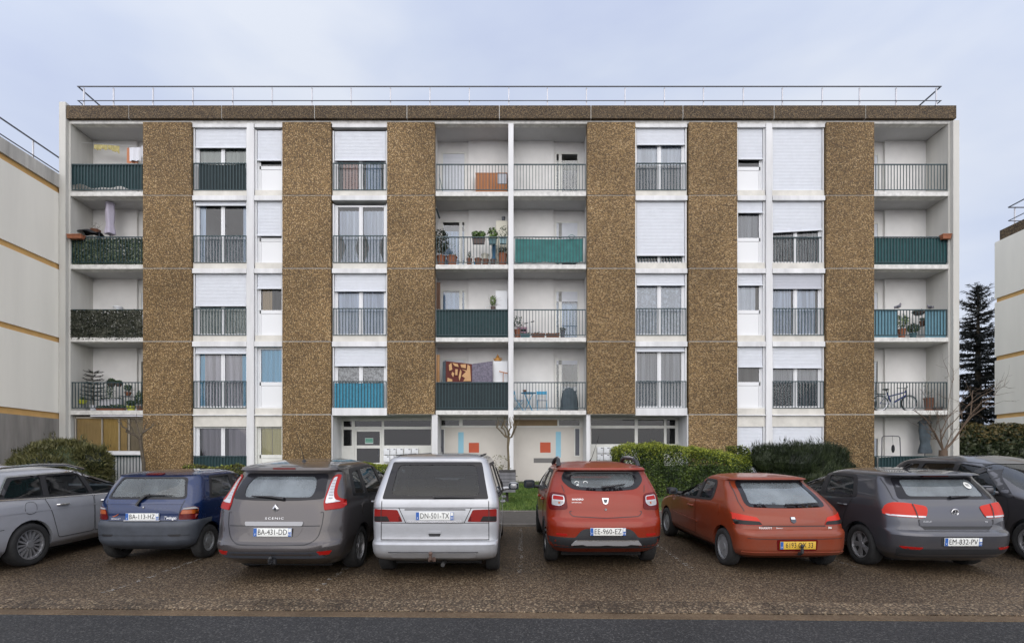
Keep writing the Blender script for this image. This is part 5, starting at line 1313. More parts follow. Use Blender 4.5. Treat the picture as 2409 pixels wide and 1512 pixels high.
c.patch('trim_bar', [(-.40, .82), (.40, .82), (.39, .765), (-.39, .765)], 'plastic_silver', off=.014, r=.02, skirt=.02)
c.patch('plate_recess', [(-.41, .755), (.41, .755), (.33, .62), (-.33, .62)], 'paint_greybrown', off=.003, r=.05)
c.strip('tailgate_groove', [(-.62, .765), (.62, .765)], wd=.012)
c.patch('lower_apron', [(-.60, .43), (.60, .43), (.72, .34), (-.72, .34)], 'bumper_grey', off=.006, r=.04)
c.plate(.0, .685, 'BA-431-DD', region='62', off=.02)
hp, nn = c.hit(0, .99, 'rear'); m = MB()
dm = [(0, .062), (.046, 0), (0, -.062), (-.046, 0)]; di = [(0, .030), (.019, 0), (0, -.030), (-.019, 0)]
m.add([(x, hp.y - .012, .99 + z) for x, z in dm] + [(x, hp.y - .018, .99 + z) for x, z in di] + [(x * 1.08, hp.y + .006, .99 + z * 1.08) for x, z in dm], [(i, (i + 1) % 4, 4 + (i + 1) % 4, 4 + i) for i in range(4)] + [(8 + i, 8 + (i + 1) % 4, (i + 1) % 4, i) for i in range(4)]); bo = m.build('maker_badge', 'badge_chrome', c.e)
MB().add([(x, hp.y - .011, .99 + z) for x, z in di], [(0, 1, 2, 3)]).build('badge_field', 'badge_dark', bo)
c.text('SCENIC', 0, .862, .038, 'badge_chrome', wide=1.7, spacing=1.25)
c.wiper([(.10, 1.11), (-.1, 1.135), (-.36, 1.145)], .05, .016)
c.patch('high_brake_light', [(-.16, 1.535), (.16, 1.535), (.16, 1.51), (-.16, 1.51)], 'lamp_red_dark', off=.008, r=.006); 
c.mirror(3.0, 1.03, 1); c.mirror(3.0, 1.03, -1); tow(c, .0, -.01, .33, 'cladding')
doors(c, [[(1.36, .80), (1.42, .40), (2.12, .38), (2.12, 1.03), (1.30, 1.07)], [(2.15, .38), (3.25, .38), (3.4, .7), (3.3, .98), (2.15, 1.03)]], handles=[(1.5, .95), (2.35, .93)], hm='chrome')
c.patch('fuel_flap', [(.98, .80, .08), (1.18, .80, .08), (1.18, 1.0, .08), (.98, 1.0, .08)], 'paint_greybrown', 'side', 1, off=.005, r=.08)
MB().lathe([(.035, 0), (.02, .02), (.008, .03)], (.05, .95, 1.61), 10).tube([(.05, .95, 1.63), (.02, .80, 2.02)], [.006, .003], 6).build('aerial', 'trim_black', c.e, smooth=True)
c.seats([(1.5, [0], 1.2), (2.35, [-.38, .38], .5)], 1.26); c.dash(3.05, 1.05)
c.finish(lambda p: p.z < .545 and p.y < .72)

# ---- small navy hatchback
c = Car('parked_car', 'small navy blue hatchback with grey plastic bumper, stubby red tail lights and plate BA-113-HZ', -5.77, 7.93,
  [(.2, .2, 3.2, .68, .25, .15), (.29, .04, 3.36, .78, .3, .2), (.38, .0, 3.42, .81, .3, .22), (.60, .0, 3.43, .82, .3, .22), (.655, .03, 3.42, .818, .3, .22), (.675, .065, 3.4, .81, .26, .2), (.83, .085, 3.26, .815, .26, .2), (.93, .11, 3.0, .812, .26, .2),
   (1.0, .15, 2.78, .80, .26, .2), (1.20, .26, 2.22, .735, .26, .18), (1.35, .35, 1.80, .67, .26, .16), (1.375, .34, 1.72, .65, .26, .14), (1.40, .48, 1.60, .59, .26, .2), (1.418, .72, 1.5, .47, .26, .2), (1.428, .95, 1.35, .3, .2, .15)], 3.43, 1.43, 'paint_navy')
c.wheels(.50, 2.85, .70, .28, .165, .165, 'cap', 6, 'hubcap')
c.rear_glass([(-.63, 1.0, .07), (.63, 1.0, .07), (.53, 1.34, .06), (-.53, 1.34, .06)], [(-.595, 1.03), (.595, 1.03), (.50, 1.318), (-.50, 1.318)], 1.2, 'car_glass_clear', rc=.06)
c.side_glass([[(.56, 1.01), (1.22, 1.0), (1.26, 1.33), (.74, 1.31)], [(1.32, .99), (2.38, .97), (2.1, 1.12), (1.72, 1.31), (1.34, 1.335)]], [(.50, .985), (1.3, .97), (2.56, .945), (2.16, 1.14), (1.76, 1.345), (.70, 1.345)], 'car_glass')
c.windscreen([(-.58, 1.03), (.58, 1.03), (.50, 1.31), (-.50, 1.31)], 1.6, 'car_glass_clear')
for s in (1, -1):
    f = (lambda q: q) if s > 0 else mirror
    l = c.patch('tail_light', f([(.575, .81), (.62, .87), (.74, .89, .06), (.80, .85), (.815, .685), (.55, .685)]), 'lamp_red_dark', off=.008, r=.03, skirt=.016)
    c.patch('amber_lens', f([(.60, .835), (.79, .835), (.803, .775), (.58, .775)]), 'lamp_amber', off=.0115, r=.012, parent=l)
    c.patch('clear_lens', f([(.615, .865), (.74, .882), (.79, .848), (.60, .846)]), 'plastic_silver', off=.0115, r=.01, parent=l)
    c.patch('red_lens', f([(.575, .765), (.805, .765), (.81, .692), (.56, .692)]), 'lamp_red_dark', off=.0115, r=.01, parent=l)
    c.strip('tailgate_seam', [(.61 * s, .985), (.58 * s, .88), (.535 * s, .68)])
    c.patch('bumper_vent', f([(.42, .47), (.62, .47), (.60, .435), (.45, .435)]), 'trim_black', off=.004, r=.015)
c.strip('tailgate_seam', [(-.535, .672), (.535, .672)], wd=.012); c.strip('bumper_groove', [(-.72, .45), (.72, .45)], wd=.008)
c.patch('tailgate_crease', [(-.60, .945), (.60, .945), (.60, .925), (-.60, .925)], 'paint_navy', off=.010, r=.008)
c.plate(.0, .735, 'BA-113-HZ'); c.patch('plate_holder', [(-.28, .67), (.28, .67), (.28, .66), (-.28, .66)], 'plastic_silver', off=.02, r=.002)
c.text('RENAULT', -.42, .70, .034, 'badge_chrome', wide=1.0); c.text('Twingo', .42, .715, .065, 'badge_chrome', shear=.25, bold=.001)
c.patch('sports_emblem', [(-.49, .735), (-.44, .75), (-.37, .79), (-.41, .75), (-.45, .73)], 'lamp_amber', off=.006, r=.004)
c.wiper([(-.10, .90), (-.06, .98), (.0, 1.04), (.06, 1.055)], .05, .035, lift=.03); c.wiper([(.03, 1.055), (.2, 1.052), (.42, 1.048)], .03, .014, lift=.02)
m = MB(); hp, nn = c.hit(0, .878, 'rear'); m.lathe([(.0, -.01), (.016, -.008), (.016, .004)], (0, hp.y - .002, .878), 12, 'y', cap=False); m.build('tailgate_lock', 'badge_chrome', c.e, smooth=True)
c.patch('high_brake_light', [(-.13, 1.39), (.13, 1.39), (.13, 1.372), (-.13, 1.372)], 'lamp_red_dark', off=.012, r=.004)
c.mirror(2.25, .98, 1, 'trim_black', .18, .13); c.mirror(2.25, .98, -1, 'trim_black', .18, .13)
doors(c, [[(1.30, .34), (2.35, .34), (2.45, .60), (2.42, .93), (1.30, .965)]], handles=[(1.46, .86)], hm='trim_black')
c.seats([(.95, [0], 1.0), (1.65, [-.34, .34], .46)], 1.12); c.dash(2.25, .95)
c.finish(lambda p: p.z < .67 and p.y < .55, 'bumper_grey')

# ---- silver estate on the left
c = Car('parked_car', 'silver-grey estate car with chrome roof rails at the left edge of the photo', -8.27, 6.82,
  [(.2, .22, 4.45, .76, .3, .2), (.31, .06, 4.68, .87, .4, .25), (.45, .0, 4.76, .90, .42, .27), (.60, .01, 4.77, .905, .42, .27), (.66, .07, 4.74, .908, .40, .26), (.80, .10, 4.5, .908, .38, .27), (.93, .15, 3.95, .90, .38, .27), (.99, .19, 3.55, .885, .36, .26),
   (1.04, .24, 3.38, .868, .34, .24), (1.22, .42, 2.85, .79, .32, .2), (1.39, .58, 2.35, .715, .32, .15), (1.415, .50, 2.25, .70, .32, .12), (1.45, .56, 2.1, .64, .32, .2), (1.48, .9, 1.95, .50, .3, .25), (1.497, 1.3, 1.75, .3, .2, .2)], 4.77, 1.5, 'paint_estate')
c.wheels(1.03, 3.74, .79, .33, .22, .23, 'spoke', 15)
c.rear_glass([(-.66, 1.06), (.66, 1.06), (.58, 1.37), (-.58, 1.37)], [(-.56, 1.09), (.56, 1.09), (.51, 1.345), (-.51, 1.345)], 1.2, 'car_glass_dark')
c.side_glass([[(.66, 1.07), (1.30, 1.045), (1.38, 1.355), (.90, 1.33)], [(1.38, 1.04), (2.16, 1.02), (2.08, 1.37), (1.46, 1.36)], [(2.24, 1.015), (3.20, .985), (2.85, 1.17), (2.45, 1.345), (2.16, 1.37)]], [(.56, 1.05), (1.35, 1.015), (3.36, .955), (2.92, 1.19), (2.48, 1.375), (2.1, 1.40), (.84, 1.365)], 'car_glass_dark')
for s in (1, -1):
    c.strip('chrome_trim', rounded([(.56, 1.05), (1.35, 1.012), (3.36, .952), (2.92, 1.19), (2.48, 1.378), (2.1, 1.405), (.84, 1.37)], .04), 'chrome', 'side', s, .020, .010, closed=True)
    m = MB(); m.tube([(.63 * s, .62, 1.435), (.63 * s, .85, 1.51), (.61 * s, 1.5, 1.535), (.60 * s, 2.0, 1.52), (.61 * s, 2.35, 1.43)], [.02, .022, .022, .022, .02], 8); m.build('roof_rail', 'chrome', c.e, smooth=True)
    l = c.patch('tail_light', [(.60, .98), (.90, .98), (.90, .83), (.55, .83)] if s > 0 else mirror([(.60, .98), (.90, .98), (.90, .83), (.55, .83)]), 'lamp_red', off=.006)
c.windscreen([(-.63, 1.06), (.63, 1.06), (.55, 1.35), (-.55, 1.35)], 2.1)
doors(c, [[(1.38, .80), (1.50, .36), (2.20, .36), (2.20, .985), (1.28, 1.02)], [(2.22, .36), (3.30, .36), (3.42, .65), (3.32, .94), (2.22, .985)]], handles=[(1.58, .89), (2.46, .87)], hm='chrome')
for s in (1, -1): c.strip('shoulder_crease', [(.35, .845), (3.9, .80)], 'paint_estate', 'side', s, .02, .007); c.strip('bumper_seam', [(.25, .60), (.62, .62)], view='side', side=s, wd=.008)
c.patch('fuel_flap', [(.94, .80, .09), (1.13, .80, .09), (1.13, .98, .09), (.94, .98, .09)], 'paint_estate', 'side', 1, off=.005, r=.09); pts = rounded([(.94, .80, .09), (1.13, .80, .09), (1.13, .98, .09), (.94, .98, .09)], .09); c.strip('flap_seam', pts, 'trim_black', 'side', 1, .006, .007, closed=True)
c.mirror(3.05, 1.0, 1); c.seats([(1.5, [0], 1.2), (2.35, [-.37, .37], .5)], 1.17); c.dash(3.1, .98)
c.finish(lambda p: p.z < .65 and p.y < .62)

# ---- dark grey people carrier facing the street on the right
c = Car('parked_car', 'dark grey people carrier facing the street with two small windscreen stickers', 9.12, 11.72,
  [(.22, .22, 4.25, .78, .3, .2), (.33, .05, 4.44, .87, .4, .25), (.5, .0, 4.5, .905, .45, .28), (.7, .03, 4.46, .915, .45, .28), (.85, .08, 4.25, .915, .42, .28), (.98, .13, 3.9, .91, .40, .27), (1.06, .17, 3.55, .895, .38, .26), (1.30, .32, 2.98, .82, .36, .24),
   (1.50, .50, 2.5, .735, .36, .22), (1.555, .62, 2.32, .695, .38, .3), (1.60, .88, 2.15, .61, .4, .35), (1.635, 1.2, 1.98, .49, .35, .35), (1.655, 1.5, 1.82, .32, .25, .12)], 4.5, 1.66, 'paint_darkgrey', yaw=180, kf=.13)
c.wheels(.90, 3.60, .775, .325, .215, .22, 'twin', 10)
c.rear_glass([(-.64, 1.12), (.64, 1.12), (.57, 1.48), (-.57, 1.48)], [(-.52, 1.15), (.52, 1.15), (.48, 1.45), (-.48, 1.45)], 1.1, 'car_glass_dark')
c.side_glass([[(.62, 1.15), (1.12, 1.12), (1.20, 1.49), (.86, 1.47)], [(1.20, 1.11), (2.05, 1.07), (2.02, 1.515), (1.30, 1.50)], [(2.12, 1.06), (3.12, 1.03), (2.88, 1.22), (2.5, 1.46), (2.12, 1.52)]], [(.52, 1.12), (1.2, 1.08), (3.35, .985), (2.95, 1.24), (2.54, 1.50), (2.1, 1.555), (.80, 1.52)], 'car_glass_dark')
c.windscreen([(-.70, 1.09), (.70, 1.09), (.58, 1.52), (-.58, 1.52)], 2.25, 'car_glass')
for x in (.54, .46): c.patch('parking_sticker', [(x - .03, 1.17), (x + .03, 1.17), (x + .03, 1.13), (x - .03, 1.13)], 'notice_white', 'front', off=.004, skirt=0, r=.002)
for s in (1, -1):
    q = [(.55, .86), (.82, .92), (.84, .74), (.58, .72)]; c.patch('headlight', q if s > 0 else mirror(q), 'lamp_clear', 'front', off=.006)
c.patch('grille', [(-.5, .62), (.5, .62), (.45, .38), (-.45, .38)], 'trim_black', 'front', off=.005)
doors(c, [[(1.28, .80), (1.36, .40), (2.08, .38), (2.08, 1.03), (1.22, 1.07)], [(2.11, .38), (3.15, .38), (3.25, .7), (3.2, 1.0), (2.11, 1.03)]], handles=[(1.45, .95), (2.3, .93)])
c.mirror(3.02, 1.05, 1, None, .23, .17, .10, -1); c.mirror(3.02, 1.05, -1, None, .23, .17, .10, -1); c.seats([(1.4, [0], 1.2), (2.3, [-.38, .38], .5)], 1.27); c.dash(3.0, 1.02, .36)
c.finish()
# ------------------------------------------------------------------ trees, hedges and shrubs
def sphere_pts(n, c, r, shell=.55, flat=None):
    d = rng.normal(0, 1, (n, 3)); d /= np.linalg.norm(d, axis=1)[:, None]
    q = rng.uniform(shell, 1, n) ** (1 / 2.0)
    return np.asarray(c) + d * q[:, None] * np.asarray(r), d
def branchy(m, p, d, ln, r, depth, spread=.6, up=.15, kink=.25, tips=None, taper=.6, n=4):
    p = Vector(p); d = Vector(d).normalized(); pts = [p.copy()]; rs = [r]
    for k in range(n):
        d = (d + Vector(rng.normal(0, kink, 3)) * .5 + Vector((0, 0, up * .3))).normalized(); p = p + d * ln / n; pts.append(p.copy()); rs.append(r * (1 - (1 - taper) * (k + 1) / n))
    m.tube(pts, rs, 5 if r < .02 else 7)
    if tips is not None and depth == 0: tips.append((p, d))
    if depth > 0:
        for k in range(int(rng.integers(2, 4))):
            a = pts[int(rng.integers(max(1, n // 2), n + 1))]; dd = (d + Vector(rng.normal(0, spread, 3))).normalized()
            branchy(m, a, dd, ln * rng.uniform(.5, .8), r * taper * .8, depth - 1, spread, up, kink, tips, taper, max(2, n - 1))
def hedge_box(name, x0, x1, y0, y1, zb, ztop, label, cat, leaf='hedge_leaf', tip='hedge_tip', n=22000, size=.035, tipn=6000, wob=.10, rnd=.25):
    """a clipped hedge: a dense shell of small leaves round a dark core; ztop is a function of (u, v)"""
    e = root(name, ((x0 + x1) / 2, (y0 + y1) / 2, zb), label, cat)
    def bump(a, b, c): return wob * (np.sin(a * 4.1 + b * 2.3) * .5 + np.sin(a * 9.7 + c * 5.1 + 1.3) * .3 + np.sin(b * 8 + c * 7.7) * .3)
    def surf(n):
        fam = rng.choice(5, n, p=[.42, .0, .16, .16, .26]); u, v, w = rng.uniform(0, 1, n), rng.uniform(0, 1, n), rng.uniform(0, 1, n) ** .8
        X = x0 + (x1 - x0) * u; Y = y0 + (y1 - y0) * v; T = np.array([ztop(a, b) for a, b in zip(u, v)]); Z = zb + (T - zb) * w
        Nn = np.zeros((n, 3)); 
        f = fam == 0; Y[f] = y0; Nn[f] = (0, -1, 0)
        f = fam == 2; X[f] = x0; Nn[f] = (-1, 0, 0); f = fam == 3; X[f] = x1; Nn[f] = (1, 0, 0)
        f = fam == 4; Z[f] = T[f]; Nn[f] = (0, 0, 1)
        # round the top edges
        k = np.clip((Z - (T - rnd)) / rnd, 0, 1); sh = rnd * .6 * k * k
        Y = np.where(fam == 0, Y + sh, Y); X = np.where(fam == 2, X + sh, X); X = np.where(fam == 3, X - sh, X)
        ed = np.minimum(np.minimum((X - x0), (x1 - X)), Y - y0); Z = np.where(fam == 4, Z - rnd * .5 * np.clip(1 - ed / rnd, 0, 1) ** 2, Z)
        b = bump(X, Y, Z)[:, None] + rng.normal(0, wob * .35, n)[:, None]
        return np.stack([X, Y, Z], 1) + Nn * b - Nn * .04, Nn, Z / T
    P, Nn, q = surf(n)
    link('foliage', leaf_mesh('foliage', P, Nn, size, .55, .8), leaf, e)
    if tipn:
        P, Nn, q = surf(tipn * 3); keep = rng.uniform(0, 1, len(P)) < np.clip((q - .74) / .22, 0, 1) ** 1.2
        link('young_shoots', leaf_mesh('young_shoots', P[keep] + Nn[keep] * .02 + np.array([0, 0, .02]), Nn[keep], size * .9, .5, .8), tip, e)
    m = MB()
    def core(u, v):
        return (x0 + .14 + (x1 - x0 - .28) * u, y0 + .16 + (y1 - y0 - .3) * v, ztop(u, v) - .22)
    k = len(m.v); m.grid(core, 14, 4); m.box(x0 + .16, x1 - .16, y0 + .18, y1 - .16, zb - .1, min(ztop(a, b) for a in (0, .5, 1) for b in (0, 1)) - .24)
    m.build('stems', 'bush_dark', e)
    return e
# clipped hedge by the right-hand entrance, sloping down to the right
hx0, hx1, hy0, hy1 = PX(1459, 16.2), PX(1762, 16.4), 16.2, 17.9
def ht(u, v): return 1.55 + (1095 - (1050 - 6 * math.sin(u * 2.2) + 46 * max(0, u - .25) ** 1.25)) * 16.3 / 1200 + .04 * v
hedge_box('hedge', hx0, hx1, hy0, hy1, gz(16.3), ht, 'clipped hedge with yellow-green new growth between the two orange-red cars', 'hedge', n=42000, tipn=12000, size=.028)
# low clipped hedge between the people carriers, and a stub under the left windows
hedge_box('hedge', PX(836, 18.2), PX(925, 18.2), 18.2, 18.75, gz(18.4), lambda u, v: PZ(1091, 18.2) + .03 * math.sin(u * 7), 'low clipped hedge below the left entrance door behind the people carriers', 'hedge', n=7000, tipn=1500, size=.03, wob=.04, rnd=.12)
hedge_box('hedge', PX(430, 18.3), PX(565, 18.3), 18.3, 18.7, gz(18.4), lambda u, v: PZ(1096, 18.3) + .03 * math.sin(u * 9), 'low dark hedge under the ground-floor window behind the navy car', 'hedge', leaf='bush_leaf', n=7000, tipn=300, size=.03, wob=.06, rnd=.12)
# tall laurel hedge beyond the right end of the block
hedge_box('hedge', PX(2249, 21), 23.0, 21.0, 22.4, .93, lambda u, v: PZ(1001, 21) + .03 * math.sin(u * 14), 'tall dark laurel hedge with browned top at the right beyond the block', 'hedge', leaf='laurel_leaf', tip='laurel_brown', n=16000, tipn=5000, size=.075, wob=.10, rnd=.15)
# rounded oleander-like bush on the left
def round_bush(name, cx, cy, zb, rx, ry, rz, label, leaf, n, ln, wd, spike=.5, lobes=9, tufts=0):
    e = root(name, (cx, cy, zb), label, 'bush'); P, D = [], []
    C = [(cx, cy, zb + rz * .35, rx * .82, ry * .82, rz * .62)]
    for k in range(lobes):
        a = rng.uniform(0, 2 * math.pi); q = rng.uniform(.35, .75); h = rng.uniform(.15, .72)
        C.append((cx + rx * q * math.cos(a), cy + ry * q * math.sin(a), zb + rz * h, rx * rng.uniform(.3, .45), ry * rng.uniform(.3, .45), rz * rng.uniform(.25, .36)))
    tot = sum(c[3] * c[5] for c in C)
    for c in C:
        p, d = sphere_pts(int(n * c[3] * c[5] / tot), c[:3], c[3:], .72); keep = p[:, 2] > zb
        P.append(p[keep]); D.append(d[keep])
    P = np.concatenate(P); D = np.concatenate(D); up = np.array([0, 0, spike])
    dirs = D * .8 + up + rng.normal(0, .45, D.shape)
    LN = rng.uniform(ln * .6, ln * 1.4, len(P))
    top = np.argsort(-P[:, 2])[:len(P) // 3]
    for k in rng.choice(top, tufts):         # long uneven shoots standing out of the crown
        q = int(rng.integers(25, 60)); t = rng.normal(0, .06, (q, 3)); h = rng.uniform(.05, .38)
        t[:, 2] = rng.uniform(0, h, q); P = np.concatenate([P, P[k] + t]); lean = rng.normal(0, .22, 3); dirs = np.concatenate([dirs, rng.normal(0, .28, (q, 3)) + lean + np.array([0, 0, 1])]); LN = np.concatenate([LN, rng.uniform(.08, .2, q)])
    me = blade_mesh('foliage', P, dirs, LN, wd); link('foliage', me, leaf, e)
    m = MB()
    for c in C: m.ball(c[:3], (c[3] * .86, c[4] * .86, c[5] * .86), 14, 8)
    m.build('stems', 'bush_dark', e)
    return e
by = 16.6
round_bush('bush', PX(150, by), by, gz(by), 1.75, 1.3, PZ(1024, by) - gz(by) - .1, 'round olive-green bush with narrow leaves in front of the loggia on the left', 'bush_leaf', 42000, .13, .014, .35, 14, 70)
by = 17.0
round_bush('bush', PX(1893, by), by, gz(by), 1.95, 1.0, PZ(1050, by) - gz(by), 'dark spiky evergreen bush to the right of the clipped hedge', 'bush_dark', 50000, .17, .008, 1.3, 14, 150)
# spruce
sy = 28.0; sx = PX(2301, sy); s0 = .93; s1 = PZ(670, sy)
e = root('spruce_tree', (sx, sy, s0), 'dark spruce with drooping branches standing between the block and the right gable', 'tree')
m = MB(); m.tube([(sx, sy, s0), (sx, sy, s0 + 5), (sx, sy, s1 - .3)], [.24, .16, .03], 9); m.build('trunk', 'bark', e, smooth=True)
P, D, Ln = [], [], []; tw = MB()
z = s0 + .6
while z < s1 - .15:
    t = (z - s0) / (s1 - s0); rad = 2.6 * (1 - t) ** .62 * (1 if t > .15 else .8) + .12
    for k in range(int(5 + 6 * (1 - t))):
        a = rng.uniform(0, 2 * math.pi); L_ = rad * rng.uniform(.35, 1.2); dr = np.array([math.cos(a), math.sin(a), 0])
        nseg = max(4, int(L_ / .09)); pts = []
        for j in range(nseg + 1):
            u = j / nseg; zz = z + .12 * L_ * u - .38 * L_ * u ** 1.4 * (1 - t * .9) + (.16 * L_ * u ** 4) + (.35 * L_ * u if t > .85 else 0)
            pts.append((sx + dr[0] * L_ * u, sy + dr[1] * L_ * u, zz))
            nn = 9 if u > .12 else 3
            for _ in range(nn):
                hang = rng.uniform(.2, 1.5) * (1 - t * .8)
                P.append((pts[-1][0] + rng.normal(0, .05), pts[-1][1] + rng.normal(0, .05), zz + rng.normal(0, .03)))
                D.append((dr[0] * .6 + rng.normal(0, .55), dr[1] * .6 + rng.normal(0, .55), -hang * 1.2 + .3 * t + rng.normal(0, .2))); Ln.append(rng.uniform(.10, .36) * (1.15 - .55 * t))
        tw.tube(pts[::2] + [pts[-1]], [.022 * (1 - .8 * q / (len(pts[::2]))) for q in range(len(pts[::2]) + 1)], 4)
    z += rng.uniform(.08, .2) + .14 * (1 - t)
tw.build('branch', 'bark', e); link('needles', blade_mesh('needles', np.array(P), np.array(D), np.array(Ln), .022), 'spruce', e)
# shrubs closing the gap under the spruce
round_bush('bush', PX(2285, 26), 26, .93, 1.6, .9, 2.3, 'dark shrub mass at the foot of the spruce behind the laurel hedge', 'bush_dark', 16000, .16, .016, .5, 7)
# pollarded tree in the middle
ty = 17.3
T = lambda u, v, dy=0: (PX(u, ty + dy), ty + dy, PZ(v, ty + dy))
e = root('pollarded_tree', T(1196, 1137)[:2] + (gz(ty),), 'thin bare pollarded tree in front of the white middle post', 'tree')
m = MB(); m.tube([(PX(1196, ty), ty, gz(ty) - .05), T(1197, 1090), T(1195, 1050), T(1197, 1030)], [.045, .04, .038, .05], 9)
for pts in ([(1197, 1030), (1187, 1026), (1180, 1017), (1170, 1005)], [(1197, 1030), (1190, 1024), (1187, 1012), (1181, 1005)], [(1197, 1030), (1195, 1020), (1193, 1010), (1189, 1003)], [(1197, 1030), (1203, 1027), (1207, 1018), (1209, 1010), (1208, 1001)], [(1197, 1030), (1199, 1022), (1197, 1012), (1203, 1004)], [(1203, 1027), (1210, 1014), (1214, 1004)]):
    dy = rng.uniform(-.25, .25); P3 = [Vector(T(u + rng.uniform(-1, 1), v, dy * i / 3)) for i, (u, v) in enumerate(pts)]
    m.tube(P3, [.032, .024, .02, .022, .02][:len(P3)], 7); m.ball(P3[-1], .030, 8, 5)
    for k in range(4): branchy(m, P3[-1], (rng.normal(0, .45), rng.normal(0, .4), 1), rng.uniform(.22, .42), .010, 0, kink=.3, up=.3)
    for k in range(3): m.ball(P3[rng.integers(1, len(P3))] + Vector(rng.normal(0, .012, 3)), .024, 6, 4)
m.build('trunk', 'twig_pale', e, smooth=True)
# pollarded tree at the left by the loggia
ty = 17.6
T = lambda u, v, dy=0: (PX(u, ty + dy), ty + dy, PZ(v, ty + dy))
e = root('pollarded_tree', T(337, 1150)[:2] + (gz(ty),), 'bare pollarded tree with crooked limbs in front of the first brown panel', 'tree')
m = MB(); m.tube([(PX(339, ty), ty, gz(ty) - .05), T(338, 1090), T(333, 1055), T(330, 1034)], [.06, .055, .05, .055], 9)
for pts in ([(330, 1034), (322, 1026), (309, 1020), (297, 1015)], [(326, 1030), (314, 1017), (311, 1008), (306, 1000)], [(309, 1020), (298, 1008), (288, 1003), (285, 996)], [(330, 1034), (333, 1022), (338, 1013), (341, 1002)], [(332, 1025), (326, 1014), (323, 1004), (320, 993)], [(336, 1018), (347, 1010), (356, 1004)]):
    dy = rng.uniform(-.3, .3); P3 = [Vector(T(u, v, dy * i / 3)) for i, (u, v) in enumerate(pts)]
    m.tube(P3, [.034, .026, .021, .02][:len(P3)], 7); m.ball(P3[-1], .026, 8, 5)
    for k in range(4): branchy(m, P3[-1], (rng.normal(0, .6), rng.normal(0, .5), .8), rng.uniform(.15, .35), .009, 0, kink=.35)
m.build('trunk', 'bark', e, smooth=True)
# bare spreading shrub by the right-hand fin
ty = 15.6
T = lambda u, v, dy=0: (PX(u, ty + dy), ty + dy, PZ(v, ty + dy))
e = root('bare_shrub', T(2220, 1110)[:2] + (gz(ty),), 'leafless shrub with long bare branches in front of the right end of the block', 'shrub')
m = MB()
m.tube([(PX(2221, ty), ty, gz(ty) - .05), T(2219, 1080), T(2219, 1058)], [.13, .12, .11], 9)
for pts, r in (([(2219, 1058), (2207, 1035), (2200, 1020), (2190, 1005), (2180, 988), (2165, 975), (2150, 965)], .05), ([(2222, 1058), (2240, 1040), (2262, 1008), (2283, 975), (2287, 940), (2288, 918)], .05), ([(2262, 1008), (2285, 980), (2310, 962), (2340, 950), (2362, 942)], .025),
               ([(2283, 975), (2310, 945), (2340, 930), (2386, 921)], .02), ([(2219, 1058), (2214, 1035), (2212, 1012), (2208, 992)], .035), ([(2214, 1035), (2225, 1010), (2250, 985), (2275, 955), (2298, 928)], .028), ([(2212, 1020), (2228, 985), (2245, 965), (2262, 945)], .022),
               ([(2222, 1058), (2230, 1040), (2236, 1025), (2240, 1012)], .03), ([(2275, 955), (2310, 930), (2340, 915), (2362, 909)], .016), ([(2200, 1020), (2190, 1012), (2186, 1003)], .02), ([(2207, 1035), (2196, 1022), (2204, 1000), (2208, 985)], .018), ([(2228, 985), (2232, 940), (2240, 900), (2233, 884)], .012)):
    dy = rng.uniform(-.5, .3); P3 = [Vector(T(u, v, dy * i / max(1, len(pts) - 1))) for i, (u, v) in enumerate(pts)]
    n = len(P3); r *= .72; m.tube(P3, [r * (1 - .8 * i / (n - 1)) for i in range(n)], 6)
    for k in range(5):
        i = int(rng.integers(1, n)); d = (P3[i] - P3[i - 1]).normalized(); branchy(m, P3[i], d + Vector(rng.normal(0, .5, 3)), rng.uniform(.2, .6), max(.006, r * .22), 1, spread=.5, up=.2)
m.build('branches', 'twig', e, smooth=True)
# thin shrub beside the litter bin
ty = 16.8
e = root('small_shrub', (PX(1174, ty), ty, gz(ty)), 'sparse small-leaved shrub behind the grey litter bin', 'shrub'); m = MB(); tips = []
for k in range(9): branchy(m, (PX(1174, ty), ty, gz(ty)), (rng.normal(0, .35), rng.normal(0, .3), 1), rng.uniform(.5, .75), .009, 2, spread=.55, tips=tips, up=.2)
m.build('branches', 'twig', e)
P = np.array([tuple(p + Vector(rng.normal(0, .05, 3))) for p, d in tips for _ in range(9)]); link('foliage', leaf_mesh('foliage', P, np.tile((0, -1, .4), (len(P), 1)), .03, .45, .9), 'bush_leaf', e)
# ------------------------------------------------------------------ things on the balconies and lawn
plain('terracotta', (.29, .105, .05), .8, var=.25, scale=14); plain('terracotta_dark', (.19, .08, .045), .8, var=.3, scale=14); plain('brown_plastic', (.10, .065, .055), .6); plain('teal_plastic', (.045, .13, .15), .5)
plain('paleblue_plastic', (.20, .33, .36), .5); plain('yellow_plastic', (.48, .50, .05), .5); plain('blue_plastic', (.02, .24, .42), .45); plain('cream_metal', (.62, .60, .50), .5, var=.08); plain('white_plastic', (.72, .74, .76), .45)
plain('screen_green', (.008, .036, .040), .75, var=.25, scale=5, bump=.1); plain('screen_dark', (.012, .026, .030), .75, var=.2, scale=5); plain('screen_teal', (.035, .19, .18), .75, var=.25, scale=4); plain('screen_blue', (.13, .27, .34), .75, var=.15, scale=4); plain('screen_reed', (.04, .24, .36), .7, var=.25, scale=18)
plain('orange_wood', (.40, .145, .040), .6, var=.3, scale=6, streak=True); plain('cloth_white', (.70, .71, .76), .9, var=.06); plain('cloth_yellow', (.46, .40, .18), .9, var=.25, scale=9); plain('cloth_orange', (.52, .22, .12), .9); plain('cloth_lavender', (.46, .43, .52), .9, var=.1); plain('cloth_slate', (.065, .085, .10), .9, var=.3, scale=4)
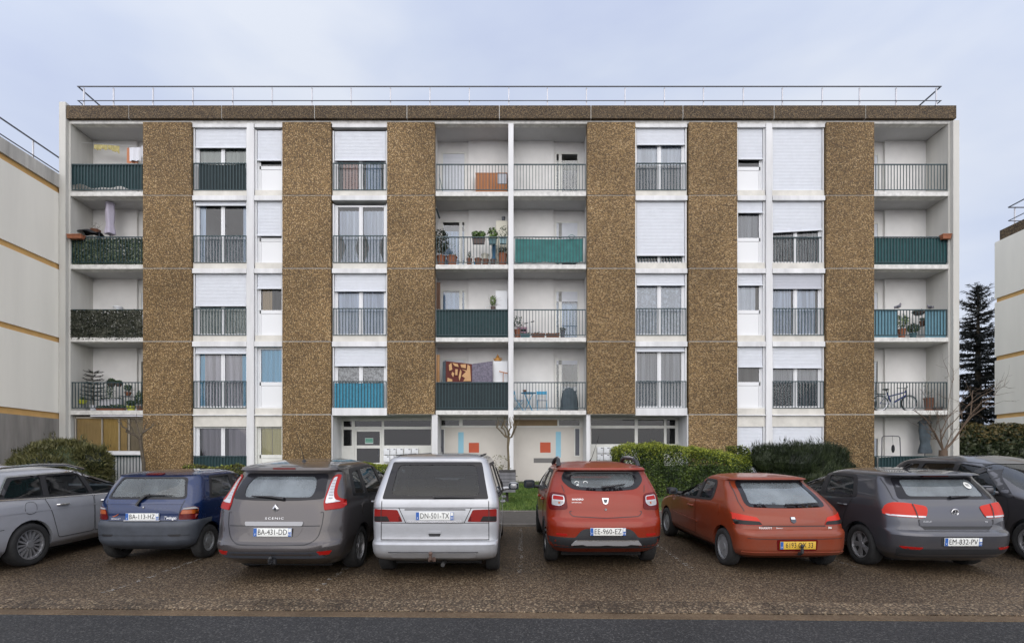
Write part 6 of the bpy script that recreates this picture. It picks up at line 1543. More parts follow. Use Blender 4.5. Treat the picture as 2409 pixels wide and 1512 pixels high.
plain('cloth_maroon', (.10, .022, .018), .9); plain('cloth_tan', (.52, .31, .15), .9, var=.12, scale=5); plain('cloth_brown', (.13, .075, .05), .9); plain('cloth_black', (.02, .021, .024), .9, var=.3); plain('cloth_violet', (.17, .155, .20), .9, var=.45, scale=16); plain('cloth_blue', (.05, .15, .27), .9)
plain('teapot_glaze', (.50, .24, .05), .45, var=.15, scale=20); plain('chair_blue', (.03, .30, .50), .5); plain('bike_blue', (.02, .03, .14), .3, metal=.3); plain('bike_silver', (.55, .56, .58), .3, metal=.7); plain('tyre', (.02, .02, .02), .8)
plain('feather', (.16, .15, .17), .8, var=.3, scale=30); plain('pink_metal', (.40, .22, .30), .5); plain('bin_wood', (.15, .15, .16), .75, var=.25, scale=8, streak=True); plain('bin_dark', (.045, .042, .042), .8, var=.3, scale=9)
plain('skin', (.38, .19, .13), .55); plain('hair', (.015, .012, .010), .7); plain('coat', (.015, .015, .02), .85); plain('trousers', (.02, .022, .03), .85)
Yd = YF + .45
def AT(u, v, y=Yd): return Vector((PX(u, y), y, PZ(v, y)))
def pot_prof(r, h, lip=.02): return [(r * .68, 0), (r * .92, h - lip * 1.6), (r * 1.0, h - lip * 1.6), (r, h), (r * .88, h), (r * .84, h - lip * 1.2)]
def pot(u0, u1, v0, v1, mat, label, y=Yd, plant=None, name='flower_pot', cat='pot', floor=None, saucer=False):
    """plant: (width, height, leaf count, leaf size, material, droop)"""
    c = AT((u0 + u1) / 2, v1, y); r = (PX(u1, y) - PX(u0, y)) / 2; h = PZ(v0, y) - PZ(v1, y)
    if floor is not None: c.z = floor; h = max(.05, PZ(v0, y) - floor)
    if plant: name, cat = 'potted_plant', 'potted plant'
    e = root(name, tuple(c), label, cat)
    m = MB(); m.lathe(pot_prof(r, h), tuple(c), 18)
    if saucer: m.lathe([(r * .85, -.0), (r * .95, .025), (r * .9, .025), (r * .7, .01)], tuple(c), 18)
    m.build('pot', mat, e, smooth=True, ang=50)
    MB().lathe([(r * .86, h - .03), (0, h - .025)], tuple(c), 14, cap=False).build('soil', 'soil', e)
    if plant: foliage(e, (c.x, c.y, c.z + h), *plant)
    return e
def foliage(e, base, w, h, n, size, mat, droop=0., stems=7):
    m = MB(); tips = []
    for k in range(stems): branchy(m, Vector(base) + Vector((rng.normal(0, .02), rng.normal(0, .02), -.03)), (rng.normal(0, w * .9), rng.normal(0, w * .6), h), h * rng.uniform(.5, .85), .006, 1, spread=.6, tips=tips, up=.1)
    m.build('stem', 'twig', e)
    n = int(n * 1.5); p, d = sphere_pts(n, (base[0], base[1], base[2] + h * .58), (w / 2, w / 2.6, h * .48), .35)
    link('foliage', leaf_mesh('foliage', p, d + np.array([0, -.4, .5 - droop]), size, .5, .7), mat, e)
def planter(u0, u1, v0, v1, mat, label, y=Yd, plant=None, dp=.16, floor=None, name='planter_box'):
    a, b = AT(u0, v0, y), AT(u1, v1, y); z0 = floor if floor is not None else b.z
    e = root(name, ((a.x + b.x) / 2, y, z0), label, 'planter'); m = MB(); t = .02; h = a.z
    m.add([(a.x + t, y - dp / 2 + t, z0), (b.x - t, y - dp / 2 + t, z0), (b.x - t, y + dp / 2 - t, z0), (a.x + t, y + dp / 2 - t, z0), (a.x, y - dp / 2, h), (b.x, y - dp / 2, h), (b.x, y + dp / 2, h), (a.x, y + dp / 2, h)], [(0, 3, 2, 1), (0, 1, 5, 4), (1, 2, 6, 5), (2, 3, 7, 6), (3, 0, 4, 7)])
    m.box(a.x - .008, b.x + .008, y - dp / 2 - .01, y - dp / 2 + .008, h - .025, h + .004); m.box(a.x - .008, b.x + .008, y + dp / 2 - .008, y + dp / 2 + .01, h - .025, h + .004)
    m.build('box', mat, e); MB().box(a.x + .005, b.x - .005, y - dp / 2 + .01, y + dp / 2 - .01, h - .04, h - .03).build('soil', 'soil', e)
    if plant:
        w, hh, n, size, lm = plant[:5]; k = max(1, int((b.x - a.x) / .18)); P, Dd = [], []
        for j in range(k):
            p, d = sphere_pts(n // k, (a.x + (b.x - a.x) * (j + .5) / k, y, h + hh * .45 * rng.uniform(.7, 1.2)), ((b.x - a.x) / k * .7, dp * .6, hh * .5 * rng.uniform(.6, 1.2)), .3); P.append(p); Dd.append(d)
        P = np.concatenate(P); Dd = np.concatenate(Dd); link('foliage', leaf_mesh('foliage', P, Dd + np.array([0, -.3, .4]), size, .6, .6), lm, e)
    return e
def hang(name, u0, u1, v0, v1, mat, label, cat='cloth', y=Yd, fold=.02, wave=.16, v0b=None, v1b=None, sag=0., thick=.004, ragged=0., n=None):
    """a hanging cloth or screen as a wavy sheet with thickness; v0b/v1b: top and bottom at the right-hand end"""
    v0b = v0 if v0b is None else v0b; v1b = v1 if v1b is None else v1b; n = n or max(6, int((PX(u1, y) - PX(u0, y)) / .03)); ph = rng.uniform(0, 6); q = rng.uniform(0, 6)
    def fn(u, w):
        x = PX(u0 + (u1 - u0) * u, y); zt = PZ(v0 + (v0b - v0) * u, y) - sag * math.sin(math.pi * u); zb = PZ(v1 + (v1b - v1) * u, y) + ragged * (math.sin(u * 11 + q) * .5 + math.sin(u * 23 + ph) * .3)
        return (x, y + fold * math.sin(2 * math.pi * x / wave + ph + .6 * math.sin(x * 5)) * (.35 + .65 * (1 - w)), zb + (zt - zb) * w)
    m = MB(); m.grid(fn, n, 6); me = m.mesh(name); bm = bmesh.new(); bm.from_mesh(me); bmesh.ops.solidify(bm, geom=bm.faces[:], thickness=thick); bm.to_mesh(me); bm.free()
    o = link(name, me, mat, None, smooth=True, ang=60); return tag(o, label, cat)
def ivy(u0, u1, v0, v1, mat, label, y, n=7000, size=.035):
    a, b = AT(u0, v0, y), AT(u1, v1, y); e = root('ivy_screen', ((a.x + b.x) / 2, y, b.z), label, 'screen')
    P = np.stack([rng.uniform(a.x, b.x, n), y + rng.normal(0, .02, n), rng.uniform(b.z - .04, a.z, n)], 1)
    link('foliage', leaf_mesh('foliage', P, np.tile((0, -1, .2), (n, 1)), size, .6, .6), mat, e)
    m = MB(); x = a.x
    while x < b.x: m.box(x, x + .006, y + .03, y + .036, b.z - .02, a.z); x += .09
    zz = b.z
    while zz < a.z: m.box(a.x, b.x, y + .036, y + .042, zz, zz + .006); zz += .12
    m.build('netting', 'bin_dark', e); return e
Z4, Z3, Z2, Z1 = zF[4], zF[3], zF[2], zF[1]
# --- left balconies
lz = MB(); lz.tube([(FX(168), Yd, PZ(335, Yd)), AT(250, 340), AT(345, 346)], .004, 5); tag(lz.build('washing_line', 'white_plastic'), 'thin washing line strung across the top-left balcony', 'washing line')
hang('laundry', 221, 253, 340, 352, 'cloth_yellow', 'crumpled pale yellow garment, left of two yellow ones on the line', v0b=341, fold=.03, wave=.1, ragged=.05)
hang('laundry', 254, 281, 341, 351, 'cloth_yellow', 'small yellow garment with a hanging corner on the top-left line', v0b=344, v1b=361, fold=.03, wave=.1, ragged=.04)
hang('laundry', 304, 331, 347, 378, 'cloth_white', 'white shirt hanging on the washing line of the top-left balcony', fold=.03, wave=.2, y=Yd - .02)
hang('laundry', 299, 324, 348, 384, 'cloth_orange', 'orange towel hanging behind the white shirt', fold=.02, y=Yd + .06)
hang('laundry', 333, 339, 343, 369, 'cloth_white', 'narrow white cloth hanging beside the first brown panel', fold=.015, y=Yd)
hang('privacy_screen', 168.5, 338, 385.5, 436, 'screen_green', 'dark green fabric screen with torn lower edge on the top-left balcony', 'screen', y=YF + .062, fold=.008, v1b=446, ragged=.10, thick=.003)
m = MB()
for k in range(7): m.box(FX(186 + 7 * k), FX(190 + 7 * k), YF + .45, YF + .47, Z4 + .02, Z4 + .27 - .03 * abs(k - 3))
m.box(FX(184), FX(234), YF + .44, YF + .48, Z4 + .04, Z4 + .07); tag(m.build('crate', 'cream_metal'), 'pale slatted crate behind the torn green screen', 'crate')
def parasol(u, v0, v1, w, mat, label, y=Yd, zf=0, cap=True):
    c = AT(u, v1, y); top = PZ(v0, y); h = top - c.z; e = root('closed_parasol', (c.x, y, zf), label, 'parasol')
    m = MB(); n = 22; pr = [(.035, 0), (.95, .0), (1.0, .05), (.70, .30), (.82, .42), (.92, .65), (.80, .86), (1.05, .865), (.62, .96), (.12, 1.0)]
    vs = []
    for r, t in pr:
        for j in range(n):
            a = 2 * math.pi * j / n; q = r * w / 2 * (1 + .16 * math.sin(4 * a + 2 * t)); vs.append((c.x + q * math.cos(a), y + q * math.sin(a) * .9, c.z + h * t))
    m.add(vs, [(i * n + j, i * n + (j + 1) % n, (i + 1) * n + (j + 1) % n, (i + 1) * n + j) for i in range(len(pr) - 1) for j in range(n)] + [tuple(range((len(pr) - 1) * n, len(pr) * n))])
    m.build('canopy', mat, e, smooth=True, ang=70); MB().tube([(c.x, y, zf), (c.x, y, top + .04)], .018, 8).lathe([(.16, 0), (.16, .05), (.03, .08)], (c.x, y, zf), 14).build('pole', 'steel_grey', e, smooth=True); return e
parasol(259, 472, 551, .34, 'cloth_lavender', 'closed lavender parasol standing on the third-floor left balcony', zf=Z3)
m = MB(); n = 12
def cov(u, v):
    x = PX(180 + 57 * u, Yd); return (x, Yd - .2 + .4 * v, PZ(537 + 9 * u + 2 * math.sin(u * 9), Yd) - .14 * (2 * v - 1) ** 2 * (1 - .3 * u))
m.grid(cov, 14, 8); e = root('covered_table', (PX(208, Yd), Yd, Z3), 'table under a black cover on the third-floor left balcony', 'table'); m.build('cover', 'cloth_black', e, smooth=True)
m = MB()
for u in (184, 233): m.tube([AT(u, 545), (PX(u, Yd), Yd, Z3)], .02, 6)
m.build('leg', 'steel_grey', e)
pot(215, 235, 541, 549, 'terracotta_dark', 'dried twiggy plant beside the closed lavender parasol', y=YF + .75, plant=(.35, .32, 25, .02, 'ivy_brown', 0), floor=None)
planter(161, 196, 553, 562, 'terracotta', 'long terracotta planter hung outside the third-floor left balcony rail', y=YF - .10, dp=.18)
ivy(168, 337, 562, 624, 'ivy', 'pale green artificial ivy screen on the third-floor left balcony', YF + .075)
ivy(168, 335, 729, 797, 'ivy_brown', 'dark weathered ivy screen on the second-floor left balcony', YF + .0, n=8000)
pot(268, 288, 722, 731, 'white_plastic', 'white pot standing above the weathered ivy screen', y=YF + .5, floor=PZ(731, YF + .5))
# first-floor left balcony: a little jungle
e = root('potted_conifer', (PX(220, Yd), Yd, Z1), 'tall tiered indoor pine in a pot on the first-floor left balcony', 'potted plant')
c = AT(220, 966); m = MB(); m.lathe(pot_prof(.13, .24), (c.x, c.y, Z1), 16); m.build('pot', 'steel_white', e, smooth=True, ang=50)
m = MB(); top = PZ(872, Yd); m.tube([(c.x, c.y, Z1 + .2), (c.x - .01, c.y, (Z1 + top) / 2), (c.x - .03, c.y, top)], [.018, .013, .005], 7); P, D = [], []
for k in range(8):
    z = Z1 + .42 + (top - Z1 - .45) * k / 7.5; R_ = .44 - .02 * k
    for j in range(6):
        a = 2 * math.pi * (j + .37 * k) / 6; pts = [(c.x + R_ * t * math.cos(a), c.y + R_ * t * math.sin(a) * .8, z + .10 * t - .05 * t * t + (.03 if t > .9 else 0)) for t in np.linspace(0, 1, 8)]
        m.tube(pts, [.006] * 7 + [.003], 4)
        for p in pts[2:]:
            for q in range(14): P.append(p); D.append((rng.normal(0, .6), rng.normal(0, .6), .35))
m.build('trunk', 'bark', e); link('needles', blade_mesh('needles', np.array(P), np.array(D), .06, .007), 'spruce', e)
def hanging(u, v, w, h, label, mat='pot_leaf', trail=0., potmat='brown_plastic', y=Yd, vtop=None):
    c = AT(u, v, y); e = root('hanging_plant', tuple(c), label, 'potted plant'); MB().lathe(pot_prof(w * .38, h * .45), (c.x, c.y, c.z), 14).build('pot', potmat, e, smooth=True, ang=50)
    p, d = sphere_pts(260, (c.x, c.y, c.z + h * .62), (w / 2, w / 3, h * .38), .3); link('foliage', leaf_mesh('foliage', p, d + np.array([0, -.3, .4]), .042, .5, .6), mat, e)
    if trail:
        P = np.stack([c.x + rng.normal(0, w * .18, 260), c.y - w * .2 + rng.normal(0, .03, 260), c.z + h * .3 - rng.uniform(0, trail, 260)], 1); link('trailing_foliage', leaf_mesh('trailing_foliage', P, np.tile((0, -1, .1), (260, 1)), .028, .5, .6), 'pot_leaf', e)
    m = MB()
    for sx in (-1, 1): m.tube([(c.x + sx * w * .36, c.y, c.z + h * .42), (c.x + sx * w * .2, c.y - .1, c.z + h * .55), (c.x + sx * w * .2, YF + .05, c.z + h * .55)], .004, 4)
    m.build('bracket', 'steel_grey', e); return e
hanging(262, 909, .36, .30, 'dark hanging basket with trailing plant on the first-floor left balcony', trail=.5)
hanging(279, 909, .30, .24, 'dark hanging basket beside the trailing one on the first-floor left balcony')
pot(294, 308, 922, 930, 'terracotta', 'small terracotta pot with a leafy plant on the wire stand', plant=(.28, .28, 120, .035, 'pot_leaf', 0))
m = MB(); a, b = AT(284, 932), AT(313, 932); m.box(a.x, b.x, Yd - .12, Yd + .12, a.z - .012, a.z)
for x in (a.x + .02, b.x - .02):
    for y in (Yd - .1, Yd + .1): m.box(x - .008, x + .008, y - .008, y + .008, Z1, a.z - .012)
tag(m.build('plant_stand', 'steel_grey'), 'thin metal plant stand on the first-floor left balcony', 'stand')
pot(185, 203, 941, 950, 'yellow_plastic', 'lime yellow bowl with a small plant left of the tiered pine', plant=(.22, .12, 60, .03, 'pot_leaf_light', 0)); m = MB(); c = AT(194, 950)
for k in range(3): m.tube([(c.x + .10 * math.cos(k * 2.1), c.y + .1 * math.sin(k * 2.1), c.z + .05), (c.x + .16 * math.cos(k * 2.1), c.y + .16 * math.sin(k * 2.1), Z1)], .008, 5)
m.tube([(c.x + .1 * math.cos(t), c.y + .1 * math.sin(t), c.z - .004) for t in np.linspace(0, 6.3, 14)], .006, 5); tag(m.build('pot_stand', 'steel_grey'), 'wire ring stand under the lime yellow bowl', 'stand')
planter(229, 293, 960, 967, 'terracotta', 'long terracotta planter with low greenery on the first-floor left balcony', y=YF + .16, plant=(.0, .16, 420, .03, 'pot_leaf', 0), floor=Z1 + .003)
pot(299, 318, 955, 967, 'yellow_plastic', 'yellow-green pot with a leafy plant beside the long terracotta planter', y=YF + .2, plant=(.36, .22, 160, .035, 'pot_leaf', 0), floor=Z1 + .003)
planter(236, 287, 939, 950, 'steel_white', 'grey trough standing behind the terracotta planter', y=YF + .62, plant=(.0, .08, 100, .03, 'pot_leaf', 0), floor=Z1 + .2)
pot(322, 336, 955, 967, 'terracotta_dark', 'bushy plant in a dark pot next to the first brown panel', y=YF + .35, plant=(.36, .55, 200, .04, 'pot_leaf', 0), floor=Z1 + .003)
# --- window screens
hang('privacy_screen', 467, 577, 386, 450, 'screen_dark', 'black-green cloth tied along the top window railing of the left bay', 'screen', y=YF - .028 + .05, fold=.012, ragged=.05, sag=.03, thick=.003)
hang('privacy_screen', 787, 903, 901, 960, 'screen_reed', 'bright blue reed screen on the first-floor window railing', 'screen', y=YF + .02, fold=.004, wave=.06, thick=.003, ragged=.02)
hang('privacy_screen', 456, 579, 1074, 1134, 'screen_green', 'green screen behind the ground-floor window railing on the left', 'screen', y=YF + .03 - .008, fold=.004, thick=.003)
# --- centre left balconies
yb = YF + .72
e = root('cupboard', (PX(1157, yb), yb, Z4), 'orange-brown plank cupboard on the top centre-left balcony', 'cupboard'); a, b = AT(1119, 408, yb), AT(1193, 452, yb); m = MB(); k = 9
for j in range(6): m.box(a.x + (b.x - a.x) * .68 * j / 6 + .003, a.x + (b.x - a.x) * .68 * (j + 1) / 6 - .003, yb, yb + .02, Z4 + .05, a.z)
m.box(a.x, b.x, yb + .021, yb + .25, Z4, a.z - .002); m.box(a.x - .01, b.x + .01, yb - .01, yb + .26, a.z, a.z + .02); m.box(a.x + (b.x - a.x) * .69, b.x, yb, yb + .02, Z4 + .05, a.z - .42); m.build('body', 'orange_wood', e)
MB().box(a.x + (b.x - a.x) * .70, b.x - .02, yb - .005, yb + .02, a.z - .40, a.z - .02).build('panel', 'shutter_grey', e)
m = MB(); m.tube([AT(1033, 411, YF + .5), AT(1041, 450, YF + .4)], .012, 6); m.box(AT(1041, 450, YF + .4).x - .03, AT(1041, 450, YF + .4).x + .16, YF + .37, YF + .43, Z4 + .003, Z4 + .06); tag(m.build('broom', 'teal_plastic'), 'broom leaning in the corner of the top centre-left balcony', 'broom')
pot(1027, 1048, 603, 623, 'terracotta', 'tall dark shrub in a terracotta pot in the left corner of the plant-filled balcony', y=YF + .3, plant=(.62, 1.0, 420, .045, 'bush_dark', 0), floor=Z3 + .003)
pot(1051, 1076, 604, 623, 'terracotta', 'wide terracotta bowl with sprouts below the balcony door', y=YF + .32, plant=(.36, .10, 40, .025, 'pot_leaf', 0), floor=Z3 + .003)
pot(1097, 1111, 609, 623, 'terracotta_dark', 'small dark pot with two upright sprouts, left of the blue can', y=YF + .25, plant=(.16, .28, 36, .03, 'pot_leaf', 0), floor=Z3 + .003)
pot(1116, 1133.5, 609, 623, 'terracotta_dark', 'empty brown pot in front of the blue can', y=YF + .24, floor=Z3 + .003)
pot(1134.6, 1150.5, 611, 623, 'terracotta_dark', 'empty brown pot in front of the pale basket', y=YF + .24, floor=Z3 + .003)
pot(1153, 1166, 611, 623, 'brown_plastic', 'dark violet-brown pot left of the largest terracotta pot', y=YF + .24, floor=Z3 + .003)
pot(1131.8, 1150, 599, 612, 'cream_metal', 'pale basket behind the row of brown pots', y=YF + .6, name='basket', cat='basket', floor=Z3 + .003)
c = AT(1120, 609, YF + .55); m = MB(); m.lathe([(.075, 0), (.08, .30), (.07, .34), (.03, .36)], (c.x, c.y, Z3 + .003), 14); m.tube([(c.x - .07, c.y, Z3 + .08), (c.x - .16, c.y, Z3 + .22), (c.x - .20, c.y, Z3 + .30)], .014, 6); m.tube([(c.x + .07, c.y, Z3 + .28), (c.x + .12, c.y, Z3 + .22), (c.x + .08, c.y, Z3 + .1)], .01, 6); tag(m.build('watering_can', 'blue_plastic', smooth=True), 'bright blue watering can among the pots on the plant-filled balcony', 'watering can')
pot(1171, 1193, 598, 623, 'terracotta', 'largest terracotta pot, at the right end of the plant-filled balcony', y=YF + .25, plant=(.36, .26, 90, .04, 'bush_dark', 0), floor=Z3 + .003, saucer=True)
planter(1111, 1141, 561, 574, 'brown_plastic', 'brown planter of round-leaved geraniums hung inside the plant-filled balcony', y=YF + .13, plant=(.0, .42, 230, .05, 'pot_leaf_light', 0), dp=.15)
planter(1150, 1168, 564, 575, 'teal_plastic', 'teal planter with tall geranium hung inside the plant-filled balcony', y=YF + .13, plant=(.0, .5, 170, .055, 'pot_leaf_light', 0), dp=.15)
planter(1175, 1192, 561, 574, 'paleblue_plastic', 'pale blue planter hung by the white post', y=YF + .13, plant=(.0, .5, 130, .03, 'ivy', 0), dp=.15)
e = root('cabinet', (PX(1182, YF + .75), YF + .75, Z3), 'cream metal cabinet against the white post on the plant-filled balcony', 'cabinet'); a, b = AT(1167, 519, YF + .62), AT(1194, 622, YF + .62)
MB().box(a.x, b.x, YF + .62, YF + .95, Z3, a.z).build('body', 'cream_metal', e, bevel=.008); MB().box(a.x + .03, b.x - .03, YF + .612, YF + .618, Z3 + .06, a.z - .06).build('door', 'cream_metal', e)
pot(1180, 1189, 511, 519, 'steel_grey', 'dark pot on top of the cream cabinet', y=YF + .75, floor=AT(1180, 519, YF + .62).z + .001)
parasol(1162, 574, 612, .17, 'cloth_blue', 'slim closed blue parasol among the pots of the plant-filled balcony', y=YF + .5, zf=Z3)
m = MB(); m.tube([AT(1026.5, 491, YF + .2), AT(1034, 513, YF + .6)], .035, 8); tag(m.build('rolled_blind', 'cloth_slate', smooth=True), 'dark rolled-up blind fixed high in the corner of the plant-filled balcony', 'blind')
hang('privacy_screen', 1026.5, 1195, 728.5, 795, 'screen_green', 'dark green fabric screen on the second-floor centre balcony', 'screen', y=YF + .062, fold=.006, wave=.12, thick=.003)
MB_ = MB(); a, b = AT(1166, 684, YF + .6), AT(1193.5, 730, YF + .6); MB_.box(a.x, b.x, YF + .6, YF + .64, Z2, a.z); MB_.box(a.x + .02, b.x - .02, YF + .594, YF + .598, Z2 + .04, a.z - .03); tag(MB_.build('white_board', 'white_plastic'), 'white board standing behind the dark green screen', 'board')
pot(1154, 1166, 722, 735, 'brown_plastic', 'yellow-leaved plant left of the white board', y=YF + .5, plant=(.24, .42, 110, .035, 'pot_leaf_light', 0), floor=PZ(735, YF + .5))
e = root('folding_chair', (PX(1150, YF + .5), YF + .5, Z2), 'white tubular folding chair behind the dark green screen', 'chair'); x0, x1 = PX(1142, YF + .5), PX(1159, YF + .5); zt = PZ(717, YF + .5)
m = MB(); m.tube([(x0, YF + .42, Z2), (x0, YF + .62, zt - .04), (x0 + .04, YF + .62, zt), (x1 - .04, YF + .62, zt), (x1, YF + .62, zt - .04), (x1, YF + .42, Z2)], .011, 6); m.tube([(x0, YF + .7, Z2), (x0, YF + .35, Z2 + .45)], .010, 6); m.tube([(x1, YF + .7, Z2), (x1, YF + .35, Z2 + .45)], .010, 6); m.build('frame', 'white_plastic', e, smooth=True); MB().box(x0, x1, YF + .33, YF + .68, Z2 + .44, Z2 + .46).build('seat', 'cloth_white', e)
hang('laundry', 1026.5, 1036, 664, 727, 'cloth_brown', 'brown striped cloth hanging at the left of the second-floor centre balcony', y=YF + .4, fold=.03, wave=.09)
hang('privacy_screen', 1026.5, 1195, 899.5, 966, 'screen_dark', 'almost black fabric screen on the first-floor centre balcony', 'screen', y=YF + .062, fold=.004, wave=.12, thick=.003)
# patterned blanket: maroon with tan patches
bl = hang('blanket', 1049, 1110, 849, 904, 'cloth_maroon', 'maroon blanket with tan geometric patches hung on the first-floor centre balcony', 'blanket', y=YF + .28, fold=.018, wave=.34, v0b=856)
pt = MB(); yb_ = YF + .245
for poly in ([(1056, 858), (1062, 853), (1064, 869), (1057, 872)], [(1064, 853), (1077, 856), (1079, 863), (1070, 861)], [(1083, 857), (1096, 856), (1096, 866), (1085, 864)], [(1071, 868), (1077, 868), (1076, 882), (1071, 882)], [(1100, 857), (1106, 861), (1108, 896), (1090, 896), (1094, 889), (1086, 884), (1096, 874), (1086, 868), (1098, 871)], [(1053, 888), (1064, 892), (1064, 897), (1052, 897)], [(1064, 874), (1069, 878), (1066, 887), (1062, 880)], [(1083, 868), (1086, 874), (1084, 886), (1081, 896), (1079, 886)]):
    pt.prism([(PX(u, yb_), PZ(v, yb_)) for u, v in poly], yb_, yb_ + .004)
po = pt.build('patchwork', 'cloth_tan', bl)
hang('laundry', 1109.5, 1159, 856, 904, 'cloth_violet', 'grey-violet patterned sheet beside the maroon blanket', y=YF + .28, fold=.016, wave=.2, v0b=849)
hang('laundry', 1041, 1049, 851, 904, 'cloth_slate', 'narrow slate cloth at the left edge of the maroon blanket', y=YF + .30, fold=.014, wave=.1, v0b=848)
hang('laundry', 1026.5, 1034.5, 834, 904, 'cloth_tan', 'orange and black striped curtain at the left of the first-floor centre balcony', y=YF + .35, fold=.03, wave=.07)
m = MB(); a, b = AT(1160.5, 849, YF + .5), AT(1194.5, 905, YF + .5); m.box(a.x, b.x, YF + .5, YF + .92, Z1, a.z); m.box(a.x + .02, b.x - .02, YF + .492, YF + .498, Z1 + .03, a.z - .09); tag(m.build('fridge', 'white_plastic'), 'white refrigerator standing by the white post on the first-floor balcony', 'refrigerator')
m = MB(); a, b = AT(1174, 872, YF + .35), AT(1194, 877, YF + .35); m.add([(a.x, YF + .33, a.z), (b.x, YF + .33, b.z), (b.x, YF + .33, b.z - .035), (a.x, YF + .33, a.z - .035), (a.x, YF + .36, a.z), (b.x, YF + .36, b.z), (b.x, YF + .36, b.z - .035), (a.x, YF + .36, a.z - .035)], [(0, 3, 2, 1), (4, 5, 6, 7), (0, 1, 5, 4), (1, 2, 6, 5), (2, 3, 7, 6), (3, 0, 4, 7)]); c = (a + b) / 2; m.tube([(c.x, YF + .345, c.z - .03), (c.x - .03, YF + .345, Z1 + .0)], .012, 6); tag(m.build('floor_squeegee', 'orange_wood'), 'orange floor squeegee held up against the white refrigerator', 'squeegee')
c = AT(1171, 849, YF + .6); c.z = AT(1160, 849, YF + .5).z + .001; m = MB(); m.lathe([(.10, 0), (.125, .02), (.13, .08), (.09, .14), (.05, .17), (.062, .19), (.04, .22), (.012, .25), (.018, .27), (.004, .29)], tuple(c), 18); m.tube([(c.x - .11, c.y, c.z + .05), (c.x - .15, c.y, c.z + .10), (c.x - .155, c.y, c.z + .14)], [.03, .016, .012], 6); m.tube([(c.x + .09, c.y, c.z + .14), (c.x + .16, c.y, c.z + .13), (c.x + .15, c.y, c.z + .06), (c.x + .11, c.y, c.z + .05)], .012, 6); tag(m.build('teapot', 'teapot_glaze', smooth=True), 'tall ochre teapot standing on the white refrigerator', 'teapot')
# --- centre right balconies
hang('privacy_screen', 1212, 1372, 561, 618, 'screen_teal', 'teal tarpaulin tied loosely to the third-floor centre-right balcony railing', 'screen', y=YF + .075, fold=.012, wave=.5, sag=.03, ragged=.05, v1b=618, thick=.003)
m = MB(); c = AT(1345, 556, YF + .05); m.tube([(c.x + .12 * math.cos(t) * (1 + .1 * math.sin(5 * t)), YF + .05 + .01 * math.sin(3 * t), c.z - .02 + .07 * math.sin(t)) for t in np.linspace(0, 6.4, 24)], .009, 5); tag(m.build('hose', 'screen_teal', smooth=True), 'coil of thin hose hung over the rail above the teal tarpaulin', 'hose')
pot(1209.5, 1226, 776, 794, 'terracotta', 'terracotta pot with a straggly plant in the corner by the white post', y=YF + .3, plant=(.42, .5, 46, .045, 'pot_leaf', 0), floor=Z2 + .003)
e = root('scooter', (PX(1243, YF + .6), YF + .6, Z2), 'kick scooter with black handlebar grips on the second-floor centre-right balcony', 'scooter'); y = YF + .6
m = MB(); a, b = AT(1233.5, 761, y), AT(1257, 755.5, y); c = (a + b) / 2; m.tube([a + Vector((0, .03, 0)), c, b], .010, 6); m.tube([c, (c.x + .12, y, Z2 + .12)], .016, 8); m.box(c.x - .42, c.x + .1, y - .05, y + .05, Z2 + .07, Z2 + .09); m.build('frame', 'bike_silver', e)
g = MB(); g.tube([a, a.lerp(b, .32)], .019, 8); g.tube([b, b.lerp(a, .32)], .019, 8); g.build('grip', 'tyre', e, smooth=True)
for xx in (c.x + .15, c.x - .45): MB().lathe([(.03, -.02), (.075, -.02), (.08, 0), (.075, .02), (.03, .02)], (xx, y, Z2 + .08), 16, 'y').build('wheel', 'tyre', e, smooth=True)
e = root('crate', (PX(1229, YF + .8), YF + .8, Z2), 'pink-edged crate with a dark slot behind the straggly plant', 'crate'); a, b = AT(1217, 769, YF + .8), AT(1240, 790, YF + .8); MB().box(a.x, b.x, YF + .8, YF + .98, Z2, a.z).build('box', 'pink_metal', e); MB().box(a.x + .03, b.x - .04, YF + .79, YF + .798, a.z - .17, a.z - .08).build('slot', 'cloth_black', e)
planter(1250.6, 1282, 785, 794, 'terracotta_dark', 'left one of two long brown planters on the second-floor centre-right balcony', y=YF + .17, plant=(.0, .10, 40, .025, 'pot_leaf', 0), floor=Z2 + .003)
planter(1284.6, 1315.8, 785, 794, 'terracotta_dark', 'right one of two long brown planters on the second-floor centre-right balcony', y=YF + .17, plant=(.0, .05, 14, .02, 'pot_leaf', 0), floor=Z2 + .003)
pot(1317, 1330, 780, 794, 'steel_grey', 'grey pot with dry growth right of the long brown planters', y=YF + .2, plant=(.28, .16, 60, .03, 'ivy_brown', 0), floor=Z2 + .003)
planter(1225, 1247, 787, 794, 'teal_plastic', 'small grey-green trough left of the long brown planters', y=YF + .17, plant=(.0, .1, 70, .03, 'ivy', 0), floor=Z2 + .003)
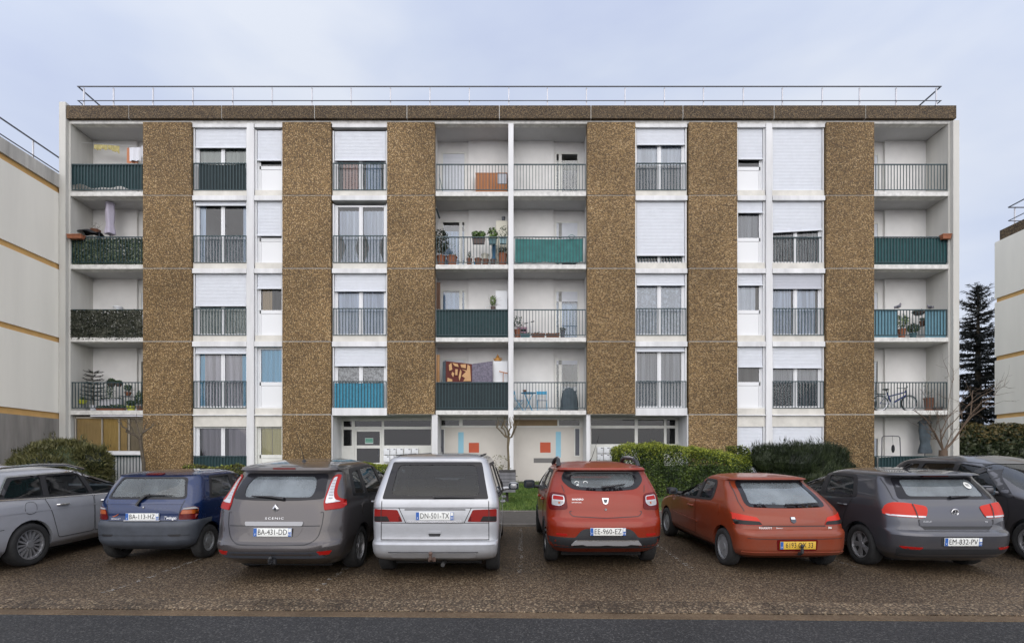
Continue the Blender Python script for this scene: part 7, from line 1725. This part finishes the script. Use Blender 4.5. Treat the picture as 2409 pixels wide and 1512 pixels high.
# blue bistro set
e = root('bistro_table', (PX(1243, YF + .5), YF + .5, Z1), 'round blue folding table on the first-floor centre-right balcony', 'table'); c = AT(1243.5, 924, YF + .5); zt = c.z
MB().lathe([(.0, -.015), (.29, -.015), (.295, 0), (.0, .0)], (c.x, YF + .5, zt), 24, cap=False).build('tabletop', 'chair_blue', e, smooth=True, ang=40)
for sx in (-1, 1):
    MB().tube([(c.x - sx * .16, YF + .38, Z1), (c.x + sx * .16, YF + .38, zt - .015)], .012, 6).build('leg', 'chair_blue', e); MB().tube([(c.x - sx * .16, YF + .62, Z1), (c.x + sx * .16, YF + .62, zt - .015)], .012, 6).build('leg', 'chair_blue', e)
pot(1229.5, 1239, 917, 924, 'terracotta_dark', 'small brown pot on the blue folding table', y=YF + .5, floor=zt + .001)
def bistro(cx, cy, rz, label):
    e = empty('bistro_chair', (cx, cy, Z1), rz, label, 'chair', 'bistro chairs on the balcony'); 
    MB().box(-.19, .19, -.18, .18, .44, .465).build('seat', 'cloth_white', e, bevel=.008); MB().box(-.19, .19, .195, .215, .70, .82).build('backrest', 'chair_blue', e, bevel=.006)
    for sx in (-1, 1):
        MB().tube([(sx * .19, -.2, 0), (sx * .19, .16, .55), (sx * .19, .205, .84)], .010, 6).build('leg', 'chair_blue', e); MB().tube([(sx * .17, .24, 0), (sx * .17, -.16, .44)], .010, 6).build('leg', 'chair_blue', e)
    MB().tube([(-.17, .15, .12), (.17, .15, .12)], .008, 6).build('stretcher', 'chair_blue', e); return e
bistro(PX(1275, YF + .55), YF + .55, 0, 'blue folding chair facing the street, right of the round blue table')
bistro(PX(1221, YF + .55), YF + .55, R(80), 'blue folding chair seen from its side, left of the round blue table')
e = root('covered_barbecue', (PX(1339, YF + .6), YF + .6, Z1), 'barbecue under a black cover in front of the balcony door', 'barbecue'); c = AT(1339, 964, YF + .6); m = MB(); n = 20; vs = []
for r, t in ((.34, 0), (.33, .3), (.31, .55), (.27, .78), (.20, .84), (.15, .95), (.02, .97)):
    for j in range(n):
        a = 2 * math.pi * j / n; q = r * (1 + .10 * math.sin(5 * a + t * 3) * (1 - t)); vs.append((c.x + q * math.cos(a), c.y + q * .75 * math.sin(a), Z1 + .04 + t * .92))
m.add(vs, [(i * n + j, i * n + (j + 1) % n, (i + 1) * n + (j + 1) % n, (i + 1) * n + j) for i in range(6) for j in range(n)] + [tuple(range(6 * n, 7 * n))]); m.build('cover', 'cloth_slate', e, smooth=True, ang=70)
m = MB(); m.tube([(c.x - .2, c.y, Z1), (c.x - .2, c.y, Z1 + .2)], .02, 6); m.tube([(c.x + .2, c.y, Z1), (c.x + .2, c.y, Z1 + .2)], .02, 6); m.build('leg', 'steel_grey', e)
# --- right balconies
plain('screen_sea', (.014, .075, .078), .75, var=.25, scale=5)
hang('privacy_screen', 2055, 2226, 560, 622, 'screen_sea', 'teal-green fabric screen on the third-floor right balcony', 'screen', y=YF + .062, fold=.005, thick=.003)
planter(2214, 2235, 552, 563, 'terracotta', 'terracotta planter on the end of the third-floor right balcony rail', y=YF + .03 - .08, dp=.16)
hang('privacy_screen', 2055, 2112, 729.5, 797, 'screen_blue', 'blue-grey fabric panel left of the gap on the second-floor right balcony', 'screen', y=YF + .062, fold=.006, ragged=.05, thick=.003)
hang('privacy_screen', 2176, 2225, 730, 796, 'screen_blue', 'blue-grey fabric panel right of the gap on the second-floor right balcony', 'screen', y=YF + .065, fold=.006, thick=.003)
def pigeon(u, rz, s, label):
    zr_ = zF[2] + 1.06; e = empty('pigeon', (FX(u), YF + .03, zr_), rz, label, 'bird', 'pigeons on the balcony rail')
    sk = [((-.15, 0, .02), .012), ((-.08, 0, .055), .03), ((-.01, 0, .085), .052), ((.06, 0, .115), .048), ((.085, 0, .16), .028), ((.095, 0, .195), .026), ((.125, 0, .19), .008), ((.14, 0, .185), .004)]
    m = MB(); m.tube([Vector(p) * s for p, r in sk], [r * s for p, r in sk], 10); m.build('body', 'feather', e, smooth=True, ang=80)
    w = MB(); w.ball((-.03 * s, .046 * s, .085 * s), (.085 * s, .012 * s, .035 * s), 10, 6); w.ball((-.03 * s, -.046 * s, .085 * s), (.085 * s, .012 * s, .035 * s), 10, 6); w.build('wing', 'steel_grey', e, smooth=True)
    l = MB(); l.tube([(.02 * s, .02 * s, .05 * s), (.025 * s, .02 * s, 0)], .004, 5); l.tube([(.02 * s, -.02 * s, .05 * s), (.025 * s, -.02 * s, 0)], .004, 5); l.build('leg', 'terracotta', e)
pigeon(2114, R(12), 1.15, 'grey pigeon seen from the side on the second-floor right balcony rail'); pigeon(2190, R(100), .95, 'small grey pigeon seen end-on, further right on the balcony rail')
pot(2113, 2130, 774, 795, 'terracotta', 'square-rimmed terracotta pot with a leafy plant in the gap between the blue-grey panels', y=YF + .3, plant=(.5, .55, 150, .04, 'pot_leaf_light', 0), floor=Z2 + .003)
pot(2140, 2156, 784, 795, 'teal_plastic', 'bushy dark plant in a teal pot in the gap between the blue-grey panels', y=YF + .35, plant=(.5, .36, 220, .04, 'pot_leaf', 0), floor=Z2 + .003)
hanging(2162, 741, .48, .20, 'brown hanging bowl below the second-floor right rail', mat='ivy_brown', y=YF + .3)
pot(2164, 2176, 755, 766, 'terracotta_dark', 'dark red-brown pot hung next to the right blue-grey panel', y=YF + .4, plant=(.2, .12, 40, .03, 'pot_leaf', 0), floor=PZ(767, YF + .4))
# bicycle
yb = YF + .42; zb = Z1 + .003; rw = .31; xr_, xf_ = PX(2070, yb), PX(2070, yb) + 1.10
e = root('bicycle', ((xr_ + xf_) / 2, yb, Z1), 'dark blue bicycle parked on the first-floor right balcony', 'bicycle')
for x in (xr_, xf_):
    w = MB().lathe([(rw - .035, -.026), (rw - .01, -.03), (rw, 0), (rw - .01, .03), (rw - .035, .026)], (x, yb, zb + rw), 28, 'y', cap=False).build('wheel', 'tyre', e, smooth=True)
    m = MB(); m.lathe([(rw - .062, -.014), (rw - .035, -.02), (rw - .035, .02), (rw - .062, .014), (rw - .062, -.014)], (x, yb, zb + rw), 28, 'y', cap=False)
    for k in range(14): a = 2 * math.pi * k / 14; m.tube([(x, yb, zb + rw), (x + (rw - .04) * math.cos(a), yb, zb + rw + (rw - .04) * math.sin(a))], .0018, 4)
    m.build('rim', 'bike_silver', w)
    f = MB(); f.tube([(x + (rw + .025) * math.cos(t), yb, zb + rw + (rw + .025) * math.sin(t)) for t in np.linspace(R(10), R(200), 14)], .014, 6); f.build('mudguard', 'bike_silver', e, smooth=True)
bbk = Vector((xr_ + .43, yb, zb + .29)); st = Vector((xr_ + .27, yb, zb + .72)); hd = Vector((xf_ - .13, yb, zb + .74)); ra_ = Vector((xr_, yb, zb + rw)); fa_ = Vector((xf_, yb, zb + rw))
m = MB()
for a, b, r in ((bbk, st, .026), (bbk, hd + Vector((.03, 0, -.12)), .034), (st.lerp(bbk, .35), hd, .026), (ra_, bbk, .012), (ra_, st.lerp(bbk, .15), .011), (hd + Vector((0, 0, .06)), hd.lerp(fa_, .28), .02)): m.tube([a, b], r, 8)
m.build('frame', 'bike_blue', e, smooth=True)
MB().tube([hd.lerp(fa_, .25), hd.lerp(fa_, .6) + Vector((.0, 0, 0)), fa_], .014, 8).build('fork', 'bike_silver', e, smooth=True)
s2 = st + Vector((-.03, 0, .10)); MB().tube([st, s2], .014, 6).ball((s2.x - .02, yb, s2.z + .02), (.13, .08, .035), 12, 6).build('saddle', 'tyre', e, smooth=True)
h2 = hd + Vector((-.02, 0, .16)); MB().tube([hd, h2], .014, 6).tube([(h2.x - .12, yb - .26, h2.z + .03), (h2.x + .02, yb - .1, h2.z), (h2.x + .02, yb + .1, h2.z), (h2.x - .12, yb + .26, h2.z + .03)], .012, 6).build('handlebar', 'tyre', e, smooth=True)
m = MB(); m.lathe([(.02, -.01), (.095, -.01), (.095, .0), (.02, .0)], (bbk.x, yb - .04, bbk.z), 20, 'y'); m.tube([(bbk.x, yb - .07, bbk.z), (bbk.x + .12, yb - .07, bbk.z - .11)], .01, 6); m.box(bbk.x + .08, bbk.x + .17, yb - .13, yb - .07, bbk.z - .125, bbk.z - .105); m.tube([(bbk.x, yb + .06, bbk.z), (bbk.x - .12, yb + .06, bbk.z + .11)], .01, 6); m.build('crank', 'bike_silver', e, smooth=True)
MB().box(xr_ - .12, xr_ + .2, yb - .06, yb + .06, zb + .66, zb + .675).build('luggage_rack', 'tyre', e)
pot(2174, 2196, 936, 964, 'terracotta_dark', 'large brown planter with bare twigs on the first-floor right balcony', y=YF + .5, plant=(.5, .7, 12, .03, 'ivy_brown', 0), floor=Z1 + .003)
planter(2198, 2224, 957, 966, 'brown_plastic', 'low brown trough at the right end of the first-floor right balcony', y=YF + .3, floor=Z1 + .003)
# ground-floor right
parasol(2176, 984, 1066, .46, 'cloth_slate', 'closed slate-blue parasol on the ground-floor right terrace', y=YF + .5, zf=.93)
e = root('swing_seat', (PX(2096, YF + .6), YF + .6, .93), 'tubular garden swing frame on the ground-floor right terrace', 'swing seat'); y = YF + .6
a, b = AT(2075, 1026, y), AT(2117, 1026, y); MB().tube([(a.x - .04, y, .93), (a.x, y, a.z - .05), (a.x + .05, y, a.z), ((a.x + b.x) / 2, y, a.z + .02), (b.x - .05, y, a.z), (b.x, y, a.z - .05), (b.x + .06, y, .93)], .016, 8).build('frame', 'steel_grey', e, smooth=True); MB().box(a.x - .02, b.x + .02, y, y + .3, 1.35, 1.40).build('seat', 'cloth_slate', e)
c = AT(2101, 1055, y - .05); m = MB(); m.ball((c.x, c.y, c.z), (.06, .05, .16), 10, 8); m.tube([(c.x, c.y, c.z + .14), (c.x + .01, c.y + .05, AT(2101, 1026, y).z)], .005, 4); tag(m.build('hanging_bag', 'cloth_black', smooth=True), 'small dark bag hung from the garden swing frame', 'bag')
hang('privacy_screen', 2066, 2226, 1076, 1136, 'screen_green', 'sagging green cloth behind the ground-floor right railing', 'screen', y=YF + .062, fold=.015, wave=.4, sag=-.04, ragged=.02, thick=.003)
# --- on the lawn
ty = 15.2; e = root('litter_bin', (PX(1193, ty), ty, gz(ty)), 'grey slatted litter bin on a post on the lawn between the cars', 'litter bin'); a, b = AT(1174, 1110, ty), AT(1213, 1157, ty)
m = MB(); h = (a.z - b.z) / 6
for k in range(6): d = rng.uniform(-.008, .008); m.box(a.x + d, b.x + d, ty - .20, ty + .20, b.z + h * k + .006, b.z + h * (k + 1) - .006)
m.build('slats', 'bin_wood', e); MB().box(a.x - .012, b.x + .0, ty - .215, ty + .215, a.z, a.z + .07).build('rim', 'bin_dark', e); MB().box(a.x + .02, b.x - .02, ty - .18, ty + .18, b.z + .01, a.z - .01).build('liner', 'bin_dark', e)
c = AT(1193, 1180, ty); MB().box(c.x - .04, c.x + .04, ty + .05, ty + .13, gz(ty) - .2, b.z + .04).build('post', 'bin_dark', e)
# --- somebody inside the open entrance on the right
py = YG + .45; px = PX(1507, py); e = root('person', (px, py, .95), 'person in dark clothes standing inside the open right-hand entrance', 'person'); z0 = .95
J_ = {'pel': (0, 0, .90), 'sp': (0, .01, 1.12), 'ch': (0, 0, 1.30), 'nk': (0, 0, 1.45), 'hd': (0, -.02, 1.56), 'tp': (0, -.01, 1.66), 'hl': (-.09, 0, .86), 'kl': (-.10, -.02, .48), 'al': (-.10, .02, .06), 'tl': (-.11, -.12, .03), 'hr': (.09, 0, .86), 'kr': (.11, -.02, .48), 'ar': (.11, .02, .06), 'tr': (.13, -.12, .03),
      'sl': (-.18, 0, 1.39), 'el': (-.23, .02, 1.10), 'wl': (-.21, -.08, .86), 'fl': (-.20, -.10, .74), 'sr': (.18, 0, 1.39), 'er': (.23, .02, 1.10), 'wr': (.21, -.08, .86), 'fr': (.20, -.10, .74)}
Rr = dict(pel=.14, sp=.13, ch=.145, nk=.055, hd=.085, tp=.055, hl=.09, kl=.06, al=.042, tl=.035, hr=.09, kr=.06, ar=.042, tr=.035, sl=.06, el=.045, wl=.032, fl=.03, sr=.06, er=.045, wr=.032, fr=.03)
E_ = ['pel sp', 'sp ch', 'ch nk', 'nk hd', 'hd tp', 'pel hl', 'hl kl', 'kl al', 'al tl', 'pel hr', 'hr kr', 'kr ar', 'ar tr', 'ch sl', 'sl el', 'el wl', 'wl fl', 'ch sr', 'sr er', 'er wr', 'wr fr']
ks = list(J_); me = bpy.data.meshes.new('body'); me.from_pydata([(px + J_[k][0], py + J_[k][1], z0 + J_[k][2]) for k in ks], [tuple(ks.index(q) for q in s_.split()) for s_ in E_], []); o = bpy.data.objects.new('body', me); COL.objects.link(o)
o.modifiers.new('skin', 'SKIN'); o.modifiers.new('sub', 'SUBSURF').levels = 2
for i, k in enumerate(ks): me.skin_vertices[0].data[i].radius = (Rr[k], Rr[k] * (.8 if k in ('ch', 'sp', 'pel') else 1)); me.skin_vertices[0].data[i].use_root = (k == 'pel')
dg = bpy.context.evaluated_depsgraph_get(); bm_ = bpy.data.meshes.new_from_object(o.evaluated_get(dg)); bpy.data.objects.remove(o)
for mt in ('skin', 'coat', 'trousers'): bm_.materials.append(MATS[mt])
for p in bm_.polygons: z = p.center.z - z0; p.material_index = 0 if z > 1.455 or (z < .84 and abs(p.center.x - px) > .165 and z > .66) else (1 if z > .88 else 2); p.use_smooth = True
po = bpy.data.objects.new('body', bm_); COL.objects.link(po); po.parent = e; po.matrix_parent_inverse = Matrix.Translation(e.location).inverted()
m = MB(); m.ball((px, py + .02, z0 + 1.625), (.095, .105, .10), 14, 8); m.build('hair', 'hair', e, smooth=True)
m = MB(); m.ball((px - .032, py - .095, z0 + 1.585), .010, 8, 6); m.ball((px + .032, py - .095, z0 + 1.585), .010, 8, 6); m.build('eyes', 'hair', e, smooth=True)
m = MB(); m.tube([(px, py - .095, z0 + 1.59), (px, py - .118, z0 + 1.555), (px, py - .095, z0 + 1.545)], [.010, .014, .012], 6); m.ball((px - .09, py, z0 + 1.575), (.012, .02, .032), 8, 6); m.ball((px + .09, py, z0 + 1.575), (.012, .02, .032), 8, 6); m.tube([(px - .025, py - .093, z0 + 1.518), (px, py - .10, z0 + 1.516), (px + .025, py - .093, z0 + 1.518)], .006, 5); m.build('face', 'skin', e, smooth=True)
